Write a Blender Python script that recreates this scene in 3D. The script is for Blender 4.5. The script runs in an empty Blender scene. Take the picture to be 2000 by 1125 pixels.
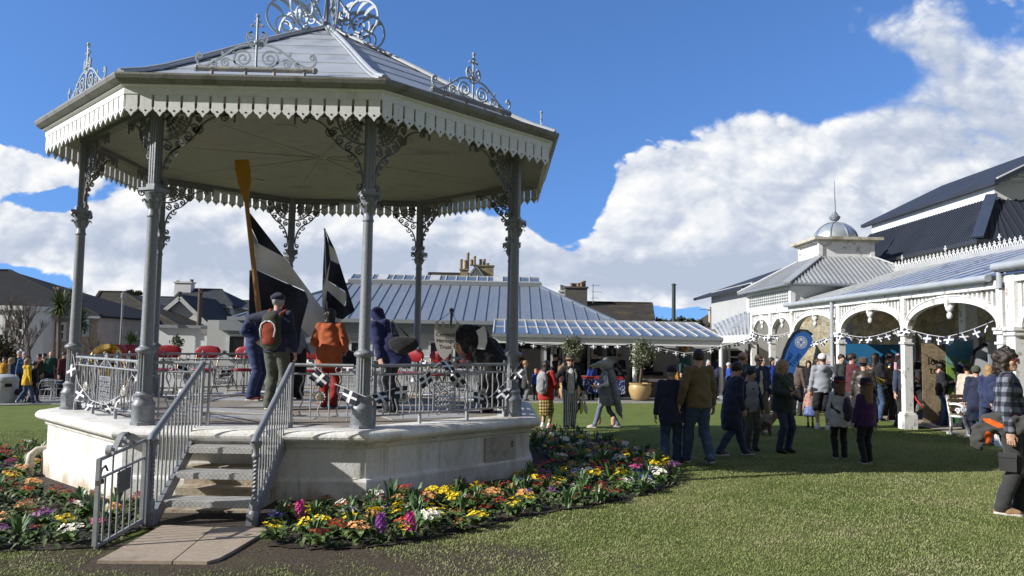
import bpy, math, random
import numpy as np
from mathutils import Vector, Matrix

SC = bpy.context.scene
COL = SC.collection
rnd = random.Random(7)
NR = np.random.RandomState(11)
PI = math.pi

# ------------------------------------------------------------------ camera
F, PITCH, ROLL, CAMH = 1513.1, .0699, .0179, 1.70      # focal length in pixels of a 2000 px wide frame
GX, GY = .0169, -.0183                                  # the lawn falls gently away and to the left
cd = bpy.data.cameras.new('camera')
cam = bpy.data.objects.new('camera', cd)
COL.objects.link(cam)
cd.sensor_width = 36
cd.lens = 36 * F / 2000
cd.clip_start = .05
cd.clip_end = 3000
cam.location = (0, 0, CAMH)
cam.rotation_mode = 'XYZ'
cam.matrix_world = Matrix.Translation((0, 0, CAMH)) @ Matrix.Rotation(PI / 2 + PITCH, 4, 'X') @ Matrix.Rotation(ROLL, 4, 'Z')
SC.camera = cam

def ray(u, v):
	cr, sr = math.cos(ROLL), math.sin(ROLL)
	x, y = u - 1000, v - 562.5
	x, y = cr * x + sr * y, -sr * x + cr * y
	c, s = math.cos(PITCH), math.sin(PITCH)
	return (x / F, (F * c + y * s) / F, (F * s - y * c) / F)

def gz(x, y):
	return GX * x + GY * y

def G(u, v):
	d = ray(u, v)
	t = -CAMH / (d[2] - GX * d[0] - GY * d[1])
	return Vector((d[0] * t, d[1] * t, d[2] * t + CAMH))

def P(u, v, Y):
	d = ray(u, v)
	t = Y / d[1]
	return Vector((d[0] * t, Y, d[2] * t + CAMH))

def PX(u, v, X):
	d = ray(u, v)
	t = X / d[0]
	return Vector((X, d[1] * t, d[2] * t + CAMH))

def PZ(u, v, z):
	d = ray(u, v)
	t = (z - CAMH) / d[2]
	return Vector((d[0] * t, d[1] * t, z))

# ------------------------------------------------------------------ sun, exposure
SUN = Vector((-.843, -.265, .47)).normalized()
ld = bpy.data.lights.new('sun', 'SUN')
ld.energy = 5.0
ld.angle = math.radians(.5)
ld.color = (1, .965, .915)
sun = bpy.data.objects.new('sun', ld)
COL.objects.link(sun)
sun.rotation_euler = (-SUN).to_track_quat('-Z', 'Y').to_euler()
sun.location = (-20, -6, 14)
SC.view_settings.view_transform = 'Standard'
SC.view_settings.look = 'None'
SC.view_settings.exposure = .42
SC.view_settings.gamma = 1
SC.render.engine = 'CYCLES'
try:
	SC.cycles.use_denoising = True
	SC.cycles.max_bounces = 6
	SC.cycles.transparent_max_bounces = 12
except Exception:
	pass

# ------------------------------------------------------------------ world: clear blue sky with cumulus
W = bpy.data.worlds.new('World')
SC.world = W
W.use_nodes = True
nt = W.node_tree
nt.nodes.clear()

class NT:
	"""small node-graph helper"""

	def __init__(s, tree):
		s.t = tree

	def n(s, kind, **kw):
		k = s.t.nodes.new(kind)
		for a, b in kw.items():
			setattr(k, a, b)
		return k

	def put(s, sock, v):
		if hasattr(v, 'is_output'):
			s.t.links.new(v, sock)
		else:
			sock.default_value = v

	def m(s, op, a, b=0., c=None, clamp=False):
		k = s.n('ShaderNodeMath', operation=op, use_clamp=clamp)
		s.put(k.inputs[0], a)
		s.put(k.inputs[1], b)
		if c is not None:
			s.put(k.inputs[2], c)
		return k.outputs[0]

	def v(s, op, a, b=(0, 0, 0)):
		k = s.n('ShaderNodeVectorMath', operation=op)
		s.put(k.inputs[0], a)
		if op == 'SCALE':
			s.put(k.inputs[3], b)
		else:
			s.put(k.inputs[1], b)
		return k.outputs['Value'] if op in ('LENGTH', 'DOT_PRODUCT', 'DISTANCE') else k.outputs[0]

	def sep(s, a):
		k = s.n('ShaderNodeSeparateXYZ')
		s.put(k.inputs[0], a)
		return k.outputs

	def comb(s, x, y, z=0.):
		k = s.n('ShaderNodeCombineXYZ')
		for i, q in enumerate((x, y, z)):
			s.put(k.inputs[i], q)
		return k.outputs[0]

	def ss(s, x, a, b, lo=0., hi=1.):
		k = s.n('ShaderNodeMapRange', interpolation_type='SMOOTHSTEP')
		for i, q in enumerate((x, a, b, lo, hi)):
			s.put(k.inputs[i], q)
		return k.outputs[0]

	def noise(s, vec, scale, detail=4., rough=.5, dist=0., lac=2.):
		k = s.n('ShaderNodeTexNoise')
		s.put(k.inputs['Vector'], vec)
		for nm, q in (('Scale', scale), ('Detail', detail), ('Roughness', rough), ('Distortion', dist), ('Lacunarity', lac)):
			k.inputs[nm].default_value = q
		return k.outputs['Fac']

	def mix(s, f, a, b, blend='MIX'):
		k = s.n('ShaderNodeMix', data_type='RGBA', blend_type=blend)
		s.put(k.inputs[0], f)
		s.put(k.inputs[6], a if hasattr(a, 'is_output') else (*a[:3], 1))
		s.put(k.inputs[7], b if hasattr(b, 'is_output') else (*b[:3], 1))
		return k.outputs[2]

	def ramp(s, f, stops):
		k = s.n('ShaderNodeValToRGB')
		e = k.color_ramp.elements
		while len(e) > 1:
			e.remove(e[-1])
		e[0].position = stops[0][0]
		e[0].color = (*stops[0][1], 1)
		for p, c in stops[1:]:
			q = e.new(p)
			q.color = (*c, 1)
		s.put(k.inputs[0], f)
		return k.outputs[0]

g = NT(nt)
SKYTINT = (.70, 1.0, 1.44)
sky = g.n('ShaderNodeTexSky', sky_type='NISHITA', sun_disc=False)
sky.sun_elevation = math.radians(28)
sky.sun_rotation = math.atan2(SUN.x, SUN.y)
sky.air_density = 1.0
sky.dust_density = .25
sky.ozone_density = 2.2
tc = g.n('ShaderNodeTexCoord')
x, y, z = g.sep(tc.outputs['Generated'])
# look a little higher into the sky than the true elevation: the day is very clear down to the rooftops
nt.links.new(g.v('NORMALIZE', g.comb(x, y, g.m('ADD', g.m('MULTIPLY', g.m('MAXIMUM', z, 0.), .80), .17))), sky.inputs['Vector'])
skyc = g.mix(1., sky.outputs[0], SKYTINT, 'MULTIPLY')
ay = g.m('MAXIMUM', g.m('ABSOLUTE', y), .12)
A = g.m('DIVIDE', x, ay)
E_ = g.m('DIVIDE', z, ay)
pos = g.comb(A, E_)

def px2(u, v):
	d = ray(u, v)
	return d[0] / d[1], d[2] / d[1]

def blob(u, v, ru, rv, w=1.):
	a, e = px2(u, v)
	q = g.v('MULTIPLY', g.v('SUBTRACT', pos, (a, e, 0)), (F / ru, F / rv, 0))
	return g.m('MULTIPLY', g.ss(g.v('LENGTH', q), 0., 1.6, 1., 0.), w)

# warp the coordinates a little so that the blobs get irregular flanks
tot = None
for b in [(1420, 400, 300, 190, .62), (1560, 330, 270, 150, .5), (1800, 480, 460, 190, .85), (1240, 380, 95, 95, .5),
		  (1820, 60, 230, 130, .66), (1960, 220, 260, 190, .66), (1500, 520, 450, 110, .65), (1330, 330, 110, 90, .25), (1490, 260, 90, 80, .25), (1760, 260, 140, 90, .3),
		  (300, 470, 460, 120, .85), (130, 430, 170, 70, .32), (50, 335, 110, 50, .62), (700, 480, 460, 100, .75), (990, 500, 170, 90, .6), (1180, 530, 160, 50, .5),
		  (520, 390, 300, 80, .3), (-350, 420, 400, 160, .6), (2500, 300, 500, 300, .7), (1000, 600, 1700, 60, .42),
		  (1105, 400, 85, 140, -1.0), (1150, 230, 150, 90, -.5), (1560, 170, 150, 75, -.6), (1700, 150, 120, 50, -.55), (1950, 60, 70, 60, -.4), (1340, 608, 140, 18, -.7), (40, 555, 150, 34, -.9),
		  (610, 600, 110, 18, -.6), (90, 392, 85, 32, -.9), (-60, 380, 80, 30, -.5), (600, 150, 700, 170, -.6), (1300, 90, 300, 130, -.5)]:
	q = blob(*b)
	tot = q if tot is None else g.m('ADD', tot, q)
scl = g.v('MULTIPLY', pos, (1., 1.35, 1.))
def cumulus(p):
	n1 = g.noise(p, 5.0, 6., .58, .3)
	pf = None
	q = g.v('ADD', p, g.v('SCALE', g.comb(n1, n1), .05))
	for sc_, am in ((8., 1.), (18., .52), (39., .30), (80., .16)):
		t = g.m('MULTIPLY', g.m('ABSOLUTE', g.m('SUBTRACT', g.noise(g.v('ADD', q, (sc_, 3.1, 0)), sc_, 0.), .5)), am)
		pf = t if pf is None else g.m('ADD', pf, t)
	return n1, g.m('SUBTRACT', g.m('MULTIPLY', pf, 2.2), .48)

n1, puff = cumulus(scl)
n1b, puffb = cumulus(g.v('ADD', scl, (-.013, .017, 0)))
n2 = g.noise(scl, 2.2, 4., .5)
dens = g.m('ADD', g.m('ADD', tot, g.m('MULTIPLY', g.m('SUBTRACT', n1, .5), 1.9)), g.m('MULTIPLY', puff, .50))
dens = g.m('ADD', dens, g.m('MULTIPLY', g.m('SUBTRACT', n2, .5), .75))
# unseen cloud added behind the camera to fill the shade with neutral light
dens = g.m('ADD', dens, g.m('MULTIPLY', g.ss(y, .15, -.25), .75))
# the wisps at the upper right are softer than the heaps below
soft = g.m('ADD', blob(1850, 130, 460, 220, .55), .15)
mask = g.m('DIVIDE', g.m('SUBTRACT', dens, .27), soft, clamp=True)
mask = g.ss(mask, 0., 1.)
lit = g.m('ADD', g.m('MULTIPLY', g.m('SUBTRACT', n1, n1b), 1.5), .64)
lit = g.m('ADD', lit, g.m('MULTIPLY', g.m('SUBTRACT', puff, puffb), .62))
lit = g.m('ADD', lit, g.m('MULTIPLY', puff, .30))
lit = g.m('ADD', lit, g.m('MULTIPLY', g.m('SUBTRACT', n2, .5), .9))
thick = g.m('MULTIPLY', g.ss(dens, .75, 1.7), -.22)
lit = g.m('ADD', lit, thick)
gray = g.m('ADD', g.m('ADD', blob(1600, 540, 460, 60, .42), blob(1900, 250, 300, 120, .45)),
		   g.m('ADD', g.m('ADD', blob(620, 515, 460, 55, .58), blob(250, 470, 260, 50, .45)), g.m('ADD', blob(1300, 545, 330, 40, .50), blob(1740, 90, 200, 90, .40))))
gray = g.m('MULTIPLY', gray, g.m('ADD', .45, n2))
lit = g.m('SUBTRACT', lit, gray, clamp=True)
cloudc = g.ramp(lit, [(0., (.42, .48, .60)), (.3, (.52, .57, .67)), (.6, (.70, .73, .78)), (.85, (.84, .84, .84)), (1., (.95, .94, .92))])
cloudc = g.mix(1., cloudc, g.comb(*(3 * [g.ss(y, .1, -.3, .88, .22)])), 'MULTIPLY')  # unseen cloud behind the camera is dimmed to hold that fill light down
skyb = g.v('SCALE', skyc, g.ss(y, .1, -.4, .100, .05))
outc = g.mix(mask, skyb, cloudc)
bg = g.n('ShaderNodeBackground')
nt.links.new(outc, bg.inputs['Color'])
bg.inputs['Strength'].default_value = 1.0
wo = g.n('ShaderNodeOutputWorld')
nt.links.new(bg.outputs[0], wo.inputs['Surface'])
W.cycles.sampling_method = 'MANUAL'
W.cycles.sample_map_resolution = 512

# ------------------------------------------------------------------ materials
MATS = {}

def srgb(r, gg, b):
	f = lambda c: (c / 255 / 12.92) if c <= 10 else ((c / 255 + .055) / 1.055) ** 2.4
	return (f(r), f(gg), f(b))

def mat(name, col, rough=.6, metal=0., var=.14, scale=6., bump=0., bscale=60., spec=.5, col2=None, thr=None, stretch=(1, 1, 1), coord='Object', sheen=0., fine=0., transp=0.):
	"""principled surface whose colour wanders a little (var) or towards a second colour (col2)"""
	if name in MATS:
		return MATS[name]
	m = bpy.data.materials.new(name)
	m.use_nodes = True
	t = m.node_tree
	k = NT(t)
	b = t.nodes['Principled BSDF']
	b.inputs['Roughness'].default_value = rough
	b.inputs['Metallic'].default_value = metal
	b.inputs['Specular IOR Level'].default_value = spec
	if sheen:
		b.inputs['Sheen Weight'].default_value = sheen
	tcn = k.n('ShaderNodeTexCoord')
	vec = k.v('MULTIPLY', tcn.outputs[coord], stretch)
	nz = k.noise(vec, scale, 5., .62)
	if col2 is not None:
		lo, hi = thr or (.42, .62)
		c = k.mix(k.ss(nz, lo, hi), col, col2)
		fn = k.noise(vec, scale * 7, 4., .6)
		c = k.mix(1., c, k.comb(*(3 * [k.ss(fn, .2, .8, 1 - var, 1 + var)])), 'MULTIPLY')
	else:
		c = k.mix(1., col, k.comb(*(3 * [k.ss(nz, .25, .75, 1 - var, 1 + var)])), 'MULTIPLY')
	if fine:
		fn = k.noise(tcn.outputs[coord], bscale * 2.2, 3., .7)
		c = k.mix(1., c, k.comb(*(3 * [k.ss(fn, .3, .7, 1 - fine, 1 + fine)])), 'MULTIPLY')
	t.links.new(c, b.inputs['Base Color'])
	if bump:
		bn = k.n('ShaderNodeBump')
		bn.inputs['Strength'].default_value = bump
		bn.inputs['Distance'].default_value = .02
		t.links.new(k.noise(vec, bscale, 4., .6), bn.inputs['Height'])
		t.links.new(bn.outputs[0], b.inputs['Normal'])
	if rough < .95:
		t.links.new(k.ss(k.noise(vec, scale * 2.3, 3., .6), .2, .8, max(.02, rough - .1), min(1, rough + .1)), b.inputs['Roughness'])
	MATS[name] = m
	return m

def shader(name):
	"""start a hand-made material; returns (material, NT, principled, object coordinates)"""
	m = bpy.data.materials.new(name)
	m.use_nodes = True
	k = NT(m.node_tree)
	tcn = k.n('ShaderNodeTexCoord')
	MATS[name] = m
	return m, k, m.node_tree.nodes['Principled BSDF'], tcn.outputs['Object']

# ------------------------------------------------------------------ mesh builder
class MB:
	def __init__(s):
		s.v, s.f, s.mi, s.cur = [], [], [], 0

	def add(s, vs, fs, mi=None):
		o = len(s.v)
		s.v.extend([tuple(q) for q in vs])
		s.f.extend([tuple(i + o for i in q) for q in fs])
		s.mi.extend([s.cur if mi is None else mi] * len(fs))

	def box(s, c, d, rz=0., mi=None, M=None):
		hx, hy, hz = d[0] / 2, d[1] / 2, d[2] / 2
		cs, sn = math.cos(rz), math.sin(rz)
		vs = []
		for zz in (-hz, hz):
			for xx, yy in ((-hx, -hy), (hx, -hy), (hx, hy), (-hx, hy)):
				p = Vector((c[0] + cs * xx - sn * yy, c[1] + sn * xx + cs * yy, c[2] + zz))
				vs.append(M @ p if M else p)
		s.add(vs, [(0, 3, 2, 1), (4, 5, 6, 7), (0, 1, 5, 4), (1, 2, 6, 5), (2, 3, 7, 6), (3, 0, 4, 7)], mi)

	def bar(s, a, b, w, h, up=(0, 0, 1), mi=None):
		"""box beam from a to b, w wide (sideways), h high (towards up)"""
		a, b = Vector(a), Vector(b)
		d = (b - a).normalized()
		u = Vector(up)
		sd = d.cross(u)
		if sd.length < 1e-5:
			sd = d.cross(Vector((0, 1, 0)))
		sd.normalize()
		u = sd.cross(d).normalized()
		vs = [p + sd * x * w / 2 + u * y * h / 2 for p in (a, b) for x, y in ((-1, -1), (1, -1), (1, 1), (-1, 1))]
		s.add(vs, [(0, 3, 2, 1), (4, 5, 6, 7), (0, 1, 5, 4), (1, 2, 6, 5), (2, 3, 7, 6), (3, 0, 4, 7)], mi)

	def tube(s, pts, r, n=8, mi=None, cap=True, closed=False):
		pts = [Vector(p) for p in pts]
		rs = r if isinstance(r, (list, tuple)) else [r] * len(pts)
		N = len(pts)
		vs, fs = [], []
		up = None
		for i, p in enumerate(pts):
			d = (pts[(i + 1) % N] if closed or i < N - 1 else p) - (pts[i - 1] if closed or i > 0 else p)
			if d.length < 1e-9:
				d = Vector((0, 0, 1))
			d.normalize()
			if up is None:
				up = Vector((0, 0, 1)) if abs(d.z) < .9 else Vector((1, 0, 0))
			sd = d.cross(up)
			if sd.length < 1e-6:
				sd = d.cross(Vector((0, 1, 0)))
			sd.normalize()
			up = sd.cross(d).normalized()
			for j in range(n):
				a = 2 * PI * j / n
				vs.append(p + (sd * math.cos(a) + up * math.sin(a)) * rs[i])
		for i in range(N if closed else N - 1):
			i2 = (i + 1) % N
			for j in range(n):
				j2 = (j + 1) % n
				fs.append((i * n + j, i * n + j2, i2 * n + j2, i2 * n + j))
		if cap and not closed:
			fs.append(tuple(range(n - 1, -1, -1)))
			fs.append(tuple((N - 1) * n + j for j in range(n)))
		s.add(vs, fs, mi)

	def lathe(s, prof, c=(0, 0, 0), n=20, mi=None, a0=0., M=None, cap=True):
		"""profile of (radius, z) pairs turned about z through c"""
		vs, fs = [], []
		for r, zz in prof:
			for j in range(n):
				a = a0 + 2 * PI * j / n
				p = Vector((c[0] + r * math.cos(a), c[1] + r * math.sin(a), c[2] + zz))
				vs.append(M @ p if M else p)
		for i in range(len(prof) - 1):
			for j in range(n):
				j2 = (j + 1) % n
				fs.append((i * n + j, i * n + j2, (i + 1) * n + j2, (i + 1) * n + j))
		if cap:
			fs.append(tuple(range(n - 1, -1, -1)))
			fs.append(tuple((len(prof) - 1) * n + j for j in range(n)))
		s.add(vs, fs, mi)

	def ball(s, c, r, n=8, mi=None):
		r3 = r if isinstance(r, (tuple, list)) else (r, r, r)
		vs, fs = [], []
		m = max(4, n // 2)
		for i in range(m + 1):
			th = PI * i / m
			for j in range(n):
				a = 2 * PI * j / n
				vs.append((c[0] + r3[0] * math.sin(th) * math.cos(a), c[1] + r3[1] * math.sin(th) * math.sin(a), c[2] - r3[2] * math.cos(th)))
		for i in range(m):
			for j in range(n):
				j2 = (j + 1) % n
				fs.append((i * n + j, i * n + j2, (i + 1) * n + j2, (i + 1) * n + j))
		s.add(vs, fs, mi)

	def ribbon(s, pts, w, th, o=(0, 0, 0), ux=(1, 0, 0), uz=(0, 0, 1), mi=None):
		"""flat bar following 2-D points (x, z) in the plane (ux, uz) through o: w wide in the plane, th thick across it"""
		o, ux, uz = Vector(o), Vector(ux), Vector(uz)
		un = ux.cross(uz).normalized()
		N = len(pts)
		ws = w if isinstance(w, (list, tuple)) else [w] * N
		vs, fs = [], []
		for i in range(N):
			x0, z0 = pts[max(0, i - 1)]
			x1, z1 = pts[min(N - 1, i + 1)]
			L = math.hypot(x1 - x0, z1 - z0) or 1
			nx, nz = -(z1 - z0) / L, (x1 - x0) / L
			for sg, tg in ((1, 1), (-1, 1), (-1, -1), (1, -1)):
				x, zz = pts[i][0] + nx * sg * ws[i] / 2, pts[i][1] + nz * sg * ws[i] / 2
				vs.append(o + ux * x + uz * zz + un * tg * th / 2)
		for i in range(N - 1):
			for j in range(4):
				j2 = (j + 1) % 4
				fs.append((i * 4 + j, (i + 1) * 4 + j, (i + 1) * 4 + j2, i * 4 + j2))
		fs.append((0, 1, 2, 3))
		fs.append(tuple((N - 1) * 4 + j for j in (3, 2, 1, 0)))
		s.add(vs, fs, mi)

	def prism(s, poly, o, ux, uz, th, mi=None):
		"""2-D outline in the plane (ux, uz) through o, th thick along the normal (centred)"""
		o, ux, uz = Vector(o), Vector(ux), Vector(uz)
		un = ux.cross(uz).normalized()
		n = len(poly)
		vs = [o + ux * a + uz * b + un * sg * th / 2 for sg in (-1, 1) for a, b in poly]
		fs = [tuple(range(n - 1, -1, -1)), tuple(range(n, 2 * n))]
		fs += [(i, (i + 1) % n, n + (i + 1) % n, n + i) for i in range(n)]
		s.add(vs, fs, mi)

	def slab(s, pts, th, mi=None):
		"""a flat polygon of 3-D points given thickness th downwards along its normal"""
		pts = [Vector(p) for p in pts]
		nn = Vector((0, 0, 0))
		for p, q in zip(pts, pts[1:] + pts[:1]):
			nn += (p - pts[0]).cross(q - pts[0])
		nn.normalize()
		n = len(pts)
		vs = pts + [p - nn * th for p in pts]
		fs = [tuple(range(n)), tuple(range(2 * n - 1, n - 1, -1))] + [(i, n + i, n + (i + 1) % n, (i + 1) % n) for i in range(n)]
		s.add(vs, fs, mi)

	def merge(s, vs, fs, mi=None):
		s.add([tuple(q) for q in vs], [tuple(q) for q in fs], mi)

	def mesh(s, name, mats, smooth=None):
		me = bpy.data.meshes.new(name)
		me.from_pydata(s.v, [], s.f)
		for m_ in (mats if isinstance(mats, (list, tuple)) else [mats]):
			me.materials.append(m_)
		if any(s.mi):
			me.polygons.foreach_set('material_index', s.mi)
		if smooth:
			me.polygons.foreach_set('use_smooth', [True] * len(me.polygons))
			if smooth is not True:
				try:
					me.set_sharp_from_angle(angle=math.radians(smooth))
				except Exception:
					pass
		me.update()
		return me

	def build(s, name, mats, parent=None, loc=None, smooth=None):
		return link(name, s.mesh(name, mats, smooth), parent, loc)

def link(name, data, parent=None, loc=None):
	o = bpy.data.objects.new(name, data)
	COL.objects.link(o)
	if parent is not None:
		o.parent = parent
	if loc is not None:
		o.location = loc
	return o

def thing(name, label, cat, loc=(0, 0, 0), rz=0., group=None, obj=None):
	o = obj or link(name, None)
	if obj is None:
		o.location = loc
		o.rotation_euler = (0, 0, rz)
		o.empty_display_size = .2
	o['label'] = label
	o['category'] = cat
	if group:
		o['group'] = group
	return o

def struct(o, kind='structure'):
	o['kind'] = kind
	return o

def copy_tree(o, parent=None):
	c = o.copy()
	COL.objects.link(c)
	if parent is not None:
		c.parent = parent
	for ch in list(o.children):
		copy_tree(ch, c)
	return c

def spiral(cx, cz, r0, r1, a0, a1, n=18):
	"""2-D spiral from radius r0 at angle a0 to r1 at a1 (degrees)"""
	out = []
	for i in range(n + 1):
		t = i / n
		a = math.radians(a0 + (a1 - a0) * t)
		r = r0 + (r1 - r0) * t
		out.append((cx + r * math.cos(a), cz + r * math.sin(a)))
	return out

def bez(p0, p1, p2, p3, n=12):
	o = []
	for i in range(n + 1):
		t = i / n
		o.append(tuple((1 - t) ** 3 * a + 3 * t * (1 - t) ** 2 * b + 3 * t * t * (1 - t) * c + t ** 3 * d for a, b, c, d in zip(p0, p1, p2, p3)))
	return o

def text_mesh(body, size, depth=.003, align='CENTER', font_shear=0.):
	"""letters as (verts, faces) in the xy plane"""
	c = bpy.data.curves.new('lettering', 'FONT')
	c.body = body
	c.size = size
	c.extrude = depth
	c.align_x = align
	c.align_y = 'CENTER'
	c.shear = font_shear
	c.resolution_u = 3
	o = bpy.data.objects.new('lettering', c)
	COL.objects.link(o)
	dg = bpy.context.evaluated_depsgraph_get()
	me = bpy.data.meshes.new_from_object(o.evaluated_get(dg))
	vs = [tuple(q.co) for q in me.vertices]
	fs = [tuple(p.vertices) for p in me.polygons]
	bpy.data.objects.remove(o)
	bpy.data.curves.remove(c)
	bpy.data.meshes.remove(me)
	return vs, fs

# ------------------------------------------------------------------ common materials
IRON = mat('grey_paint_iron', (.21, .225, .252), .42, 0, .2, 5., .12, 120, col2=(.15, .125, .105), thr=(.62, .72))
IRON_D = mat('weathered_grey_iron', (.15, .15, .15), .55, 0, .25, 6., .15, 90, col2=(.20, .12, .07), thr=(.56, .72))
SILVER = mat('silver_paint_iron', (.29, .30, .315), .42, .0, .18, 9., .1, 120)
WHITE = mat('white_paint_wood', (.70, .71, .71), .5, 0, .06, 4., .06, 60, col2=(.56, .55, .51), thr=(.55, .75))
WHITE_OLD = mat('flaking_white_paint', (.72, .72, .705), .6, 0, .12, 4.5, .2, 40, col2=(.36, .33, .27), thr=(.545, .66))
GLASS_DK = mat('dark_window_glass', (.012, .014, .017), .06, 0, .3, 1.2, spec=.6)
BLACK = mat('black_cloth', (.012, .012, .014), .85, 0, .2, 12., .2, 200)
DARKIN = mat('dark_interior', (.014, .013, .013), .9)  # near-black painted for the shade inside openings
BRASS = mat('polished_brass', (.62, .42, .14), .22, 1., .12, 9.)
FLAGB = mat('flag_black_cloth', (.015, .018, .034), .8, 0, .12, 7., .1, 300)
FLAGW = mat('flag_white_cloth', (.74, .74, .75), .8, 0, .05, 7., .1, 300)

# ------------------------------------------------------------------ lawn, soil, paths
def sheet(name, poly, dz, m, step=None):
	"""flat polygon following the fall of the ground, dz above it"""
	mb = MB()
	mb.add([(p[0], p[1], gz(p[0], p[1]) + dz) for p in poly], [tuple(range(len(poly)))])
	return struct(mb.build(name, m))

lm, k, b, oc = shader('lawn_turf')
n_big = k.noise(oc, .35, 4., .6)
n_mid = k.noise(oc, 2.2, 5., .65)
n_fine = k.noise(k.v('MULTIPLY', oc, (1, 1, 1)), 45., 5., .75)
gr = k.ramp(n_mid, [(.25, (.13, .145, .042)), (.5, (.19, .195, .066)), (.75, (.26, .235, .10))])
gr2 = k.mix(k.ss(n_big, .35, .65), gr, (.10, .13, .03))
ox, oy, oz = k.sep(oc)
far = k.ss(oy, 12., 19.)
gr2 = k.mix(far, gr2, k.ramp(n_mid, [(.3, (.115, .160, .034)), (.7, (.19, .225, .064))]))
# worn, muddy turf round the flagstones and along the bed's edge
wear = k.v('MULTIPLY', k.v('SUBTRACT', oc, (-1.9, 6.65, -.15)), (.27, .84, 0))
wr = k.m('ADD', k.ss(k.v('LENGTH', wear), .35, 1.15, 1., 0.), k.m('MULTIPLY', k.m('SUBTRACT', n_mid, .5), 1.5))
gr2 = k.mix(k.ss(wr, .35, .95), gr2, k.ramp(n_fine, [(.3, (.060, .046, .032)), (.7, (.135, .11, .08))]))
gr2 = k.mix(1., gr2, k.comb(*(3 * [k.ss(n_fine, .22, .78, .45, 1.5)])), 'MULTIPLY')
k.t.links.new(gr2, b.inputs['Base Color'])
b.inputs['Roughness'].default_value = .95
b.inputs['Specular IOR Level'].default_value = .15
bn = k.n('ShaderNodeBump')
bn.inputs['Strength'].default_value = .9
bn.inputs['Distance'].default_value = .03
k.t.links.new(n_fine, bn.inputs['Height'])
k.t.links.new(bn.outputs[0], b.inputs['Normal'])
sheet('lawn_ground', [(-300, -30), (300, -30), (300, 600), (-300, 600)], 0, lm)

TARMAC = mat('grey_path_tarmac', (.20, .195, .19), .9, 0, .2, 1.5, .25, 120, fine=.25)
PAVE = mat('buff_path_paving', (.33, .29, .235), .9, 0, .14, .8, .2, 80, fine=.18)
fp = [G(-700, 812), G(0, 793), G(100, 790), G(135, 790), G(1040, 787), G(1440, 788), G(1560, 797), G(1700, 817)]
sheet('garden_path', [(p.x, p.y) for p in fp] + [(9.9, 60), (-60, 60)], .012, TARMAC)
fp2 = [G(1700, 817), G(1790, 832), G(1870, 850), G(2000, 882)]
sheet('veranda_path', [(p.x, p.y) for p in fp2] + [(9.5, 8), (9.5, 2), (16, 2), (16, 40), (9.9, 40)], .016, PAVE)
mbk = MB()
for a, b_ in zip(fp[1:-1], fp[2:]):
	mbk.bar((a.x, a.y, gz(a.x, a.y) + .012), (b_.x, b_.y, gz(b_.x, b_.y) + .012), .07, .05)
struct(mbk.build('path_kerb', mat('pale_kerb_edging', (.36, .355, .34), .9, 0, .15, 3., .2, 50)))

# flower beds: outlines on the lawn
BED_R = [G(*q) for q in [(528, 1068), (600, 1075), (680, 1073), (760, 1068), (830, 1056), (900, 1041), (960, 1026), (1040, 1008), (1120, 995), (1200, 981), (1270, 965), (1322, 948),
						 (1326, 932), (1300, 906), (1245, 884), (1185, 867), (1120, 853), (1050, 846), (1036, 880), (1030, 930), (860, 955), (710, 983), (560, 1000), (530, 1030)]]
BED_L = [G(*q) for q in [(-260, 1070), (-100, 1076), (0, 1078), (100, 1076), (185, 1073), (235, 1050), (300, 1020), (310, 930), (120, 880), (72, 872), (0, 884), (-120, 905), (-260, 950)]]
SOIL = mat('dark_bed_soil', (.042, .031, .022), .95, 0, .35, 5., .8, 40, fine=.35)
def ragged(poly, amp):
	o = []
	for i in range(len(poly)):
		a, b = poly[i], poly[(i + 1) % len(poly)]
		n = max(1, int((b - a).length / .07))
		for j in range(n):
			p = a.lerp(b, j / n)
			o.append((p.x + NR.uniform(-amp, amp), p.y + NR.uniform(-amp, amp)))
	return o

sheet('bed_soil', ragged(BED_R, .035), .012, SOIL)
sheet('bed_soil', ragged(BED_L, .035), .012, SOIL)
sheet('bed_soil', [(-4.3, 8.5), (-3.6, 7.75), (-2.3, 7.75), (-1.9, 8.5), (-1.7, 9.3), (-4.6, 9.3)], .018, SOIL)

def inpoly(x, y, poly):
	c = False
	n = len(poly)
	for i in range(n):
		x0, y0 = poly[i][0], poly[i][1]
		x1, y1 = poly[i - 1][0], poly[i - 1][1]
		if (y0 > y) != (y1 > y) and x < (x1 - x0) * (y - y0) / (y1 - y0) + x0:
			c = not c
	return c

# paving slabs in front of the steps: two big flags with rounded outer corner
FLAG = mat('sandstone_flag', (.36, .29, .22), .9, 0, .14, 2.5, .35, 110, fine=.22, col2=(.25, .20, .15), thr=(.5, .75))
for pl in ([(189, 1101), (335, 1102), (417, 1035), (318, 1030)], [(338, 1102), (404, 1103), (428, 1096), (452, 1083), (530, 1036), (420, 1035)]):
	pl = [G(*q)[:2] for q in pl]
	mbk = MB()
	mbk.slab([(x, y, gz(x, y) + .026) for x, y in pl][::1], .06)
	struct(mbk.build('flagstone_path', FLAG))

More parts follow.
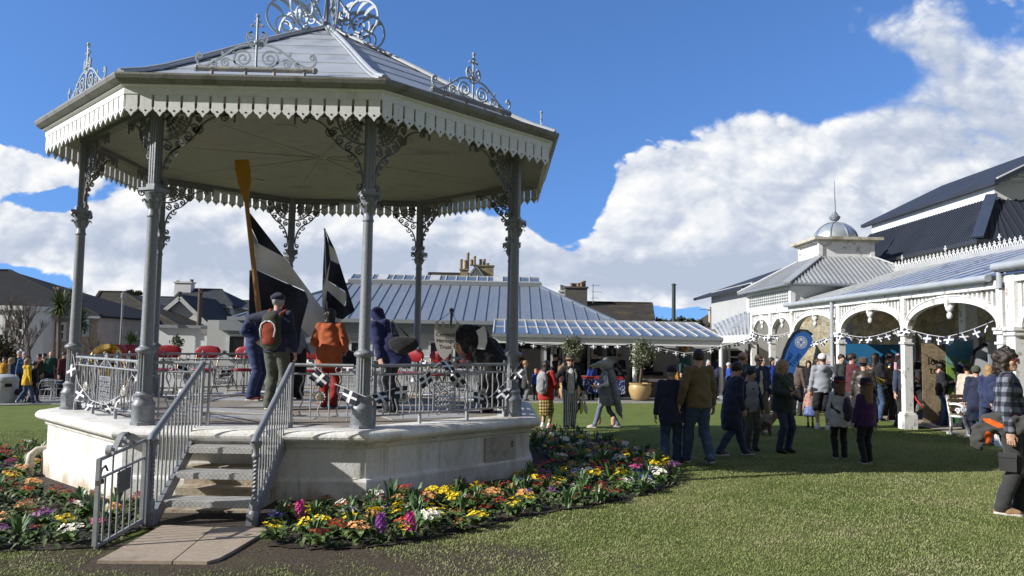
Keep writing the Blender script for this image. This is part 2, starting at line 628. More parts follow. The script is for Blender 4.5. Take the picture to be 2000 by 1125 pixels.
# ------------------------------------------------------------------ grass blades on the near lawn
def blades():
	pts = []
	# density falls with the distance from the camera
	bands = [(5.6, 7.5, 5200), (7.5, 9.5, 3400), (9.5, 12.5, 1900), (12.5, 18., 750)]
	for y0, y1, dn in bands:
		xa, xb = -.72 * y1 - .3, .72 * y1 + .3
		n = int((xb - xa) * (y1 - y0) * dn)
		X = NR.uniform(xa, xb, n)
		Y = NR.uniform(y0, y1, n)
		pts.append(np.stack([X, Y], 1))
	p = np.concatenate(pts)
	keep = np.abs(p[:, 0]) < .69 * p[:, 1] + .25
	p = p[keep]

	def mask(poly):
		x, y = p[:, 0], p[:, 1]
		c = np.zeros(len(p), bool)
		for i in range(len(poly)):
			x0, y0, x1, y1 = poly[i][0], poly[i][1], poly[i - 1][0], poly[i - 1][1]
			cr = ((y0 > y) != (y1 > y)) & (x < (x1 - x0) * (y - y0) / (y1 - y0 + 1e-12) + x0)
			c ^= cr
		return c
	bad = mask(BED_R) | mask(BED_L) | mask([(-3.66, 7.8), (-3.44, 6.3), (-2.5, 6.32), (-2.2, 6.6), (-2.15, 7.8)])
	bad |= (((p[:, 0] + 3.19) ** 2 + (p[:, 1] - 12.71) ** 2) < 3.8 ** 2) | mask([(-4.6, 9.4), (-3.6, 7.6), (-2.2, 7.6), (-1.6, 9.4)])
	p = p[~bad]
	# thinner where the turf is worn
	w = np.hypot((p[:, 0] + 1.9) * .27, (p[:, 1] - 6.65) * .84)
	nzv = np.sin(p[:, 0] * 3.1 + 1) * np.sin(p[:, 1] * 4.3) * .2 + np.sin(p[:, 0] * 9.7 + p[:, 1] * 7.) * .12
	p = p[(w + nzv + NR.uniform(-.3, .3, len(p))) > .46]
	n = len(p)
	h = NR.uniform(.011, .029, n)
	th = NR.uniform(0, 2 * PI, n)
	tl = NR.uniform(.5, 1.35, n)
	wd = NR.uniform(.0018, .0036, n) * (1 + (p[:, 1] - 6) * .06)
	dx, dy = np.cos(th), np.sin(th)
	z = GX * p[:, 0] + GY * p[:, 1]
	V = np.zeros((n, 5, 3), np.float32)
	V[:, 0] = np.stack([p[:, 0] - dy * wd, p[:, 1] + dx * wd, z], 1)
	V[:, 1] = np.stack([p[:, 0] + dy * wd, p[:, 1] - dx * wd, z], 1)
	ml = h * .55
	V[:, 2] = np.stack([p[:, 0] + dx * ml * np.sin(tl * .6) + dy * wd * .7, p[:, 1] + dy * ml * np.sin(tl * .6) - dx * wd * .7, z + ml * np.cos(tl * .6)], 1)
	V[:, 3] = np.stack([p[:, 0] + dx * ml * np.sin(tl * .6) - dy * wd * .7, p[:, 1] + dy * ml * np.sin(tl * .6) + dx * wd * .7, z + ml * np.cos(tl * .6)], 1)
	V[:, 4] = np.stack([p[:, 0] + dx * h * np.sin(tl), p[:, 1] + dy * h * np.sin(tl), z + h * np.cos(tl)], 1)
	me = bpy.data.meshes.new('grass')
	me.vertices.add(n * 5)
	me.vertices.foreach_set('co', V.reshape(-1))
	base = (np.arange(n) * 5)[:, None]
	quad = base + np.array([0, 1, 2, 3])
	tri = base + np.array([3, 2, 4])
	loops = np.concatenate([quad, tri], 1).reshape(-1)
	me.loops.add(len(loops))
	me.loops.foreach_set('vertex_index', loops.astype(np.int32))
	me.polygons.add(n * 2)
	st = np.stack([np.arange(n) * 7, np.arange(n) * 7 + 4], 1).reshape(-1)
	me.polygons.foreach_set('loop_start', st.astype(np.int32))
	me.update(calc_edges=True)
	at = me.attributes.new('tone', 'FLOAT', 'POINT')
	pat = .5 + .32 * np.sin(p[:, 0] * 1.7 + np.sin(p[:, 1] * 1.3) * 2) * np.sin(p[:, 1] * 2.1 + 1) + .22 * np.sin(p[:, 0] * 5.1 + 2 * np.sin(p[:, 1] * 3.7)) * np.sin(p[:, 1] * 6.3 + np.sin(p[:, 0] * 4)) + .12 * np.sin(p[:, 0] * 13 + 3 * np.sin(p[:, 1] * 9))
	t = np.clip(pat * .60 + NR.uniform(-.05, .36, n), 0, 1)
	at.data.foreach_set('value', np.repeat(t, 5).astype(np.float32))
	m, k, b, oc = shader('grass_blade')
	an = k.n('ShaderNodeAttribute', attribute_name='tone')
	c = k.ramp(an.outputs['Fac'], [(0., (.135, .185, .05)), (.35, (.205, .25, .08)), (.65, (.28, .295, .13)), (.88, (.36, .33, .195)), (1., (.44, .39, .27))])
	k.t.links.new(c, b.inputs['Base Color'])
	b.inputs['Roughness'].default_value = .7
	b.inputs['Specular IOR Level'].default_value = .25
	me.materials.append(m)
	o = link('grass', me)
	struct(o, 'stuff')

blades()

# ------------------------------------------------------------------ bandstand
BX, BY, BZ = -3.1899, 12.7133, -.2862
ROT = 3.5545
BS = thing('bandstand', 'white and grey octagonal Victorian bandstand with iron columns and scalloped eaves', 'bandstand', (BX, BY, BZ))

def vx(i, R, z):
	a = ROT + i * PI / 4
	return Vector((R * math.cos(a), R * math.sin(a), z))

def octa(mb, prof, mi=None, cap=True):
	mb.lathe(prof, (0, 0, 0), 8, mi, ROT, None, cap)

pm, k, b, oc = shader('stained_white_stucco')
nz1 = k.noise(k.v('MULTIPLY', oc, (1.4, 1.4, .55)), 2.2, 6., .65)
nz2 = k.noise(oc, 14., 5., .6)
ox, oy, oz = k.sep(oc)
c = k.mix(k.ss(nz1, .46, .72), (.76, .755, .73), (.60, .56, .47))
low = k.m('ADD', k.ss(oz, .0, .36, 1., 0.), k.m('MULTIPLY', k.m('SUBTRACT', nz1, .5), 2.2))
c = k.mix(k.m('MULTIPLY', k.ss(low, .45, 1.15), .75), c, (.38, .29, .17))
drip = k.noise(k.v('MULTIPLY', oc, (9, 9, .7)), 1.6, 4., .6)
c = k.mix(k.m('MULTIPLY', k.ss(drip, .55, .75), .55), c, (.30, .27, .21))
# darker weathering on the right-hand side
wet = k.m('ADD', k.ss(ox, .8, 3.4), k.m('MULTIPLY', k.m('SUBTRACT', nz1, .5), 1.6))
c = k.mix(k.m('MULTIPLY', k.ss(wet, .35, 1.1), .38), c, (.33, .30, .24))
c = k.mix(1., c, k.comb(*(3 * [k.ss(nz2, .2, .8, .9, 1.07)])), 'MULTIPLY')
k.t.links.new(c, b.inputs['Base Color'])
b.inputs['Roughness'].default_value = .75
bn = k.n('ShaderNodeBump')
bn.inputs['Strength'].default_value = .35
bn.inputs['Distance'].default_value = .02
k.t.links.new(k.noise(oc, 26., 5., .65), bn.inputs['Height'])
k.t.links.new(bn.outputs[0], b.inputs['Normal'])
STUCCO = pm

mb = MB()
octa(mb, [(3.79, -.5), (3.79, .31), (3.775, .335), (3.735, .35), (3.735, .69)], cap=False)
PLINTH = mb.build('plinth', STUCCO, BS)
mb = MB()
pr = [(3.735, .69), (3.76, .70), (3.775, .725), (3.775, .74), (3.80, .75), (3.80, .765)]
for i in range(9):
	a = -PI / 2 + PI * i / 8
	pr.append((3.82 + .085 * math.cos(a) - (.0 if i < 5 else .02 * (i - 4) / 4), .84 + .068 * math.sin(a)))
pr += [(3.72, .912), (3.2, .905)]
octa(mb, pr, cap=False)
mb.build('coping', STUCCO, BS)
# floor of grey slabs with chequer-plate strips
DECK = mat('grey_brown_deck', (.23, .20, .165), .8, 0, .15, 2.5, .2, 80, fine=.12)
mb = MB()
octa(mb, [(3.22, .80), (3.22, .909)])
mb.build('deck_floor', DECK, BS)
ck, k, b, oc = shader('chequer_plate')
wv = k.n('ShaderNodeTexChecker')
k.put(wv.inputs['Vector'], oc)
wv.inputs['Scale'].default_value = 38.
wv.inputs['Color1'].default_value = (.70, .70, .69, 1)
wv.inputs['Color2'].default_value = (.36, .36, .355, 1)
ck2 = k.mix(.6, wv.outputs['Color'], k.ramp(k.noise(oc, 7., 4.), [(.3, (.32, .31, .29)), (.7, (.52, .51, .49))]))
k.t.links.new(ck2, b.inputs['Base Color'])
b.inputs['Roughness'].default_value = .5
b.inputs['Metallic'].default_value = .25
bn = k.n('ShaderNodeBump')
bn.inputs['Strength'].default_value = .5
bn.inputs['Distance'].default_value = .01
k.t.links.new(wv.outputs['Fac'], bn.inputs['Height'])
k.t.links.new(bn.outputs[0], b.inputs['Normal'])
CHEQ = ck
for px_, py_, rz_, w_, d_ in [(-.2, -2.1, .1, 1.5, .5), (-.9, -1.2, -.35, 1.7, .45), (.9, -1.5, .2, 1.4, .5), (2.0, -1.6, .5, 1.2, .5), (.2, -.2, 0, 2.4, .5), (-1.2, .9, -.1, 2., .5), (-2.2, -1.6, -.6, 1.2, .45), (1.6, -.2, .1, 1.3, .5)]:
	mb = MB()
	mb.box((px_, py_, .9125), (w_, d_, .007), rz_)
	mb.build('floor_grating', CHEQ, BS)
# access hatch on the right-hand face and waste pipe at the left corner
a_, b_ = vx(2, 3.737, 0), vx(3, 3.737, 0)
ex = (b_ - a_).normalized()
en = Vector((ex.y, -ex.x, 0))
mb = MB()
pc = a_ + ex * 2.25
mb.prism([(-.30, .22), (.30, .22), (.30, .67), (-.30, .67)], pc + en * .012, ex, (0, 0, 1), .03)
hatch = mb.build('access_hatch', mat('dull_hatch_paint', (.40, .375, .32), .75, 0, .12, 4., .2, 40, col2=(.27, .245, .2), thr=(.5, .7)), BS)
mb = MB()
mb.box((pc + ex * .22 + en * .035)[:2] + (.56,), (.02, .02, .09), math.atan2(ex.y, ex.x))
mb.build('handle', IRON_D, hatch)
mb = MB()
pv = vx(0, 3.86, 0)
mb.tube([pv + Vector((.12, .12, .34)), pv + Vector((.0, .02, .33)), pv + Vector((-.05, -.03, .27)), pv + Vector((-.06, -.04, .15)), pv + Vector((-.06, -.04, -.2))], .055, 10)
mb.tube([pv + Vector((-.06, -.04, .10)), pv + Vector((-.06, -.04, .15))], .066, 10)
mb.build('waste_pipe', mat('cream_plastic_pipe', (.5, .45, .36), .5, 0, .12, 5.), BS, smooth=40)

# ---- columns
def column_mesh():
	mb = MB()
	a0 = PI / 8
	mb.lathe([(.150, .905), (.150, .945), (.138, .955), (.138, 1.13), (.145, 1.14), (.145, 1.155), (.118, 1.20), (.112, 1.215), (.112, 1.25)], n=8, a0=a0)
	mb.lathe([(.112, 1.25), (.118, 1.26), (.118, 1.275), (.098, 1.29), (.090, 1.31)], n=20)
	# fluted lower shaft
	n = 32
	vs, fs = [], []
	for zz in (1.31, 1.77):
		for j in range(n):
			r = .088 if j % 2 else .077
			a = 2 * PI * j / n
			vs.append((r * math.cos(a), r * math.sin(a), zz))
	fs = [(j, (j + 1) % n, n + (j + 1) % n, n + j) for j in range(n)]
	mb.add(vs, fs)
	mb.lathe([(.086, 1.76), (.094, 1.775), (.118, 1.79), (.126, 1.81), (.118, 1.83), (.094, 1.845), (.074, 1.86), (.072, 1.87), (.062, 3.44), (.072, 3.45), (.072, 3.47), (.062, 3.48), (.060, 3.56)], n=20)
	return mb.mesh('column', IRON, 45)

def capital_mesh():
	mb = MB()
	mb.lathe([(.060, 3.54), (.068, 3.56), (.078, 3.62), (.092, 3.69), (.112, 3.74), (.10, 3.755)], n=16)
	mb.box((0, 0, 3.785), (.255, .255, .035))
	mb.box((0, 0, 3.76), (.215, .215, .025))
	for j in range(8):
		a = j * PI / 4 + PI / 8
		d = Vector((math.cos(a), math.sin(a), 0))
		s_ = Vector((-d.y, d.x, 0))
		# acanthus leaf: curling outwards
		pts = [(.064, 3.56), (.085, 3.60), (.100, 3.645), (.118, 3.665), (.132, 3.655), (.134, 3.635)]
		vs, fs = [], []
		for i, (r, zz) in enumerate(pts):
			w = (.026, .032, .034, .028, .02, .008)[i]
			vs += [d * r - s_ * w + Vector((0, 0, zz)), d * (r + .010) + Vector((0, 0, zz)), d * r + s_ * w + Vector((0, 0, zz))]
		for i in range(len(pts) - 1):
			for j2 in range(2):
				fs.append((i * 3 + j2, i * 3 + j2 + 1, i * 3 + 4 + j2, i * 3 + 3 + j2))
		mb.add(vs, fs)
	for sx in (-1, 1):
		for sy in (-1, 1):
			d = Vector((sx, sy, 0)).normalized()
			mb.ribbon(spiral(.135, 3.735, .040, .008, 90, -400, 18), .014, .03, (0, 0, 0), d, (0, 0, 1))
	return mb.mesh('capital', IRON, 40)

def pier_mesh():
	"""the flat fluted shaft between the capital and the beam; local x runs along the outside"""
	mb = MB()
	mb.box((0, 0, 4.33), (.105, .105, 1.06))
	for a in range(4):
		d = Vector((math.cos(a * PI / 2), math.sin(a * PI / 2), 0))
		s_ = Vector((-d.y, d.x, 0))
		for q in (-.036, 0, .036):
			p = d * .0535 + s_ * q
			mb.box((p.x, p.y, 4.33), (.02, .013, 1.02) if abs(d.y) > .5 else (.013, .02, 1.02))
	mb.box((0, 0, 3.83), (.135, .135, .05))
	mb.box((0, 0, 4.84), (.14, .14, .05))
	return mb.mesh('pier', IRON, 30)

def bracket_mesh():
	"""fretted iron bracket; plane x (away from the column) and z, top at z = 4.82"""
	mb = MB()
	o = (0, 0, 4.80)
	t = .022
	R = lambda pts, w=.016: mb.ribbon(pts, w, t, o)
	R([(.05, -.02), (.96, -.02)], .05)
	R([(.95, .0), (.95, -.14)], .022)
	R([(.062, -.02), (.062, -.86)], .022)
	# sweeping lower edge of the arm
	R(bez((.94, -.04), (.72, -.05), (.56, -.10), (.50, -.28)), .022)
	R(spiral(.82, -.085, .050, .012, 80, -420, 20), .016)
	R(spiral(.50, -.24, .065, .014, 60, -460, 22), .02)
	# sunburst
	for a in (22, 33, 45, 57, 68):
		c_, s_ = math.cos(math.radians(a)), math.sin(math.radians(a))
		R([(.07 + .07 * c_, -.03 - .07 * s_), (.07 + .34 * c_, -.03 - .34 * s_)], .018)
	R([(.07 + .10 * math.cos(math.radians(a)), -.03 - .10 * math.sin(math.radians(a))) for a in range(0, 91, 9)], .02)
	R([(.07 + .35 * math.cos(math.radians(a)), -.03 - .35 * math.sin(math.radians(a))) for a in range(0, 91, 6)], .026)
	# scrolls along the outer curve
	for a, r in ((8, .062), (27, .058), (45, .066), (63, .058), (82, .062)):
		cx_, cz_ = .07 + .435 * math.cos(math.radians(a)), -.03 - .435 * math.sin(math.radians(a))
		R(spiral(cx_, cz_, r, .012, 180 - a, 180 - a - 470, 22), .019)
		R(spiral(cx_ + .02, cz_ - .03, r * .6, .01, 90 - a, 90 - a + 380, 14), .014)
	R([(.07 + .49 * math.cos(math.radians(a)), -.03 - .49 * math.sin(math.radians(a))) for a in range(18, 76, 6)], .018)
	# leafy filling between bars
	for a in (16, 28, 39, 51, 62, 74):
		for r in (.17, .24, .30):
			cx_, cz_ = .07 + r * math.cos(math.radians(a)), -.03 - r * math.sin(math.radians(a))
			R(spiral(cx_, cz_, .024, .006, a * 3, a * 3 + 330, 9), .013)
	# long tail down the pier
	R(bez((.30, -.46), (.16, -.52), (.11, -.62), (.085, -.80)), .024)
	R(bez((.085, -.80), (.08, -.9), (.10, -.97), (.145, -.95)), .02)
	R(spiral(.115, -.915, .045, .01, -60, 400, 18), .018)
	R(spiral(.22, -.54, .055, .012, 20, -420, 18), .018)
	R(spiral(.155, -.64, .036, .01, 20, -420, 16), .016)
	R(spiral(.125, -.73, .028, .008, 20, -420, 14), .014)
	return mb.mesh('bracket', IRON_D, None)

cme, kme, pme, bme = column_mesh(), capital_mesh(), pier_mesh(), bracket_mesh()
for i in range(8):
	c = link('column', cme, BS)
	q = vx(i, 3.4611, 0)
	c.location = q
	c.rotation_euler = (0, 0, ROT + i * PI / 4)
	link('capital', kme, c)
	link('pier', pme, c)
	for j in (i - 1, i + 1):
		d = (vx(j, 3.4611, 0) - q).normalized()
		b2 = link('bracket', bme, c)
		b2.rotation_euler = (0, 0, math.atan2(d.y, d.x) - (ROT + i * PI / 4))

# ---- ring beam, ceiling, fascia, valance, gutter
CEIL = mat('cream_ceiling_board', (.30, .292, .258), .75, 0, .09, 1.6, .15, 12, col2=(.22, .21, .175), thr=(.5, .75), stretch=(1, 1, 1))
mb = MB()
octa(mb, [(3.97, 4.862), (3.5, 4.862), (.02, 4.99), (.02, 5.04), (3.97, 4.93)], cap=False)
for i in range(8):
	mb.bar(vx(i, 3.9, 4.857), vx(i, .1, 4.984), .05, .018)
ce = mb.build('ceiling', CEIL, BS)
for i in (1, 2, 6):
	mb = MB()
	a = ROT + (i + .5) * PI / 4
	mb.lathe([(.13, 0), (.13, .012), (.10, .02)], (2.2 * math.cos(a), 2.2 * math.sin(a), 4.893), 20)
	mb.build('ceiling_rose', CEIL, ce, smooth=30)
mb = MB()
octa(mb, [(3.54, 4.80), (3.54, 4.858), (3.40, 4.858), (3.40, 4.80), (3.54, 4.80)], cap=False)
mb.build('ring_beam', IRON_D, BS)
FASC = mat('dirty_white_fascia', (.73, .735, .73), .6, 0, .08, 3., .1, 40, col2=(.50, .49, .45), thr=(.54, .8))
mb = MB()
octa(mb, [(3.955, 4.845), (3.985, 4.845), (3.985, 4.925), (4.03, 4.94), (4.03, 4.955), (3.9, 4.955)], cap=False)
mb.build('fascia_board', FASC, BS)
vme = None
side = 2 * 3.972 * math.sin(PI / 8)
NT_ = 18
mb = MB()
w = side / NT_
for kx in range(NT_):
	x0 = -side / 2 + kx * w
	gp = .016
	out = [(x0 + gp, 0), (x0 + w - gp, 0), (x0 + w - gp, -.165)]
	out += [(x0 + w - .004, -.19), (x0 + w - .030, -.225), (x0 + w - .052, -.238), (x0 + w / 2, -.285), (x0 + .052, -.238), (x0 + .030, -.225), (x0 + .004, -.19), (x0 + gp, -.165)]
	mb.prism(out, (0, 0, 0), (1, 0, 0), (0, 0, 1), .018, 0)
	mb.prism([(x0 + w / 2 + .013 * math.cos(q * PI / 4), -.215 + .013 * math.sin(q * PI / 4)) for q in range(8)], (0, 0, 0), (1, 0, 0), (0, 0, 1), .0225, 1)
mb.prism([(-side / 2, .06), (-side / 2, -.012), (side / 2, -.012), (side / 2, .06)], (0, .004, 0), (1, 0, 0), (0, 0, 1), .014, 0)
vme = mb.mesh('valance', [FASC, DARKIN])
for i in range(8):
	v_ = link('valance', vme, BS)
	mid = (vx(i, 3.968, 4.865) + vx(i + 1, 3.968, 4.865)) / 2
	v_.location = mid
	d = vx(i + 1, 1, 0) - vx(i, 1, 0)
	v_.rotation_euler = (0, 0, math.atan2(d.y, d.x))
GUT = mat('weathered_gutter', (.20, .20, .185), .6, 0, .15, 4., .2, 50, col2=(.13, .12, .09), thr=(.5, .7))
mb = MB()
octa(mb, [(4.02, 4.955), (4.07, 4.965), (4.115, 5.0), (4.13, 5.04), (4.13, 5.062), (4.09, 5.062), (4.05, 5.04)], cap=False)
mb.build('gutter', GUT, BS)

# ---- roof of painted boards with hip rolls
rm, k, b, oc = shader('grey_roof_paint')
nz = k.noise(oc, 2.5, 5., .6)
c = k.ramp(nz, [(.28, (.27, .295, .33)), (.5, (.38, .41, .455)), (.75, (.43, .45, .47))])
k.t.links.new(c, b.inputs['Base Color'])
b.inputs['Roughness'].default_value = .42
ROOFP = rm
HIP = mat('hip_roll_paint', (.36, .385, .42), .45, 0, .1, 4., .1, 40)
prof = [(4.06, 5.055), (3.72, 5.185), (3.38, 5.35), (2.8, 5.67), (2.3, 5.955), (1.75, 6.265), (1.2, 6.57), (.65, 6.865), (.10, 7.15)]
mb = MB()
for i in range(len(prof) - 1):
	(r0, z0), (r1, z1) = prof[i], prof[i + 1]
	octa(mb, [(r0, z0 + .012), (r1 - .012, z1 + .004), (r1 - .012, z1 - .05), (r0, z0 - .012), (r0, z0 + .012)], cap=False)
roof = mb.build('roof', ROOFP, BS)
for i in range(8):
	mb = MB()
	pts = [vx(i, r + .005, z + .024) for r, z in prof]
	for p, q in zip(pts[:-1], pts[1:]):
		mb.bar(p, q + (q - p) * .02, .14, .028)
	mb.tube([p + Vector((0, 0, .015)) for p in pts], .034, 8)
	mb.build('hip_roll', HIP, roof, smooth=40)
mb = MB()
mb.lathe([(.17, 7.10), (.17, 7.17), (.07, 7.22), (.05, 7.3), (.03, 7.32), (.028, 8.6)], n=12)
mb.ball((0, 0, 8.62), .06, 10)
mb.build('roof_finial', IRON, BS, smooth=40)
LBLUE = mat('pale_grey_blue_iron', (.34, .39, .45), .45, 0, .12, 6., .1, 90, col2=(.25, .24, .22), thr=(.62, .75))

def crown_mesh():
	mb = MB()
	R = lambda pts, w=.03, t=.03: mb.ribbon(pts, w, t)
	R([(.62, 6.76), (.62, 7.02)], .035)
	mb.box((.62, 0, 6.78), (.14, .07, .02))
	R(spiral(.66, 7.30, .34, .30, -95, 95, 18), .032)
	R(spiral(.62, 7.31, .30, .10, 95, 250, 14), .026)
	R(spiral(.66, 7.16, .20, .02, -100, 560, 34), .026)
	R(bez((.62, 7.02), (.45, 7.1), (.30, 7.0), (.24, 6.98)), .024)
	for i, a in enumerate((30, 60, 90, 120, 150)):
		c_, s_ = math.cos(math.radians(a)), math.sin(math.radians(a))
		x0, z0 = .66 + .31 * c_, 7.32 + .31 * s_
		R(bez((x0, z0), (x0 - .14, z0 - .02), (x0 - .2, z0 - .12), (x0 - .22 - .02 * i, z0 - .2)), [.05, .055, .06, .062, .062, .06, .055, .05, .042, .034, .024, .014, .004], .008)
	R(bez((.36, 7.5), (.25, 7.62), (.16, 7.8), (.05, 7.9)), .028)
	R(spiral(.30, 7.42, .10, .02, 40, -380, 20), .022)
	return mb.mesh('apex_scroll', LBLUE, 30)

ame = crown_mesh()
for i in range(8):
	s_ = link('apex_scroll', ame, BS)
	s_.rotation_euler = (0, 0, ROT + (i + .0) * PI / 4)
	s_.location = (0, 0, -.02)

def crest_meshes():
	mb = MB()
	mb.tube([(-.72, 0, .10), (.72, 0, .10)], .032, 10)
	for x in (-.70, .70):
		mb.ball((x, 0, .10), .042, 8)
	for x in (-.52, -.12, .22, .58):
		mb.lathe([(.06, -.03), (.05, -.01), (.022, .01), (.022, .10), (.04, .105), (.04, .10)], (x, 0, 0), 10)
	rail = mb.mesh('crest_rail', mat('worn_crest_pipe', (.22, .22, .22), .5, 0, .2, 7., .2, 60, col2=(.34, .31, .26), thr=(.5, .6)), 40)
	mb = MB()
	R = lambda pts, w=.019, t=.019: mb.ribbon(pts, w, t)
	mb.tube([(0, 0, .12), (0, 0, .74)], .016, 8)
	mb.ball((0, 0, .76), .028, 8)
	mb.ball((0, 0, .69), (.05, .014, .016), 8)
	mb.box((0, 0, .64), (.13, .018, .018))
	for x in (-.065, .065):
		mb.ball((x, 0, .64), .02, 6)
	mb.lathe([(.016, .40), (.036, .42), (.036, .44), (.016, .46)], n=10)
	for sg in (-1, 1):
		M_ = lambda pts: [(sg * a, c_) for a, c_ in pts]
		# heart over the shoulders
		R(M_(bez((.02, .36), (.14, .40), (.16, .56), (.06, .56))))
		R(M_(spiral(.06, .51, .05, .01, 90, -300, 16)))
		R(M_(spiral(.05, .42, .04, .01, 0, 380, 14)), .014)
		# long sloping shoulder ending in a curl
		R(M_(bez((.10, .40), (.30, .40), (.40, .20), (.62, .13))), .022)
		R(M_(bez((.62, .13), (.70, .14), (.74, .22), (.70, .28))), .02)
		R(M_(spiral(.675, .255, .04, .008, 60, 480, 16)), .016)
		# big coil beside the post
		R(M_(bez((.0, .14), (.08, .12), (.2, .12), (.27, .20))), .02)
		R(M_(spiral(.155, .235, .115, .015, -40, 620, 34)), .019)
		R(M_(spiral(.365, .175, .062, .01, 150, -420, 22)), .016)
		R(M_(spiral(.49, .15, .035, .008, 150, -380, 16)), .014)
		# little leaves
		for x, z_, a in ((.27, .30, 60), (.40, .27, 75), (.33, .12, -40)):
			c_, s_ = math.cos(math.radians(a)), math.sin(math.radians(a))
			R(M_([(x, z_), (x + .025 * c_, z_ + .025 * s_), (x + .06 * c_, z_ + .06 * s_)]), [.028, .03, .004], .008)
	scroll = mb.mesh('crest_scroll', LBLUE, 30)
	return rail, scroll

cr, cs_ = crest_meshes()
for i in range(8):
	e = link('roof_crest', cr, BS)
	mid = (vx(i, 3.93, 5.09) + vx(i + 1, 3.93, 5.09)) / 2
	e.location = mid
	d = vx(i + 1, 1, 0) - vx(i, 1, 0)
	e.rotation_euler = (0, 0, math.atan2(d.y, d.x))
	link('crest_scroll', cs_, e)

# ---- railings: seven sides, and two short returns beside the steps
RL = 2 * 3.4611 * math.sin(PI / 8) - .26

def rail_meshes():
	L = RL / 2
	mb = MB()
	for z_, r in ((1.665, .019), (1.555, .012), (1.045, .012)):
		mb.tube([(-L, 0, z_), (L, 0, z_)], r, 8)
	for x in (-.42, .42, -1.15, 1.15):
		mb.box((x, 0, .965), (.035, .035, .12))
		mb.tube([(x, 0, .92), (x, 0, 1.70)], .013, 6)
		mb.ball((x, 0, 1.705), .024, 6)
	for s_ in (-1, 1):
		for kx in range(9):
			x = s_ * (.27 + kx * .107)
			if kx % 2 == 0:
				mb.tube([(x, 0, .99 if kx % 4 == 0 else 1.045), (x, 0, 1.555)], .0095, 6)
			else:
				mb.tube([(x + .020 * math.sin(q * PI / 4), 0, 1.05 + q * .505 / 16) for q in range(17)], .0095, 6)
		for x in (.36, .70, 1.03):
			mb.tube([(s_ * x + .038 * math.cos(q * PI / 5), 0, 1.61 + .038 * math.sin(q * PI / 5)) for q in range(10)], .008, 6, closed=True)
		mb.ribbon(spiral(s_ * 1.2, 1.50, .035, .008, 90, 450, 14), .010, .014)
	bars = mb.mesh('railing_panel', SILVER, 50)
	mb = MB()
	R = lambda pts, w=.012, t=.014: mb.ribbon(pts, w, t)
	for x in (-.195, .195):
		mb.tube([(x, 0, 1.045), (x * .97, 0, 1.36), (x * 1.25, 0, 1.52)], .010, 6)
	R([(-.185, 1.10), (.185, 1.10), (.185, 1.43), (-.185, 1.43), (-.185, 1.10)], .016)
	for ix in range(6):
		for iz in range(5):
			x, z_ = -.155 + ix * .062, 1.132 + iz * .066
			R(spiral(x, z_, .028, .010, 90 * (ix + iz), 90 * (ix + iz) + 430, 14), .011)
	for s_ in (-1, 1):
		R([(s_ * .25, 1.545), (0, 1.68)], .016)
		R(spiral(s_ * .07, 1.585, .05, .01, 90, 90 + s_ * 420, 16), .012)
	R(spiral(0, 1.69, .04, .01, -90, 400, 16), .014)
	for a in range(0, 181, 30):
		R([(0, 1.68), (.07 * math.cos(math.radians(a)), 1.68 + .07 * math.sin(math.radians(a)))], [.02, .012], .012)
	for s_ in (-1, 1):
		R(spiral(s_ * .10, 1.045, .05, .01, 180, 180 - s_ * 400, 16), .012)
	plate = mb.mesh('lattice_plate', SILVER, 30)
	mb = MB()
	mb.lathe([(.028, -.012), (.032, .004), (.012, .018)], n=12, M=Matrix.Rotation(PI / 2, 4, 'X'), mi=1)
	for j in range(14):
		a = 2 * PI * j / 14
		d = Vector((math.cos(a), 0, math.sin(a)))
		s2 = Vector((-d.z, 0, d.x))
		mb.add([d * .022 - s2 * .008, d * .058 - s2 * .016 + Vector((0, -.012, 0)), d * .082 + Vector((0, .004, 0)), d * .058 + s2 * .016 + Vector((0, -.012, 0)), d * .022 + s2 * .008, d * .05 + Vector((0, -.018, 0))],
			   [(0, 1, 5), (1, 2, 5), (2, 3, 5), (3, 4, 5), (4, 0, 5)], 0)
	daisy = mb.mesh('daisy', [mat('daisy_petal_paint', (.42, .42, .40), .5, 0, .15, 30.), mat('daisy_centre_paint', (.22, .15, .08), .6, 0, .2, 30.)], None)
	return bars, plate, daisy

rbars, rplate, rdaisy = rail_meshes()
for i in range(8):
	if i == 1:
		continue
	e = link('railing_panel', rbars, BS)
	e.location = (vx(i, 3.4611, 0) + vx(i + 1, 3.4611, 0)) / 2
	d = vx(i + 1, 1, 0) - vx(i, 1, 0)
	e.rotation_euler = (0, 0, math.atan2(d.y, d.x))
	link('lattice_plate', rplate, e)
	for s_ in (-1, 1):
		dd = link('daisy', rdaisy, e)
		dd.location = (s_ * .70, -.015, 1.26)
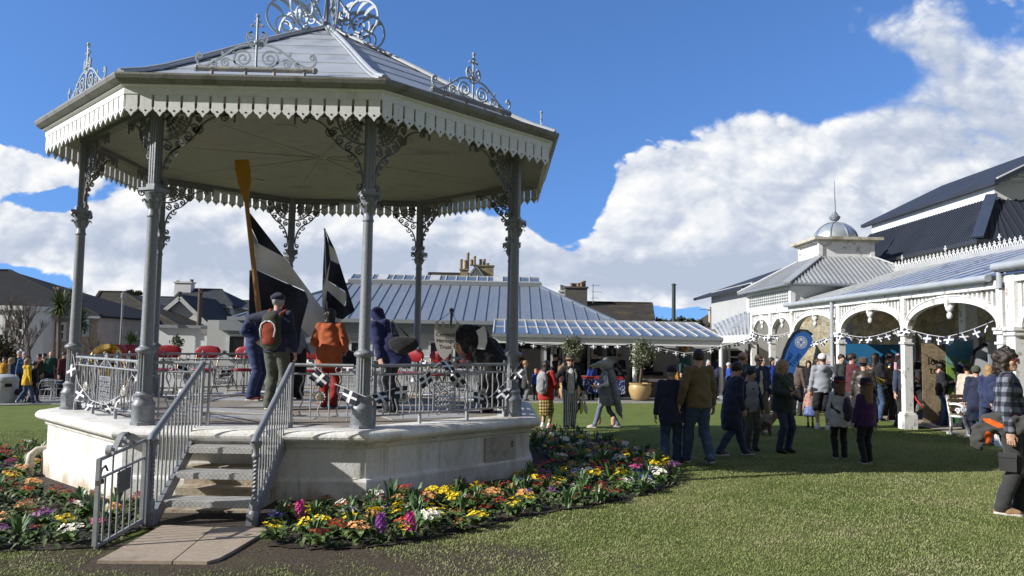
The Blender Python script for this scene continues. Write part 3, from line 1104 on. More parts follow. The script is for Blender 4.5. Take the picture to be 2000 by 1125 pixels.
# short panels left and right of the steps
for i0, i1, ln, dx_ in ((1, 2, .66, .13), (2, 1, .74, .13)):
	a_, b_ = vx(i0, 3.4611, 0), vx(i1, 3.4611, 0)
	d = (b_ - a_).normalized()
	mb = MB()
	for z_, r in ((1.665, .019), (1.555, .012), (1.045, .012)):
		mb.tube([(.12, 0, z_), (.12 + ln, 0, z_)], r, 8)
	mb.box((.12 + ln, 0, .985), (.04, .04, .16))
	mb.tube([(.12 + ln, 0, .92), (.12 + ln, 0, 1.69)], .016, 6)
	n = 6
	for kx in range(n):
		x = .18 + kx * (ln - .06) / n
		if kx % 2 == 0:
			mb.tube([(x, 0, .99), (x, 0, 1.555)], .0095, 6)
		else:
			mb.tube([(x + .020 * math.sin(q * PI / 4), 0, 1.05 + q * .505 / 16) for q in range(17)], .0095, 6)
	for x in (.3, .55):
		mb.tube([(x + .038 * math.cos(q * PI / 5), 0, 1.61 + .038 * math.sin(q * PI / 5)) for q in range(10)], .008, 6, closed=True)
	mb.ribbon(spiral(.16, 1.5, .035, .008, 90, 450, 14), .010, .014)
	e = mb.build('railing_panel', SILVER, BS, smooth=50)
	e.location = a_
	e.rotation_euler = (0, 0, math.atan2(d.y, d.x))
	dd = link('daisy', rdaisy, e)
	dd.location = (.12 + ln * .55, -.015 if i0 == 1 else .015, 1.28)

# stone steps left behind the iron treads
mb = MB()
f0 = BY + BZ * 0
for kx, (ya, yb, zt) in enumerate([(9.02, 9.6, .50), (8.78, 9.3, .30), (8.5, 9.05, .12)]):
	mb.box((-3.22 - BX, (ya + yb) / 2 - BY, (zt - .5) / 2), (1.0 - .01 * kx, yb - ya, zt + .5))
mb.build('stone_step', mat('stained_stone_step', (.42, .36, .27), .85, 0, .2, 5., .4, 40, col2=(.22, .17, .11), thr=(.5, .7)), BS)

# ------------------------------------------------------------------ iron steps up to the deck
zf = BZ + .9
ST = thing('iron_staircase', 'grey iron staircase of three chequer-plate treads with handrails up to the bandstand', 'steps', (-3.15, 8.6, gz(-3.15, 8.6)))

def stp(mb, name, m, par=ST, smooth=None):
	"""parts are drawn in world coordinates and moved under the staircase's base"""
	o = mb.build(name, m, par, smooth=smooth)
	me = o.data
	L = par.location if par.parent is None else par.parent.location
	me.transform(Matrix.Translation(-Vector(par.location if par.parent is None else (par.parent.location + par.location))))
	return o

def sx(t, side_):
	"""x of the stair's side at t = 0 (foot) .. 1 (top)"""
	return (-3.56 + (-3.74 + 3.56) * t) if side_ < 0 else (-2.58 + (-2.66 + 2.58) * t)

def sy(t):
	return 7.95 + (9.42 - 7.95) * t

gz0 = gz(-3.1, 7.95)
for j, t in enumerate((.16, .43, .70)):
	mb = MB()
	zt = gz0 + (zf - gz0) * (t + .09)
	yy = sy(t)
	mb.box(((sx(t, -1) + sx(t, 1)) / 2, yy + .06, zt), (sx(t, 1) - sx(t, -1) - .07, .27, .016))
	mb.box(((sx(t, -1) + sx(t, 1)) / 2, yy - .075, zt - .03), (sx(t, 1) - sx(t, -1) - .07, .012, .06))
	stp(mb, 'tread', CHEQ)
for s_ in (-1, 1):
	mb = MB()
	mb.bar((sx(0, s_), sy(0) - .02, gz0 + .05), (sx(1, s_), sy(1) - .05, zf - .10), .045, .16)
	mb.box((sx(0, s_), sy(0) - .03, gz0 + .06), (.055, .12, .16))
	stp(mb, 'stringer', IRON)
	# handrail, balusters and twisted newel
	mb = MB()
	xa, xb = sx(0, s_) + s_ * .03, sx(1, s_) + s_ * .0
	hb, ht = gz0 + .90, zf + .76
	A_, B_ = Vector((xa, sy(0), hb)), Vector((xb, sy(1) + .06, ht))
	mb.tube([A_ + Vector((0, -.10, -.055)), A_ + Vector((0, -.06, -.005)), A_ + (B_ - A_) * .03 + Vector((0, 0, .02)), A_ + (B_ - A_) * .5 + Vector((0, 0, .0)), B_], .036, 10)
	rail = stp(mb, 'handrail', mat('steel_handrail_paint', (.23, .245, .27), .34, .1, .1, 5.), smooth=50)
	mb = MB()
	nb = 13
	for q in range(1, nb + 1):
		t = q / nb
		p = A_ + (B_ - A_) * t
		zb = gz0 + .13 + (zf - gz0 - .12) * min(1., t * 1.02)
		mb.tube([(p.x, p.y, zb), (p.x, p.y, p.z - .02)], .0095, 6)
	mb.tube([(B_.x, B_.y, zf), (B_.x, B_.y, B_.z)], .02, 8)
	stp(mb, 'baluster_row', SILVER, smooth=50)
	mb = MB()
	c0 = Vector((xa, sy(0) - .04, 0))
	mb.lathe([(.05, gz0 + .02), (.05, gz0 + .16), (.042, gz0 + .17), (.045, gz0 + .20), (.05, gz0 + .23), (.03, gz0 + .27)], (c0.x, c0.y, 0), 8)
	n, m_ = 40, 8
	vs, fs = [], []
	for q in range(n + 1):
		zz = gz0 + .26 + .44 * q / n
		for j in range(m_):
			a = 2 * PI * j / m_ + q * .42
			r = .029 if j % 2 else .021
			vs.append((c0.x + r * math.cos(a), c0.y + r * math.sin(a), zz))
	for q in range(n):
		for j in range(m_):
			fs.append((q * m_ + j, q * m_ + (j + 1) % m_, (q + 1) * m_ + (j + 1) % m_, (q + 1) * m_ + j))
	mb.add(vs, fs)
	mb.lathe([(.03, gz0 + .69), (.044, gz0 + .71), (.03, gz0 + .735), (.03, gz0 + .78), (.06, gz0 + .82), (.064, gz0 + .845), (.03, gz0 + .86)], (c0.x, c0.y, 0), 12)
	stp(mb, 'newel_post', IRON, smooth=40)

# ------------------------------------------------------------------ gate standing open at the foot of the steps
GT = thing('iron_gate', 'grey iron gate with scrolled top standing open beside the staircase', 'gate', (-3.62, 7.86, gz(-3.62, 7.86)))
mb = MB()
mb.box((0, 0, .43), (.055, .055, .90))
mb.build('gate_post', IRON, GT)
mb = MB()
gy = lambda t: -.06 - .84 * t
for t, w_ in ((0, .036), (1, .036)):
	mb.box((-.01 * t, gy(t), .46 - .03 * t), (w_, w_, .82 - .06 * t))
for z0, z1, w_ in ((.87, .80, .03), (.70, .63, .022), (.085, .04, .03)):
	mb.bar((0, gy(0), z0), (-.01, gy(1), z1), .02, w_)
for q in range(1, 7):
	t = q / 7
	zt = (.87 - .07 * t) if q in (2, 3, 5) else (.70 - .07 * t)
	mb.tube([(-.01 * t, gy(t), .085 - .045 * t), (-.01 * t, gy(t), zt)], .009, 6)
fr = mb.build('gate_frame', SILVER, GT)
mb = MB()
for c0, sg in ((.36, 1), (.64, -1)):
	pts = [(-(.06 + .84 * (a + .0)), z) for a, z in bez((.40 + (-.03 if sg < 0 else -.30), .86), (.42, .84), (.40, 1.0), (.50, .99))]
	mb.ribbon(pts, .014, .05, (0, 0, 0), (0, 1, 0), (0, 0, 1))
mb.ribbon([(-(.06 + .84 * a), z) for a, z in bez((.78, .82), (.70, .84), (.64, 1.0), (.52, .985))], .014, .05, (0, 0, 0), (0, 1, 0), (0, 0, 1))
mb.ribbon([(-(.06 + .84 * a), z) for a, z in bez((.52, .985), (.46, .97), (.36, .99), (.18, .89))], .014, .05, (0, 0, 0), (0, 1, 0), (0, 0, 1))
for t, z in ((.80, .855), (.58, .905), (.47, .925)):
	mb.ribbon(spiral(-(.06 + .84 * t), z, .05, .02, 100, 470, 18), .013, .05, (0, 0, 0), (0, 1, 0), (0, 0, 1))
mb.build('scroll', SILVER, GT)
mb = MB()
mb.prism([(-.62, .44), (-.38, .46), (-.38, .66), (-.62, .64)], (.022, 0, 0), (0, 1, 0), (0, 0, 1), .012)
mb.build('gate_plate', mat('dark_gate_plate', (.10, .11, .115), .5, 0, .2, 8.), GT)
mb = MB()
mb.tube([(-.012, gy(1) - .01, .66), (-.012, gy(1) + .03, .64), (-.012, gy(1) + .06, .71), (-.012, gy(1) + .12, .73), (-.012, gy(1) + .16, .68)], .011, 6)
mb.box((-.012, gy(1) + .03, .60), (.03, .10, .04))
mb.build('latch', mat('rusty_latch', (.12, .07, .05), .8, 0, .3, 20.), GT)

# ------------------------------------------------------------------ materials of the buildings
ZINC = mat('standing_seam_zinc', (.235, .27, .32), .40, .30, .10, .6, .04, 8, spec=.6, col2=(.26, .285, .315), thr=(.46, .7), stretch=(2.2, .35, .35))
ZSEAM = mat('zinc_seam', (.22, .26, .31), .4, .35, .1, 2.)
FRAMEW = mat('white_window_frame', (.50, .51, .52), .5, 0, .14, 3., .1, 30)
RENDERG = mat('pale_grey_render', (.40, .405, .40), .85, 0, .08, .6, .1, 30)
RENDERW = mat('white_render', (.60, .61, .61), .85, 0, .06, .6, .1, 30)
FASCG = mat('grey_fascia', (.20, .22, .245), .6, 0, .08, 1.)

def glazed(name, base, rough=.04, var=.3):
	m, k, b, oc = shader(name)
	n = k.noise(oc, 1.3, 4., .6)
	k.t.links.new(k.mix(k.ss(n, .35, .7), base, tuple(q * (1 + var) + .01 for q in base)), b.inputs['Base Color'])
	b.inputs['Roughness'].default_value = rough
	b.inputs['Specular IOR Level'].default_value = .9
	b.inputs['IOR'].default_value = 1.7
	return m

PANE = glazed('skylight_pane', (.10, .125, .16), .12)
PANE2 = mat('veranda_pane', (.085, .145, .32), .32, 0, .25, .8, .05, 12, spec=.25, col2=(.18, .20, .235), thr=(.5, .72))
SLATE = mat('dark_slate', (.020, .021, .024), .85, 0, .25, 1.2, .35, 26, .2, (.034, .030, .022), (.5, .75), stretch=(1, 1, 1.6))
SLATE_L = mat('lichened_slate', (.045, .041, .034), .85, 0, .25, .9, .4, 22, .2, (.080, .064, .034), (.45, .7), stretch=(1, 1, 1.6))
SLATE_G = mat('grey_slate', (.040, .045, .052), .85, 0, .2, 1.5, .3, 26, .2)
NAVY = mat('dark_blue_roof_metal', (.030, .036, .052), .65, .0, .10, .6, .05, 10, .3)
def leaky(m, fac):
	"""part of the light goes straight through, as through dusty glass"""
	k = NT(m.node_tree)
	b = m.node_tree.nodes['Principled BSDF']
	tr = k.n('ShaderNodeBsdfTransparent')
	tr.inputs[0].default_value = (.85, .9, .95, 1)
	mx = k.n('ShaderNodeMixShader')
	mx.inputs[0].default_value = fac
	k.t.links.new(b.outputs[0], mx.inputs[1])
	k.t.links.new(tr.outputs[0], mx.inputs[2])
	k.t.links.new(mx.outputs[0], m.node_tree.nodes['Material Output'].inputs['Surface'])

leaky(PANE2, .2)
STONE, k, b, oc = shader('rubble_stone_wall')
vr = k.n('ShaderNodeTexVoronoi', feature='F1')
k.put(vr.inputs['Vector'], k.v('MULTIPLY', oc, (2.3, 2.3, 4.2)))
vr.inputs['Scale'].default_value = 1.
vd = k.n('ShaderNodeTexVoronoi', feature='DISTANCE_TO_EDGE')
k.put(vd.inputs['Vector'], k.v('MULTIPLY', oc, (2.3, 2.3, 4.2)))
vd.inputs['Scale'].default_value = 1.
cc = k.ramp(k.sep(vr.outputs['Color'])[0], [(0., (.20, .17, .10)), (.4, (.30, .25, .15)), (.7, (.38, .33, .21)), (1., (.24, .23, .19))])
cc = k.mix(k.ss(vd.outputs['Distance'], .02, .07, .6, 0.), cc, (.30, .28, .22))
cc = k.mix(1., cc, k.comb(*(3 * [k.ss(k.noise(oc, 9., 5., .6), .2, .8, .7, 1.25)])), 'MULTIPLY')
k.t.links.new(cc, b.inputs['Base Color'])
b.inputs['Roughness'].default_value = .9
bn = k.n('ShaderNodeBump')
bn.inputs['Strength'].default_value = .6
bn.inputs['Distance'].default_value = .05
k.t.links.new(k.ss(vd.outputs['Distance'], .0, .12), bn.inputs['Height'])
k.t.links.new(bn.outputs[0], b.inputs['Normal'])

def under(par, *objs):
	"""hang objects built in world coordinates under a thing without moving them"""
	for o in objs:
		o.parent = par
		if par.parent is None:
			L = par.location
		else:
			L = par.location + par.parent.location
		o.data.transform(Matrix.Translation(-Vector(L)))

def part(mb, name, m, par, smooth=None):
	o = mb.build(name, m, None, smooth=smooth)
	under(par, o)
	return o

def window(par, u0, v0, u1, v1, Y, nx=1, ny=1, fr=.07, off=.04, glass=None, fm=None, name='window'):
	"""a framed window on a wall facing the camera side, given by its corners in the photo and its distance"""
	a, b_ = P(u0, v1, Y - off), P(u1, v0, Y - off)
	x0, x1, z0, z1 = a.x, b_.x, a.z, b_.z
	mb = MB()
	yy = Y - off
	for c_, d_ in ((((x0 + x1) / 2, yy, z0), (x1 - x0 + fr, .09, fr)), (((x0 + x1) / 2, yy, z1), (x1 - x0 + fr, .09, fr)), ((x0, yy, (z0 + z1) / 2), (fr, .085, z1 - z0 - fr)), ((x1, yy, (z0 + z1) / 2), (fr, .085, z1 - z0 - fr))):
		mb.box(c_, d_)
	for i in range(1, nx):
		mb.box((x0 + (x1 - x0) * i / nx, yy, (z0 + z1) / 2), (fr * .7, .07, z1 - z0 - fr))
	for i in range(1, ny):
		mb.box(((x0 + x1) / 2, yy, z0 + (z1 - z0) * i / ny), (x1 - x0 - fr, .06, fr * .7))
	w = part(mb, name, fm or FRAMEW, par)
	mb = MB()
	mb.box(((x0 + x1) / 2, yy + .02, (z0 + z1) / 2), (x1 - x0, .02, z1 - z0))
	o = mb.build('pane', glass or GLASS_DK, w)
	o.data.transform(Matrix.Translation(-Vector(par.location)))
	return w

# ------------------------------------------------------------------ the long cafe with its hipped zinc roof
CY = 34.
cf = thing('cafe_building', 'long low cafe with hipped grey zinc roof and ridge skylights behind the bandstand', 'building', (P(900, 700, CY).x, CY, gz(0, CY)))
eL, eR = P(455, 633, CY), P(1215, 636, CY)
zE = P(900, 629, CY).z
rz_ = P(1055, 560, 39.5).z
eL, eR = Vector((eL.x, CY - .2, zE)), Vector((eR.x, CY - .2, zE))
rL, rR = Vector((P(683, 551, 39.5).x, 39.5, rz_)), Vector((P(1055, 561, 39.5).x, 39.5, rz_))
bL, bR = Vector((eL.x, 46.5, zE)), Vector((eR.x, 46.5, zE))
rL2, rR2 = rL + Vector((0, 1.6, 0)), rR + Vector((0, 1.6, 0))
mb = MB()
mb.add([eL, eR, rR, rL, bL, bR, rR2, rL2], [(0, 1, 2, 3), (1, 5, 6, 2), (5, 4, 7, 6), (4, 0, 3, 7), (3, 2, 6, 7), (0, 4, 5, 1)])
roof = part(mb, 'roof', ZINC, cf)
mb = MB()
nn = (eR - eL).cross(rL - eL).normalized()
n = 34
for i in range(n + 1):
	t = i / n
	p = eL.lerp(eR, t)
	# the seams run straight up the slope and stop at the ridge or the hip
	up = Vector((0, rL.y - eL.y, rL.z - eL.z))
	s = 1.
	if p.x < rL.x:
		s = (p.x - eL.x) / (rL.x - eL.x)
	if p.x > rR.x:
		s = (eR.x - p.x) / (eR.x - rR.x)
	if s > .02:
		mb.bar(p + nn * .02, p + up * s + nn * .02, .035, .035, nn)
mb.bar(eL + nn * .03, rL + nn * .03, .12, .06, nn)
mb.bar(eR + nn * .03, rR + nn * .03, .12, .06, nn)
o = mb.build('standing_seam', ZSEAM, roof)
o.data.transform(Matrix.Translation(-cf.location))
# ridge lantern of glass
mb = MB()
h = .30
mb.box(((rL.x + rR.x) / 2, 40.3, rz_ + .09), (rR.x - rL.x + .15, 1.75, .22))
lan = part(mb, 'ridge_lantern', FASCG, cf)
mb = MB()
zt = rz_ + .2
a0, a1, c0, c1 = Vector((rL.x, 39.5, zt)), Vector((rR.x, 39.5, zt)), Vector((rL.x, 40.4, zt + .34)), Vector((rR.x, 40.4, zt + .34))
mb.slab([a0, a1, c1, c0], .03)
mb.slab([c0, c1, a1 + Vector((0, 1.8, 0)), a0 + Vector((0, 1.8, 0))], .03)
part(mb, 'skylight', PANE, cf)
mb = MB()
for i in range(19):
	t = i / 18
	mb.bar(a0.lerp(a1, t) + Vector((0, 0, .02)), c0.lerp(c1, t) + Vector((0, 0, .02)), .05 if i not in (3, 8, 14) else .5, .05)
mb.bar(a0, a1, .06, .10)
mb.bar(c0, c1, .06, .06)
part(mb, 'glazing_bar', FRAMEW, cf)
# walls
wL, wR = P(405, 640, CY + .3).x, P(1465, 640, CY + .3).x
mb = MB()
mb.box(((wL + wR) / 2, CY + 5, (zE - 2.) / 2 - .05), (wR - wL, 9.4, zE + 1.9))
part(mb, 'wall', RENDERG, cf)
mb = MB()
mb.box(((eL.x + eR.x) / 2, CY - .25, zE - .02), (eR.x - eL.x + .3, .18, .16))
part(mb, 'gutter', FASCG, cf)
zf0 = P(900, 636, CY - .1).z
mb = MB()
mb.box((P(700, 650, CY).x, CY + .2, zE - .32), (P(962, 650, CY).x - P(415, 650, CY).x, .35, .45))
part(mb, 'fascia', FASCG, cf)
WY = CY + .3
for q in [(592, 662, 618, 720, 1, 1), (628, 664, 668, 722, 1, 1), (683, 668, 726, 722, 1, 1), (732, 668, 772, 722, 1, 1), (770, 668, 806, 722, 1, 1), (838, 668, 880, 722, 1, 1), (886, 668, 925, 722, 1, 1), (968, 662, 994, 730, 1, 1),
		  (1064, 676, 1078, 760, 1, 1), (1084, 668, 1100, 760, 1, 1), (1130, 668, 1150, 755, 1, 1), (1157, 670, 1180, 698, 1, 1), (1182, 671, 1206, 698, 1, 1), (1424, 683, 1452, 712, 1, 2), (1322, 676, 1345, 702, 1, 1), (445, 655, 480, 700, 1, 1)]:
	window(cf, q[0], q[1], q[2], q[3], WY, q[4], q[5], .10, .06)
for u0, v0, u1, v1 in [(1006, 664, 1056, 772), (1232, 690, 1276, 770), (1390, 676, 1404, 770), (1462, 672, 1482, 770)]:
	a, b_ = P(u0, v1, WY - .06), P(u1, v0, WY - .06)
	mb = MB()
	mb.box(((a.x + b_.x) / 2, WY - .03, (a.z + b_.z) / 2), (b_.x - a.x, .06, b_.z - a.z))
	part(mb, 'dark_doorway', DARKIN, cf)  # flat panel, its near-black stands for the shade inside the open doorway

# glazed canopy along the cafe front
VY = 31.
cp = thing('glazed_canopy', 'white canopy with sloping glass panes on slender posts along the cafe front', 'canopy', (P(1200, 700, VY).x, VY, gz(5, VY)))
zc = P(1200, 655, VY).z
zc2 = P(1200, 629, VY + 2.6).z
xl, xr = P(963, 655, VY).x, P(1408, 660, VY).x
a0, a1, c0, c1 = Vector((xl, VY, zc)), Vector((xr, VY, zc)), Vector((xl, VY + 2.6, zc2)), Vector((xr - .4, VY + 2.6, zc2))
mb = MB()
mb.slab([a0, a1, c1, c0], .03)
part(mb, 'glass_pane', PANE, cp)
mb = MB()
for i in range(21):
	t = i / 20
	mb.bar(a0.lerp(a1, t) + Vector((0, 0, .03)), c0.lerp(c1, t) + Vector((0, 0, .03)), .045, .035)
mb.bar(a0.lerp(c0, .5) + Vector((0, 0, .012)), a1.lerp(c1, .5) + Vector((0, 0, .012)), .05, .04)
mb.bar(c0, c1, .12, .12)
part(mb, 'glazing_bar', FRAMEW, cp)
mb = MB()
mb.box(((xl + xr) / 2, VY - .05, zc - .07), (xr - xl + .1, .13, .12))
part(mb, 'gutter', FASCG, cp)
mb = MB()
mb.box(((xl + xr) / 2, VY + .05, zc - .25), (xr - xl, .12, .26))
mb.box((xl + .06, VY + 1.3, zc - .2), (.12, 2.6, .3))
part(mb, 'fascia', WHITE, cp)
for u in (968, 1117, 1240, 1409):
	x_ = P(u, 700, VY).x
	mb = MB()
	mb.tube([(x_, VY + .05, gz(x_, VY)), (x_, VY + .05, zc - .3)], .085, 12)
	mb.box((x_, VY + .05, gz(x_, VY) + .12), (.24, .24, .26))
	part(mb, 'post', WHITE, cp, smooth=40)

# flat-roofed white wing to the left of the cafe
wg = thing('white_wing', 'low white flat-roofed building left of the cafe with a grey roof edge', 'building', (P(360, 700, 37).x, 37, gz(-16, 37)))
x0, x1 = P(309, 650, 37).x, P(470, 650, 37).x
zt = P(360, 640, 37).z
mb = MB()
mb.box(((x0 + x1) / 2, 40.5, zt / 2 - .6), (x1 - x0, 7, zt + 1.2))
part(mb, 'wall', RENDERW, wg)
mb = MB()
mb.box(((x0 + x1) / 2, 40.5, zt + .05), (x1 - x0 + .3, 7.4, .14))
part(mb, 'roof_edge', FASCG, wg)
mb = MB()
a, b_ = P(412, 634, 36.4), P(600, 640, 36.4)
mb.slab([Vector((a.x, 35.2, a.z - .1)), Vector((b_.x, 35.2, a.z - .1)), Vector((b_.x, 39, a.z + .55)), Vector((a.x + 1.2, 39, a.z + .55))], .12)
part(mb, 'porch_roof', mat('dark_grey_felt_roof', (.10, .115, .125), .7, 0, .1, 1.), wg)
mb = MB()
mb.box(((a.x + b_.x) / 2, 35.3, a.z - .3), (b_.x - a.x, .15, .22))
part(mb, 'fascia', mat('weathered_fascia_board', (.22, .20, .18), .7, 0, .2, 2.), wg)
window(wg, 446, 656, 477, 700, 36.9, 1, 1, .12, .06)

# ------------------------------------------------------------------ houses beyond the garden
def house(name, label, eaves, ridge, Y0, Y1, wall, roofm, hipL=0., hipR=0., over=.25, group=None):
	"""eaves: (uL, uR, v) at distance Y0; ridge: (uL, uR, v) at distance Y1"""
	zE, zR = P((eaves[0] + eaves[1]) / 2, eaves[2], Y0).z, P((ridge[0] + ridge[1]) / 2, ridge[2], Y1).z
	xl, xr = P(eaves[0], eaves[2], Y0).x, P(eaves[1], eaves[2], Y0).x
	ra, rb = P(ridge[0], ridge[2], Y1).x, P(ridge[1], ridge[2], Y1).x
	Y2 = 2 * Y1 - Y0
	h = thing(name, label, 'house', ((xl + xr) / 2, Y0, gz((xl + xr) / 2, Y0)), group=group)
	eL, eR, bL, bR = Vector((xl, Y0, zE)), Vector((xr, Y0, zE)), Vector((xl, Y2, zE)), Vector((xr, Y2, zE))
	rL, rR = Vector((ra, Y1, zR)), Vector((rb, Y1, zR))
	mb = MB()
	mb.slab([eL, eR, rR, rL], .12)
	mb.slab([bR, bL, rL, rR], .12)
	if ra > xl + .4:
		mb.slab([bL, eL, rL], .12)
	if rb < xr - .4:
		mb.slab([eR, bR, rR], .12)
	mb.bar(rL + Vector((0, 0, .03)), rR + Vector((0, 0, .03)), .22, .10)
	for p, q in ((eL, rL), (eR, rR)):
		mb.bar(p + Vector((0, -.02, .04)), q + Vector((0, 0, .04)), .2, .08)
	part(mb, 'roof', roofm, h)
	mb = MB()
	zb = min(gz(xl, Y0), gz(xr, Y0)) - .3
	mb.box(((xl + xr) / 2, (Y0 + Y2) / 2, (zE - .1 + zb) / 2), (xr - xl - 2 * over, Y2 - Y0 - 2 * over, zE - .1 - zb))
	for (x_, rr) in ((xl + over, ra), (xr - over, rb)):
		if abs(rr - x_) < .45:
			mb.prism([(Y0 + over, zE - .12), (Y2 - over, zE - .12), (Y1, zR - .2)], (x_, 0, 0), (0, 1, 0), (0, 0, 1), .2)
	part(mb, 'wall', wall, h)
	mb = MB()
	mb.bar((xl, Y0 - .06, zE - .09), (xr, Y0 - .06, zE - .09), .12, .14)
	part(mb, 'gutter', FASCG, h)
	return h, zE, zR

def chimney(par, u0, u1, v0, v1, Y, m, pots, potm=None, dY=.9, cap=True):
	"""stack from v1 up to v0, pots: list of (u, v_top)"""
	a, b_ = P(u0, v1, Y), P(u1, v0, Y)
	mb = MB()
	cx = (a.x + b_.x) / 2
	mb.box((cx, Y, (a.z - 1 + b_.z) / 2), (b_.x - a.x, dY, b_.z - a.z + 1))
	if cap:
		mb.box((cx, Y, b_.z - .05), (b_.x - a.x + .16, dY + .16, .12))
	st = part(mb, 'chimney', m, par)
	for u, vt in pots:
		p = P(u, vt, Y)
		mb = MB()
		hh = p.z - b_.z
		mb.lathe([(.14, -.05), (.13, hh * .8), (.16, hh * .84), (.16, hh * .94), (.12, hh)], (p.x, Y + rnd.uniform(-.15, .15), b_.z), 12)
		o = mb.build('chimney_pot', potm or mat('buff_chimney_pot', (.32, .255, .17), .85, 0, .2, 4., .1, 30), st, smooth=40)
		o.data.transform(Matrix.Translation(-par.location))
	return st

PINKW = mat('pinkish_pebbledash', (.33, .27, .215), .9, 0, .1, 1.5, .3, 60)
BRICKC = mat('grey_stack_render', (.10, .098, .09), .9, 0, .2, 3., .3, 30)
LICHEN = mat('lichened_stack', (.27, .225, .13), .9, 0, .25, 2.5, .4, 30, col2=(.17, .15, .11), thr=(.45, .65))

h1, zE, _ = house('slate_house', 'dark slate-roofed house with white bay window at the far left', (-330, 197, 612), (-240, 18, 526), 44, 49, PINKW, SLATE)
chimney(h1, 107, 122, 565, 590, 48.5, mat('red_brown_stack', (.16, .10, .08), .9, 0, .2, 3.), [(110, 561), (118, 561)])
for q in [(88, 616, 106, 665), (112, 632, 128, 664), (160, 625, 172, 655)]:
	window(h1, *q, 44.25, 1, 2, .16, .06)
# the white bay
mb = MB()
a, b_ = P(-60, 720, 42.6), P(74, 606, 42.6)
mb.prism([(a.x, 44.3), (a.x, 43.2), (a.x + .7, 42.5), (b_.x - .7, 42.5), (b_.x, 43.2), (b_.x, 44.3)], (0, 0, (a.z - .5 + b_.z) / 2), (1, 0, 0), (0, 1, 0), b_.z - a.z + .5)
bay = part(mb, 'bay', mat('white_painted_bay', (.62, .62, .60), .7, 0, .06, 1.), h1)
mb = MB()
mb.prism([(a.x - .15, 44.3), (a.x - .15, 43.1), (a.x + .65, 42.35), (b_.x - .65, 42.35), (b_.x + .15, 43.1), (b_.x + .15, 44.3)], (0, 0, b_.z + .1), (1, 0, 0), (0, 1, 0), .25)
part(mb, 'bay_cornice', RENDERW, h1)
for q in [(6, 622, 22, 668), (32, 622, 48, 668)]:
	window(h1, *q, 42.45, 1, 2, .16, .06)

h2, _, _ = house('brown_roofed_house', 'house with hipped lichen-brown roof and two roof lights behind the palm', (150, 362, 642), (196, 240, 570), 50, 56, mat('dark_brown_wall', (.13, .115, .10), .9, 0, .2, 1.), SLATE_L)  # wall in one even dark brown-grey
for u0, v0, u1, v1 in ((204, 613, 222, 626), (236, 613, 254, 626)):
	a, b_, c_, d_ = P(u0 - 3, v1, 51.6), P(u1 - 6, v1, 51.6), P(u1 + 1, v0, 52.9), P(u0 + 5, v0, 52.9)
	nn = (b_ - a).cross(d_ - a).normalized()
	mb = MB()
	mb.slab([q + nn * .55 for q in (a, b_, c_, d_)], .5)
	w = part(mb, 'roof_light', FASCG, h2)
	mb = MB()
	c0 = (a + b_ + c_ + d_) / 4
	mb.slab([c0 + (q - c0) * .82 + nn * .57 for q in (a, b_, c_, d_)], .03)
	o = mb.build('pane', PANE, w)
	o.data.transform(Matrix.Translation(-h2.location))

h3, zE3, _ = house('white_terrace_house', 'white terraced house with grey slate roof, long chimney row and small sash windows', (330, 455, 597), (357, 432, 565), 62, 66, RENDERW, SLATE_G)
chimney(h3, 344, 377, 551, 570, 65.5, RENDERW, [(347, 548), (355, 550), (362, 550), (370, 550), (376, 546)], mat('dark_chimney_pot', (.10, .08, .07), .9), .8)
for u in (419, 432.5, 446):
	window(h3, u - 3, 602, u + 3, 619, 62.2, 1, 2, .14, .06)
h4, _, _ = house('white_end_house', 'lower white house with grey roof right of the terrace', (440, 545, 601), (440, 545, 588), 63, 68, RENDERW, SLATE_G)
window(h4, 478, 608, 484, 622, 63.2, 1, 2, .14, .06)
# white gable standing in front of the terrace
gt = thing('white_gable_house', 'small white gabled house with dark sloping roof edges before the terrace', 'house', (P(360, 640, 56).x, 56, gz(-23, 56)))
A_, B_, C_ = P(318, 610, 56), P(353, 580, 56), P(410, 636, 56)
B_.x, C_.x = P(355, 580, 56).x, P(412, 636, 56).x
Ab = P(300, 626, 56)
mb = MB()
mb.prism([(Ab.x, -1.5), (C_.x, -1.5), (C_.x, C_.z), (B_.x, B_.z), (Ab.x, Ab.z)], (0, 59, 0), (1, 0, 0), (0, 0, 1), 6)
part(mb, 'wall', RENDERW, gt)
mb = MB()
for p, q in ((Ab, B_), (B_, C_)):
	mb.bar((p.x, 59, p.z + .1), (q.x, 59, q.z + .1), 6.6, .22, (0, 0, 1))
part(mb, 'roof', SLATE_G, gt)
mb = MB()
for p, q in ((Ab, B_), (B_, C_)):
	mb.bar((p.x, 55.66, p.z - .08), (q.x, 55.66, q.z - .08), .1, .28, (0, 0, 1))
part(mb, 'bargeboard', FRAMEW, gt)
h5, _, _ = house('slate_roofed_terrace', 'long grey slate-roofed terrace behind the brown-roofed house', (270, 345, 600), (262, 345, 580), 64, 69, RENDERW, SLATE_G)

# chimneys and roofs rising beyond the cafe
h6, _, _ = house('chimney_house', 'cream gabled house with a cluster of tall chimney pots above the cafe roof', (835, 965, 560), (838, 935, 534), 70, 74, RENDERW, SLATE_L)
chimney(h6, 899, 914, 526, 548, 69, LICHEN, [(901, 506), (909, 508), (914, 493)], None, .8)
chimney(h6, 926, 964, 519, 548, 69.6, LICHEN, [(921, 507), (927, 500), (933, 517), (939, 506), (946, 506), (953, 514)], None, .8)
mb = MB()
g0 = P(914, 546, 68.2)
g1, g2 = P(930, 523, 68.2), P(946, 546, 68.2)
mb.prism([(g0.x, g0.z), (g2.x, g0.z), (g1.x, g1.z)], (0, 68.6, 0), (1, 0, 0), (0, 0, 1), .8)
part(mb, 'gable', RENDERW, h6)
mb = MB()
mb.bar((g0.x - .15, 68.5, g0.z), (g1.x, 68.5, g1.z + .12), 1.2, .14)
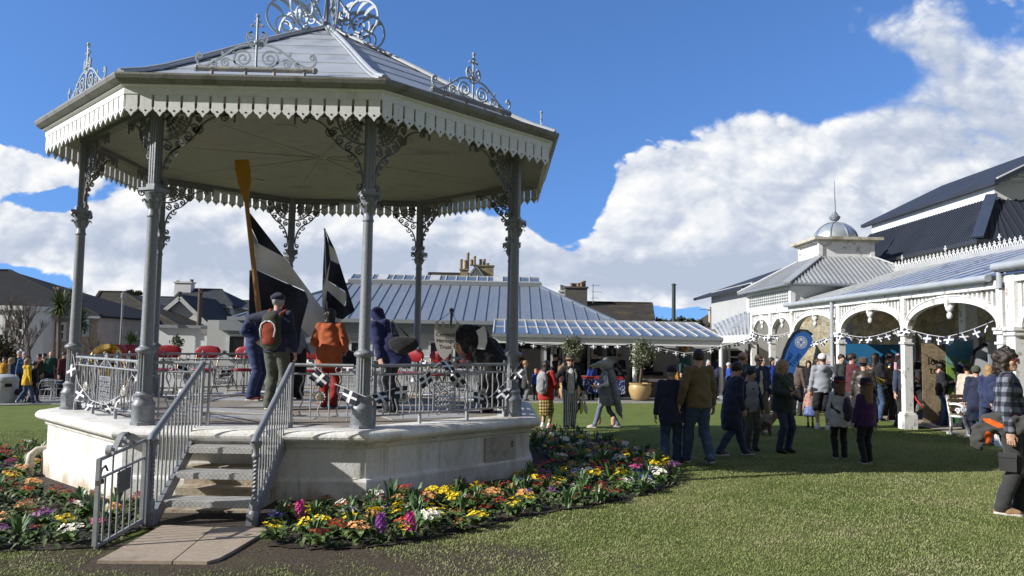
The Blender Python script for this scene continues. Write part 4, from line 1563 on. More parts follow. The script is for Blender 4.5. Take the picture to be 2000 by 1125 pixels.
mb.bar((g1.x, 68.5, g1.z + .12), (g2.x + .15, 68.5, g0.z), 1.2, .14)
part(mb, 'gable_roof', FASCG, h6)
h7, _, _ = house('lichen_roof_house', 'house with long dark lichened roof and broad grey chimney right of the cafe', (1080, 1277, 624), (1110, 1272, 591), 54, 58, RENDERW, SLATE_L)
chimney(h7, 1103, 1146, 561, 590, 57.5, BRICKC, [(1117, 553), (1123, 553), (1130, 553), (1136, 551), (1141, 548)], mat('dark_buff_pot', (.22, .15, .10), .9), 1.)
chimney(h7, 1091, 1104, 568, 590, 58.8, RENDERW, [(1094, 556), (1099, 557)], mat('white_pot', (.5, .5, .48), .9), 1.)
mb = MB()
p = P(1158, 592, 57)
mb.tube([p, (p.x, p.y, P(1158, 555, 57).z)], .03, 6)
for v_, w_ in ((557, .5), (570, .7), (582, .4)):
	q = P(1158, v_, 57)
	mb.bar((q.x - .1, q.y, q.z), (q.x + w_, q.y, q.z), .03, .03)
part(mb, 'aerial', IRON_D, h7)
h8, _, _ = house('solar_house', 'brown-roofed house with a bank of dark solar panels beside the veranda', (1380, 1500, 640), (1408, 1500, 600), 58, 62, PINKW, SLATE_L)
chimney(h8, 1386, 1398, 603, 640, 58.6, mat('cream_stack', (.42, .37, .28), .9), [(1389, 600), (1395, 600)], mat('red_pot', (.25, .12, .08), .9), .8)
a, b_, c_, d_ = P(1396, 634, 58.2), P(1490, 638, 58.2), P(1490, 602, 61.6), P(1418, 602, 61.6)
nn = (b_ - a).cross(d_ - a).normalized()
mb = MB()
mb.slab([q + nn * .25 for q in (a, b_, c_, d_)], .1)
pn = part(mb, 'solar_panel', glazed('solar_cell', (.012, .018, .05), .1), h8)
mb = MB()
for t in np.linspace(0, 1, 8):
	mb.bar(a.lerp(b_, t) + nn * .27, d_.lerp(c_, t) + nn * .27, .05, .04, nn)
for t in (0, .33, .66, 1):
	mb.bar(a.lerp(d_, t) + nn * .27, b_.lerp(c_, t) + nn * .27, .05, .04, nn)
o = mb.build('panel_frame', mat('grey_panel_frame', (.3, .31, .33), .5), pn)
o.data.transform(Matrix.Translation(-h8.location))

for u, v0, v1, Y, r, lab, m_, nm in [(1316, 557, 640, 46, .13, 'tall dark slim pole rising behind the cafe canopy', mat('dark_green_pole', (.035, .05, .045), .6), 'tall_pole'),
									(392, 563, 640, 48, .15, 'brown timber pole before the white terrace', mat('brown_timber_pole', (.10, .075, .055), .9), 'timber_pole'),
									(240, 584, 700, 36, .05, 'thin grey lamp post by the palms at the left', mat('grey_lamp_post', (.25, .26, .27), .5), 'lamp_post'),
									(1350 + 38, 602, 640, 52, .04, 'thin aerial mast with crossbars beside the solar panel house', IRON_D, 'aerial_mast')]:
	a = P(u, v0, Y)
	g_ = gz(a.x, Y)
	t = thing(nm, lab, 'pole', (a.x, Y, g_))
	mb = MB()
	mb.tube([(a.x, Y, g_ - .2), (a.x, Y, a.z)], [r, r * .85], 10)
	part(mb, 'shaft', m_, t, smooth=40)
	if nm == 'aerial_mast':
		mb = MB()
		mb.bar((a.x - .75, Y, a.z - .1), (a.x + .2, Y, a.z - .1), .04, .04)
		for q in range(5):
			mb.bar((a.x - .7 + q * .18, Y - .2, a.z - .1), (a.x - .7 + q * .18, Y + .2, a.z - .1), .03, .03)
		part(mb, 'aerial', m_, t)
	elif nm == 'lamp_post':
		mb = MB()
		mb.lathe([(.05, 0), (.09, .05), (.09, .25), (.03, .3)], (a.x, Y, a.z), 10)
		part(mb, 'lamp_head', m_, t)
	elif nm == 'timber_pole':
		mb = MB()
		mb.bar((a.x - .05, Y, a.z - .25), (a.x + .12, Y, a.z - .25), .35, .10)
		part(mb, 'pole_bracket', m_, t)
	else:
		mb = MB()
		mb.lathe([(.15, 0), (.15, .06), (.05, .1)], (a.x, Y, a.z), 10)
		part(mb, 'pole_cap', m_, t)

# ------------------------------------------------------------------ hall with its dark roofs, stone wall
AX = 9.45
WX = 13.4
hl = thing('hall_building', 'large hall with dark blue metal mansard roof, white clerestory and stone walls at the right', 'building', (WX + 4, 24, gz(WX, 24)))
mb = MB()
mb.box((WX + .3, 26, 1.9), (.6, 26, 5.2))
part(mb, 'stone_wall', STONE, hl)
mb = MB()
mb.box((WX + 5.2, 28, 2.2), (9, 10.2, 5.6))
part(mb, 'wall', RENDERG, hl)
ze, zt = 5.0, 6.50
c0, c1 = Vector((13.85, 22.9, ze)), Vector((15.05, 24.1, zt))
f0, f1 = Vector((13.85, 33.5, ze)), Vector((15.05, 32.3, zt))
r0, r1 = Vector((23, 22.9, ze)), Vector((22, 24.1, zt))
mb = MB()
mb.add([f0, c0, c1, f1, r0, r1, Vector((23, 33.5, ze)), Vector((22, 32.3, zt))], [(0, 1, 2, 3), (1, 4, 5, 2), (0, 3, 7, 6), (4, 6, 7, 5), (3, 2, 5, 7), (0, 6, 4, 1)])
rf = part(mb, 'mansard_roof', NAVY, hl)
mb = MB()
for i in range(64):
	t = (i + .5) / 64
	p = f0.lerp(c0, t)
	q = f1.lerp(c1, t)
	q = Vector((c1.x, min(max(p.y, c1.y), f1.y), zt))
	mb.bar(p, q, .05, .05, (-1, 0, .8))
for i in range(34):
	p = Vector((13.95 + i * .26, 22.9, ze))
	mb.bar(p, (max(p.x, c1.x), 24.1, zt), .05, .05, (0, -1, .8))
o = mb.build('roof_rib', NAVY, rf)
o.data.transform(Matrix.Translation(-hl.location))
mb = MB()
mb.bar(c0 + Vector((-.03, -.03, .06)), c1 + Vector((-.03, -.03, .1)), .32, .06, (-1, -1, 1.2))
part(mb, 'hip_cap', mat('hip_cap_metal', (.045, .06, .095), .4, .2), hl)
mb = MB()
mb.box((13.82, 28.2, ze - .06), (.14, 10.8, .12))
mb.box((18.4, 22.86, ze - .06), (9.2, .14, .12))
part(mb, 'gutter', mat('black_gutter', (.03, .035, .045), .5), hl)
mb = MB()
mb.box((18.6, 28.2, 6.72), (7.0, 8.3, .62))
part(mb, 'clerestory', mat('white_clerestory_board', (.66, .67, .68), .6, 0, .06, 1.), hl)
# upper gabled roof
ue = 7.02
xa, xb, xm, zr = 14.98, 22.4, 18.4, 8.75
mb = MB()
mb.slab([(xa, 32.9, ue), (xa, 23.7, ue), (xm, 23.7, zr), (xm, 32.9, zr)], .14)
mb.slab([(xb, 23.7, ue), (xb, 32.9, ue), (xm, 32.9, zr), (xm, 23.7, zr)], .14)
mb.box((xa - .02, 28.3, ue - .10), (.14, 9.2, .13))
part(mb, 'upper_roof', NAVY, hl)
mb = MB()
mb.prism([(xa + .4, ue - .02), (xb - .4, ue - .02), (xm, zr - .22)], (0, 24.0, 0), (1, 0, 0), (0, 0, 1), .1, 0)
for i in range(12):
	z_ = ue + .05 + i * .125
	w_ = (zr - .22 - z_) / (zr - .2 - ue) * (xm - xa - .4)
	if w_ > .1:
		mb.bar((xm - w_, 23.92, z_), (xm + w_, 23.92, z_), .05, .07)
mb.bar((xa + .1, 23.8, ue - .02), (xm, 23.8, zr - .10), .1, .2)
mb.bar((xm, 23.8, zr - .10), (xb - .1, 23.8, ue - .02), .1, .2)
part(mb, 'louvred_gable', WHITE, hl)
# low wing with hipped roof behind the turret
mb = MB()
e0, e1 = P(1449, 560, 37), P(1700, 556, 37)
q0, q1 = P(1588, 503, 42), P(1700, 500, 42)
mb.slab([e0, Vector((e1.x, 37, e0.z)), Vector((q1.x, 42, q0.z)), q0], .15)
mb.slab([Vector((e0.x, 47, e0.z)), e0, q0], .15)
part(mb, 'wing_roof', NAVY, hl)
mb = MB()
mb.box(((e0.x + e1.x) / 2 + .3, 41, (e0.z - 2.2) / 2 + .4), (e1.x - e0.x - .5, 7.6, e0.z + 1.9))
part(mb, 'wing_wall', RENDERG, hl)
mb = MB()
mb.box(((e0.x + e1.x) / 2, 37.02, e0.z - .26), (e1.x - e0.x, .12, .34))
part(mb, 'wing_fascia', FRAMEW, hl)
# door, blocked window and pipe on the stone wall
for y_, w_ in ((22.6, 1.1), (26.2, 1.4)):
	mb = MB()
	mb.box((WX - .06, y_, .95), (.1, w_, 2.3))
	part(mb, 'door', mat('dull_grey_door', (.22, .23, .22), .7, 0, .15, 2.), hl)
mb = MB()
mb.box((WX - .10, 18.6, 2.25), (.2, 1.25, .12))
mb.box((WX - .03, 18.6, 1.85), (.06, .5, .7))
part(mb, 'blocked_window', mat('grey_sill_stone', (.20, .19, .16), .9, 0, .2, 3.), hl)  # sill and blocking in one grey-brown stone colour
mb = MB()
mb.tube([(WX - .1, 16.9, -.2), (WX - .1, 16.9, 3.9)], .07, 8)
mb.tube([(WX - .1, 20.9, -.2), (WX - .1, 20.9, 3.9)], .07, 8)
part(mb, 'drainpipe', mat('dark_drainpipe', (.10, .105, .11), .6), hl)
mb = MB()
mb.box((WX - 1.2, 20.7, 1.55), (.32, .32, 3.5))
part(mb, 'pier', WHITE_OLD, hl)

# ------------------------------------------------------------------ glazed veranda
vd_ = thing('glazed_veranda', 'white timber veranda with arches, slatted spandrels and dirty sloping glass roof', 'veranda', (AX, 22, gz(AX, 22)))
POSTY = [14.85, 18.55, 22.25, 25.95, 28.1, 30.25]
zg = 3.05

def vz(yv):
	"""height of the gutter along the veranda (it keeps level; the lawn falls away)"""
	return 3.02

zspr, zcrown, zbeam = 2.15, 2.78, 2.93

def post(y_, m=WHITE_OLD, x_=AX, h=2.93):
	mb = MB()
	g_ = gz(x_, y_)
	mb.box((x_, y_, g_ + .16), (.31, .31, .36))
	mb.box((x_, y_, g_ + .36), (.27, .27, .05))
	mb.box((x_, y_, (g_ + .34 + h) / 2), (.19, .19, h - g_ - .34))
	mb.box((x_, y_, zspr - .30), (.25, .25, .05))
	mb.box((x_, y_, zspr - .10), (.27, .27, .06))
	mb.box((x_, y_, zspr - .03), (.30, .30, .05))
	return part(mb, 'post', m, vd_)

for y_ in POSTY:
	post(y_)
for ya, yb in zip(POSTY[:-1], POSTY[1:]):
	mid, hw = (ya + yb) / 2, (yb - ya) / 2 - .09
	mb = MB()
	arc = []
	for i in range(25):
		a = PI * i / 24
		arc.append((mid - hw * math.cos(a), zspr + (zcrown - zspr) * (abs(math.sin(a)) ** .85)))
	mb.ribbon(arc, .13, .12, (AX, 0, 0), (0, 1, 0), (0, 0, 1))
	mb.ribbon([(p, z_ + .085) for p, z_ in arc], .035, .16, (AX, 0, 0), (0, 1, 0), (0, 0, 1))
	ar = part(mb, 'arch', WHITE_OLD, vd_)
	n = int((yb - ya) / .155)
	for i in range(1, n):
		yy = ya + (yb - ya) * i / n
		s_ = max(-1, min(1, (yy - mid) / hw))
		za = zspr + (zcrown - zspr) * (math.sqrt(max(0, 1 - s_ * s_)) ** .85) + .08
		if zbeam - za > .06:
			mb = MB()
			mb.box((AX, yy, (za + zbeam) / 2), (.06, .07, zbeam - za))
			o = mb.build('slat', WHITE_OLD, ar)
			o.data.transform(Matrix.Translation(-vd_.location))
	# turned pendant at the crown
	mb = MB()
	mb.box((AX, mid, zcrown - .0), (.17, .09, .30))
	mb.lathe([(.01, -.40), (.05, -.37), (.062, -.32), (.05, -.27), (.03, -.25), (.06, -.22), (.085, -.17), (.08, -.12), (.05, -.10)], (AX, mid, zcrown - .02), 12)
	part(mb, 'pendant', WHITE, vd_, smooth=50)
mb = MB()
mb.box((AX, (POSTY[0] + POSTY[-1]) / 2, zbeam + .06), (.17, POSTY[-1] - POSTY[0] + .2, .14))
mb.box((AX - .06, (POSTY[0] + POSTY[-1]) / 2, zbeam + .0), (.10, POSTY[-1] - POSTY[0] + .2, .05))
part(mb, 'beam', WHITE_OLD, vd_)
mb = MB()
ya, yb = 15.0, 26.2
mb.tube([(AX - .20, ya, zg + .06), (AX - .20, yb, zg + .06)], .075, 10)
mb.tube([(AX - .16, POSTY[2] + .22, gz(AX, 22)), (AX - .16, POSTY[2] + .22, zg)], .05, 10)
for z_ in (.9, 2.0):
	mb.tube([(AX - .16, POSTY[2] + .22, z_), (AX - .16, POSTY[2] + .22, z_ + .08)], .065, 10)
part(mb, 'gutter', mat('grey_gutter_pipe', (.34, .37, .40), .5, 0, .1, 3.), vd_, smooth=40)
# sloping glass between rafters, rising to the hall
zR_ = 4.38
lo = lambda y_: Vector((AX - .12, y_, zg + .10))
hi = lambda y_: Vector((WX - .1, y_, zR_))
nn = (lo(20) - lo(10)).cross(hi(10) - lo(10)).normalized()
if nn.z < 0:
	nn = -nn
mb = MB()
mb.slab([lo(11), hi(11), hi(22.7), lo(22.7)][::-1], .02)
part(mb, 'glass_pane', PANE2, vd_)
mb = MB()
mb.slab([lo(22.7), hi(22.7), hi(27.2), lo(26.1)][::-1], .02)
part(mb, 'boarded_pane', mat('dirty_whitened_pane', (.30, .32, .33), .55, 0, .25, 1.6, .1, 10, col2=(.16, .15, .12), thr=(.5, .7)), vd_)
mb = MB()
yy = 11.
i = 0
while yy < 26.6:
	mb.bar(lo(yy) + nn * .02, hi(yy) + nn * .02, .055 if i % 3 else .085, .035, nn)
	yy += .72
	i += 1
part(mb, 'glazing_bar', mat('worn_glazing_bar', (.62, .63, .62), .6, 0, .15, 2., .1, 30, col2=(.30, .28, .24), thr=(.55, .68)), vd_)
mb = MB()
mb.box((WX - .1, 19.2, zR_ + .03), (.30, 16.6, .14))
rg = part(mb, 'ridge_flashing', mat('lead_flashing', (.36, .37, .37), .6, 0, .15, 1.5), vd_)
mb = MB()
Rb = lambda pts, y_, w=.022: mb.ribbon(pts, w, .02, (WX - .1, y_, zR_ + .10), (0, 1, 0), (0, 0, 1))
y_ = 12.
i = 0
while y_ < 27.3:
	Rb([(0, 0), (0, .25)], y_, .03)
	Rb([(-.06, .19), (.06, .19)], y_, .028)
	Rb(bez((-.10, .0), (-.10, .12), (-.02, .12), (0, .20)), y_, .022)
	Rb(bez((.10, .0), (.10, .12), (.02, .12), (0, .20)), y_, .022)
	if i % 12 == 5:
		Rb([(0, .2), (0, .42)], y_, .035)
		Rb([(-.07, .33), (.07, .33)], y_, .03)
	y_ += .22
	i += 1
mb.box((WX - .1, 19.65, zR_ + .115), (.03, 15.4, .03))
part(mb, 'cresting', WHITE, vd_)
for y_ in POSTY[:5]:
	mb = MB()
	mb.bar((AX, y_, zbeam + .02), (WX, y_, zbeam + .9), .12, .14)
	mb.ribbon(bez((AX + .1, 2.2), (AX + .2, 2.8), (AX + .8, 3.0), (AX + 1.5, 3.2), 10), .10, .09, (0, y_, 0), (1, 0, 0), (0, 0, 1))
	part(mb, 'rafter', WHITE, vd_)
# second, lower glass slope beyond the turret, meeting the cafe canopy
mb = MB()
s0, s1, s2, s3 = Vector((8.75, 31.1, zc + .02)), Vector((9.35, 30.3, 2.95)), P(1478, 598, 33.5), P(1400, 632, 33.6)
q = [P(1409, 658, 31), P(1478, 655, 30.0), P(1478, 600, 33.2), P(1456, 600, 33.6), P(1392, 634, 33.6)]
q2 = [q[0], q[1], q[2], q[4]]
mb.add([*q2, *[p - Vector((0, 0, .05)) for p in q2]], [(0, 1, 2), (0, 2, 3), (6, 5, 4), (7, 6, 4), (0, 4, 5, 1), (1, 5, 6, 2), (2, 6, 7, 3), (3, 7, 4, 0)])
part(mb, 'link_pane', MATS['dirty_whitened_pane'], vd_)
mb = MB()
for i in range(11):
	t = i / 10
	mb.bar(q[0].lerp(q[1], t) + Vector((0, 0, .03)), q[4].lerp(q[2], t) + Vector((0, 0, .03)), .06, .05)
mb.bar(q[0] + Vector((0, 0, -.1)), q[1] + Vector((0, 0, -.1)), .1, .3)
part(mb, 'link_rafter', FRAMEW, vd_)

# taller entrance bay at the right edge
eb = thing('entrance_porch', 'taller white porch with an arch and grey gutter at the right edge of the veranda', 'porch', (AX + .1, 13.2, gz(AX, 13)))
for y_ in (14.55, 11.2):
	mb = MB()
	g_ = gz(AX, y_)
	mb.box((AX + .05, y_, (g_ + 3.2) / 2), (.26, .26, 3.2 - g_))
	mb.box((AX + .05, y_, g_ + .16), (.36, .36, .36))
	mb.box((AX + .05, y_, 2.12), (.38, .38, .07))
	mb.box((AX + .05, y_, 2.02), (.34, .34, .05))
	part(mb, 'post', WHITE_OLD, eb)
mb = MB()
arc = [(12.88 - 1.5 * math.cos(PI * i / 24), 2.15 + .72 * math.sin(PI * i / 24)) for i in range(25)]
mb.ribbon(arc, .13, .14, (AX + .05, 0, 0), (0, 1, 0), (0, 0, 1))
for i in range(1, 22):
	yy = 11.35 + i * .145
	s_ = (yy - 12.88) / 1.5
	za = 2.15 + .72 * math.sqrt(max(0, 1 - s_ * s_)) + .06
	if za < 3.0:
		mb.box((AX + .05, yy, (za + 3.03) / 2), (.07, .08, 3.03 - za))
part(mb, 'arch', WHITE_OLD, eb)
mb = MB()
mb.box((AX + .05, 12.9, 3.11), (.22, 3.8, .2))
mb.box((AX - .02, 12.9, 3.24), (.3, 3.9, .07))
part(mb, 'beam', WHITE_OLD, eb)
mb = MB()
mb.tube([(AX - .18, 11, 3.30), (AX - .18, 14.85, 3.30)], .08, 10)
mb.tube([(AX - .12, 14.78, 3.3), (AX - .12, 14.78, 2.9)], .055, 10)
part(mb, 'gutter', mat('grey_gutter_pipe', (.34, .37, .40)), eb, smooth=40)
mb = MB()
mb.slab([(AX - .1, 11, 3.34), (WX - .3, 11, 4.6), (WX - .3, 14.9, 4.6), (AX - .1, 14.9, 3.34)][::-1], .06)
part(mb, 'roof', mat('grey_lead_roof', (.33, .36, .38), .5, .2, .15, 1.), eb)

# ------------------------------------------------------------------ turret with zinc roof, lantern and little dome
tr = thing('domed_turret', 'square white turret with corrugated roof, lantern, small silver dome and spike', 'turret', (12, 28.5, gz(12, 28.5)))
x0, x1, y0, y1 = AX + .0, 14.4, 26.05, 30.9
zb0, zb1 = 3.05, P(1545, 556, 26.).z - .02
mb = MB()
mb.box(((x0 + x1) / 2 + .05, (y0 + y1) / 2, (zb0 + zb1) / 2), (x1 - x0 - .1, y1 - y0 - .1, zb1 - zb0))
part(mb, 'wall', WHITE, tr)
mb = MB()
for y_, w_ in ((y0 + .1, .22), (y1 - .1, .22)):
	mb.box((x0 + .02, y_, (zb0 + zb1) / 2), (.16, w_, zb1 - zb0))
mb.box((x0 + .02, (y0 + y1) / 2, zb0 + .06), (.17, y1 - y0 - .4, .14))
mb.box((x0 + .02, (y0 + y1) / 2, zb1 - .06), (.17, y1 - y0 - .4, .12))
part(mb, 'timber_frame', WHITE, tr)
mb = MB()
mb.box((x0 + .03, (y0 + y1) / 2, (zb0 + zb1) / 2), (.06, y1 - y0 - .45, zb1 - zb0 - .28))
wn = part(mb, 'window', mat('dusty_green_glass', (.14, .17, .13), .3, 0, .2, 2.), tr)
mb = MB()
for i in range(19):
	mb.box((x0 - .01, y0 + .25 + (y1 - y0 - .5) * i / 18, (zb0 + zb1) / 2), (.05, .045, zb1 - zb0 - .25))
for i in range(5):
	mb.box((x0 - .015, (y0 + y1) / 2, zb0 + .16 + (zb1 - zb0 - .32) * i / 4), (.05, y1 - y0 - .45, .035))
o = mb.build('window_bar', FRAMEW, wn)
o.data.transform(Matrix.Translation(-tr.location))
ov = .30
zl = P(1616, 503, 27.6).z
cx, cy = (x0 + x1) / 2, (y0 + y1) / 2
hw, hl_ = (x1 - x0) / 2 + ov, 1.0
E4 = [Vector((cx + sx_ * hw, cy + sy_ * ((y1 - y0) / 2 + ov), zb1 + .05)) for sx_, sy_ in ((-1, -1), (1, -1), (1, 1), (-1, 1))]
T4 = [Vector((cx + sx_ * hl_, cy + sy_ * hl_, zl)) for sx_, sy_ in ((-1, -1), (1, -1), (1, 1), (-1, 1))]
CORR = mat('corrugated_zinc', (.36, .375, .39), .5, .25, .12, .8)
mb = MB()
mb.add(E4 + T4, [(0, 1, 5, 4), (1, 2, 6, 5), (2, 3, 7, 6), (3, 0, 4, 7), (4, 5, 6, 7), (0, 3, 2, 1)])
rf = part(mb, 'roof', CORR, tr)
mb = MB()
for i in range(4):
	a, b_, ta, tb = E4[i], E4[(i + 1) % 4], T4[i], T4[(i + 1) % 4]
	ex = (b_ - a).normalized()
	L = (b_ - a).length
	sl = (ta + tb) / 2 - (a + b_) / 2
	nrm = ex.cross(sl).normalized()
	nrib = 34
	for q in range(1, nrib):
		d = L * q / nrib
		s_ = 1.
		d0 = (ta - a).dot(ex)
		if d < d0:
			s_ = d / d0
		elif d > L - d0:
			s_ = (L - d) / d0
		p = a + ex * d
		mb.bar(p + nrm * .015, p + sl * s_ + nrm * .015, .06, .05, nrm)
	mb.bar(a + Vector((0, 0, .03)), ta + Vector((0, 0, .03)), .26, .05)
o = mb.build('roof_rib', CORR, rf)
o.data.transform(Matrix.Translation(-tr.location))
mb = MB()
for i in range(4):
	mb.tube([E4[i] + Vector((0, 0, -.03)), E4[(i + 1) % 4] + Vector((0, 0, -.03))], .06, 8)
part(mb, 'gutter', FASCG, tr)
zl2 = zl + .62
mb = MB()
mb.box((cx, cy, (zl + zl2) / 2 - .05), (1.9, 1.9, zl2 - zl + .1))
for sx_ in (-1, 1):
	for sy_ in (-1, 1):
		mb.box((cx + sx_ * .93, cy + sy_ * .93, (zl + zl2) / 2), (.14, .14, zl2 - zl))
part(mb, 'lantern', WHITE_OLD, tr)
mb = MB()
mb.box((cx, cy, zl2 + .05), (2.45, 2.45, .10))
mb.box((cx, cy, zl2 - .03), (2.2, 2.2, .07))
part(mb, 'lantern_cornice', mat('weathered_stone_cornice', (.45, .42, .34), .85, 0, .2, 2., .2, 20, col2=(.25, .22, .15), thr=(.5, .65)), tr)
mb = MB()
R_ = .78
prof = [(R_ * math.cos(a), zl2 + .10 + R_ * .88 * math.sin(a)) for a in np.linspace(0, PI / 2 - .04, 12)]
mb.lathe(prof, (cx, cy, 0), 24)
dm = part(mb, 'dome', mat('silver_lead_dome', (.46, .50, .53), .35, .5, .1, 2.), tr, smooth=60)
mb = MB()
for j in range(8):
	a = 2 * PI * j / 8 + .2
	mb.tube([(cx + (r + .01) * math.cos(a), cy + (r + .01) * math.sin(a), z_) for r, z_ in prof], .025, 6)
o = mb.build('dome_rib', ZSEAM, dm)
o.data.transform(Matrix.Translation(-tr.location))
zd = zl2 + .10 + R_ * .88
mb = MB()
mb.lathe([(.08, -.02), (.06, .05), (.14, .09), (.20, .17), (.20, .22), (.12, .28), (.10, .33), (.04, .42), (.035, .5), (.012, 1.55)], (cx, cy, zd), 12)
part(mb, 'finial', mat('dull_lead_finial', (.28, .30, .33), .4, .4, .1, 5.), tr, smooth=50)

# ------------------------------------------------------------------ people: bodies and clothes grown as smooth surfaces
def surface_nets(f, org, h):
	"""smooth closed surface of the zero level of a sampled field"""
	n0, n1, n2 = f.shape
	cs = (n0 - 1, n1 - 1, n2 - 1)
	acc = np.zeros(cs + (3,), np.float32)
	cnt = np.zeros(cs, np.float32)
	cross = []
	for ax in range(3):
		s0 = [slice(None)] * 3
		s1 = [slice(None)] * 3
		s0[ax] = slice(0, -1)
		s1[ax] = slice(1, None)
		a, b = f[tuple(s0)], f[tuple(s1)]
		cr = (a < 0) != (b < 0)
		idx = np.argwhere(cr)
		t = a[cr] / (a[cr] - b[cr])
		p = idx.astype(np.float32)
		p[:, ax] += t
		o1, o2 = [q for q in range(3) if q != ax]
		for d1 in (0, -1):
			for d2 in (0, -1):
				c = idx.copy()
				c[:, o1] += d1
				c[:, o2] += d2
				ok = (c[:, o1] >= 0) & (c[:, o2] >= 0) & (c[:, o1] < cs[o1]) & (c[:, o2] < cs[o2])
				np.add.at(acc, tuple(c[ok].T), p[ok])
				np.add.at(cnt, tuple(c[ok].T), 1)
		cross.append((ax, idx, a[cr] < 0, o1, o2))
	act = cnt > 0
	num = -np.ones(cs, np.int64)
	num[act] = np.arange(act.sum())
	V = acc[act] / cnt[act][:, None] * h + np.array(org, np.float32)
	Q = []
	for ax, idx, neg, o1, o2 in cross:
		ok = (idx[:, o1] > 0) & (idx[:, o2] > 0) & (idx[:, o1] < cs[o1]) & (idx[:, o2] < cs[o2])
		i, ng = idx[ok], neg[ok]
		c = []
		for d1, d2 in ((-1, -1), (0, -1), (0, 0), (-1, 0)):
			q = i.copy()
			q[:, o1] += d1
			q[:, o2] += d2
			c.append(num[tuple(q.T)])
		q = np.stack(c, 1)
		fl = ng if ax != 1 else ~ng
		q[~fl] = q[~fl][:, ::-1]
		Q.append(q)
	return V, np.concatenate(Q)

class Field:
	"""union of rounded cones and ellipsoids, evaluated on a grid"""

	def __init__(s):
		s.p = []

	def cone(s, a, b, ra, rb, k=.02, flat=(1, 1, 1), cut=False):
		s.p.append(('c', np.array(a, float), np.array(b, float), ra, rb, k, np.array(flat, float), cut))

	def ell(s, c, r, k=.02, R=None, cut=False):
		s.p.append(('e', np.array(c, float), np.array(r, float), R, 0, k, None, cut))

	def plane(s, pt, n):
		"""keep only the side away from n"""
		s.p.append(('p', np.array(pt, float), np.array(n, float), 0, 0, 0, None, True))

	def box(s):
		lo, hi = np.full(3, 9.), np.full(3, -9.)
		for q in s.p:
			if q[7]:
				continue
			if q[0] == 'c':
				r = max(q[3], q[4]) * max(1, q[6].max())
				lo = np.minimum(lo, np.minimum(q[1], q[2]) - r)
				hi = np.maximum(hi, np.maximum(q[1], q[2]) + r)
			else:
				r = q[2].max()
				lo = np.minimum(lo, q[1] - r)
				hi = np.maximum(hi, q[1] + r)
		return lo, hi

	def mesh(s, h, wrinkle=0., seed=0, wf=1.):
		lo, hi = s.box()
		lo = lo - 3 * h - .01
		n = np.ceil((hi + 3 * h + .01 - lo) / h).astype(int) + 1
		f = np.full(n, .3, np.float32)
		ax = [lo[i] + h * np.arange(n[i]) for i in range(3)]
		for q in s.p:
			kind, k, cut = q[0], q[5], q[7]
			if kind == 'p':
				X, Y, Z = np.meshgrid(*ax, indexing='ij', sparse=True)
				d = (X - q[1][0]) * q[2][0] + (Y - q[1][1]) * q[2][1] + (Z - q[1][2]) * q[2][2]
				f = np.maximum(f, d.astype(np.float32))
				continue
			if kind == 'c':
				r = max(q[3], q[4]) * max(1, q[6].max())
				b0, b1 = np.minimum(q[1], q[2]) - r, np.maximum(q[1], q[2]) + r
			else:
				r = q[2].max()
				b0, b1 = q[1] - r, q[1] + r
			m = k + 2 * h + .02
			i0 = np.maximum(0, np.floor((b0 - m - lo) / h).astype(int))
			i1 = np.minimum(n, np.ceil((b1 + m - lo) / h).astype(int) + 1)
			if (i1 <= i0).any():
				continue
			sl = tuple(slice(i0[j], i1[j]) for j in range(3))
			X, Y, Z = np.meshgrid(ax[0][sl[0]], ax[1][sl[1]], ax[2][sl[2]], indexing='ij')
			pt = np.stack([X, Y, Z], -1)
			if kind == 'c':
				fl = q[6]
				a, b = q[1] / fl, q[2] / fl
				pa = pt / fl - a
				ba = b - a
				L2 = max(1e-9, ba @ ba)
				t = np.clip(pa @ ba / L2, 0, 1)
				d = np.sqrt(((pa - t[..., None] * ba) ** 2).sum(-1)) - (q[3] + (q[4] - q[3]) * t)
				d = d * fl.min()
			else:
				w = pt - q[1]
				if q[3] is not None:
					w = w @ q[3]
				k0 = np.sqrt(((w / q[2]) ** 2).sum(-1))
				k1 = np.sqrt(((w / q[2] ** 2) ** 2).sum(-1)) + 1e-6
				d = k0 * (k0 - 1) / k1
			d = d.astype(np.float32)
			g0 = f[sl]
			if cut:
				f[sl] = np.maximum(g0, -d)
			elif k > 0:
				hh = np.clip(.5 + .5 * (d - g0) / k, 0, 1)
				f[sl] = d * (1 - hh) + g0 * hh - k * hh * (1 - hh)
			else:
				f[sl] = np.minimum(g0, d)
		if wrinkle:
			rs = np.random.RandomState(seed)
			X, Y, Z = np.meshgrid(*ax, indexing='ij', sparse=True)
			w = 0
			for j in range(5):
				fr = rs.uniform(14, 34, 3) * wf * np.array([1, 1, 1.3])
				ph = rs.uniform(0, 6.28, 4)
				w = w + np.sin(fr[0] * X + ph[0] + 1.7 * np.sin(fr[2] * .5 * Z + ph[3])) * np.sin(fr[1] * Y + ph[1]) * np.sin(fr[2] * Z + 6 * X * rs.uniform(-1, 1) + ph[2])
			f = f + (w * wrinkle * .6).astype(np.float32)
		return surface_nets(f, lo, h)

def np_mesh(name, parts_, mats, smooth=True):
	"""parts_: list of (V, Q, material index) with Q an (n,3|4) array"""
	vs, fs, mi, o = [], [], [], 0
	for V, Q, m in parts_:
		vs.append(np.asarray(V, np.float32))
		fs += (np.asarray(Q) + o).tolist()
		mi += (list(m) if hasattr(m, '__len__') else [m] * len(Q))
		o += len(V)
	me = bpy.data.meshes.new(name)
	V = np.concatenate(vs)
	me.from_pydata(V.tolist(), [], fs)
	for q in mats:
		me.materials.append(q)
	if any(mi):
		me.polygons.foreach_set('material_index', mi)
	me.polygons.foreach_set('use_smooth', [smooth] * len(me.polygons))
	me.update()
	return me

_HAND = {}

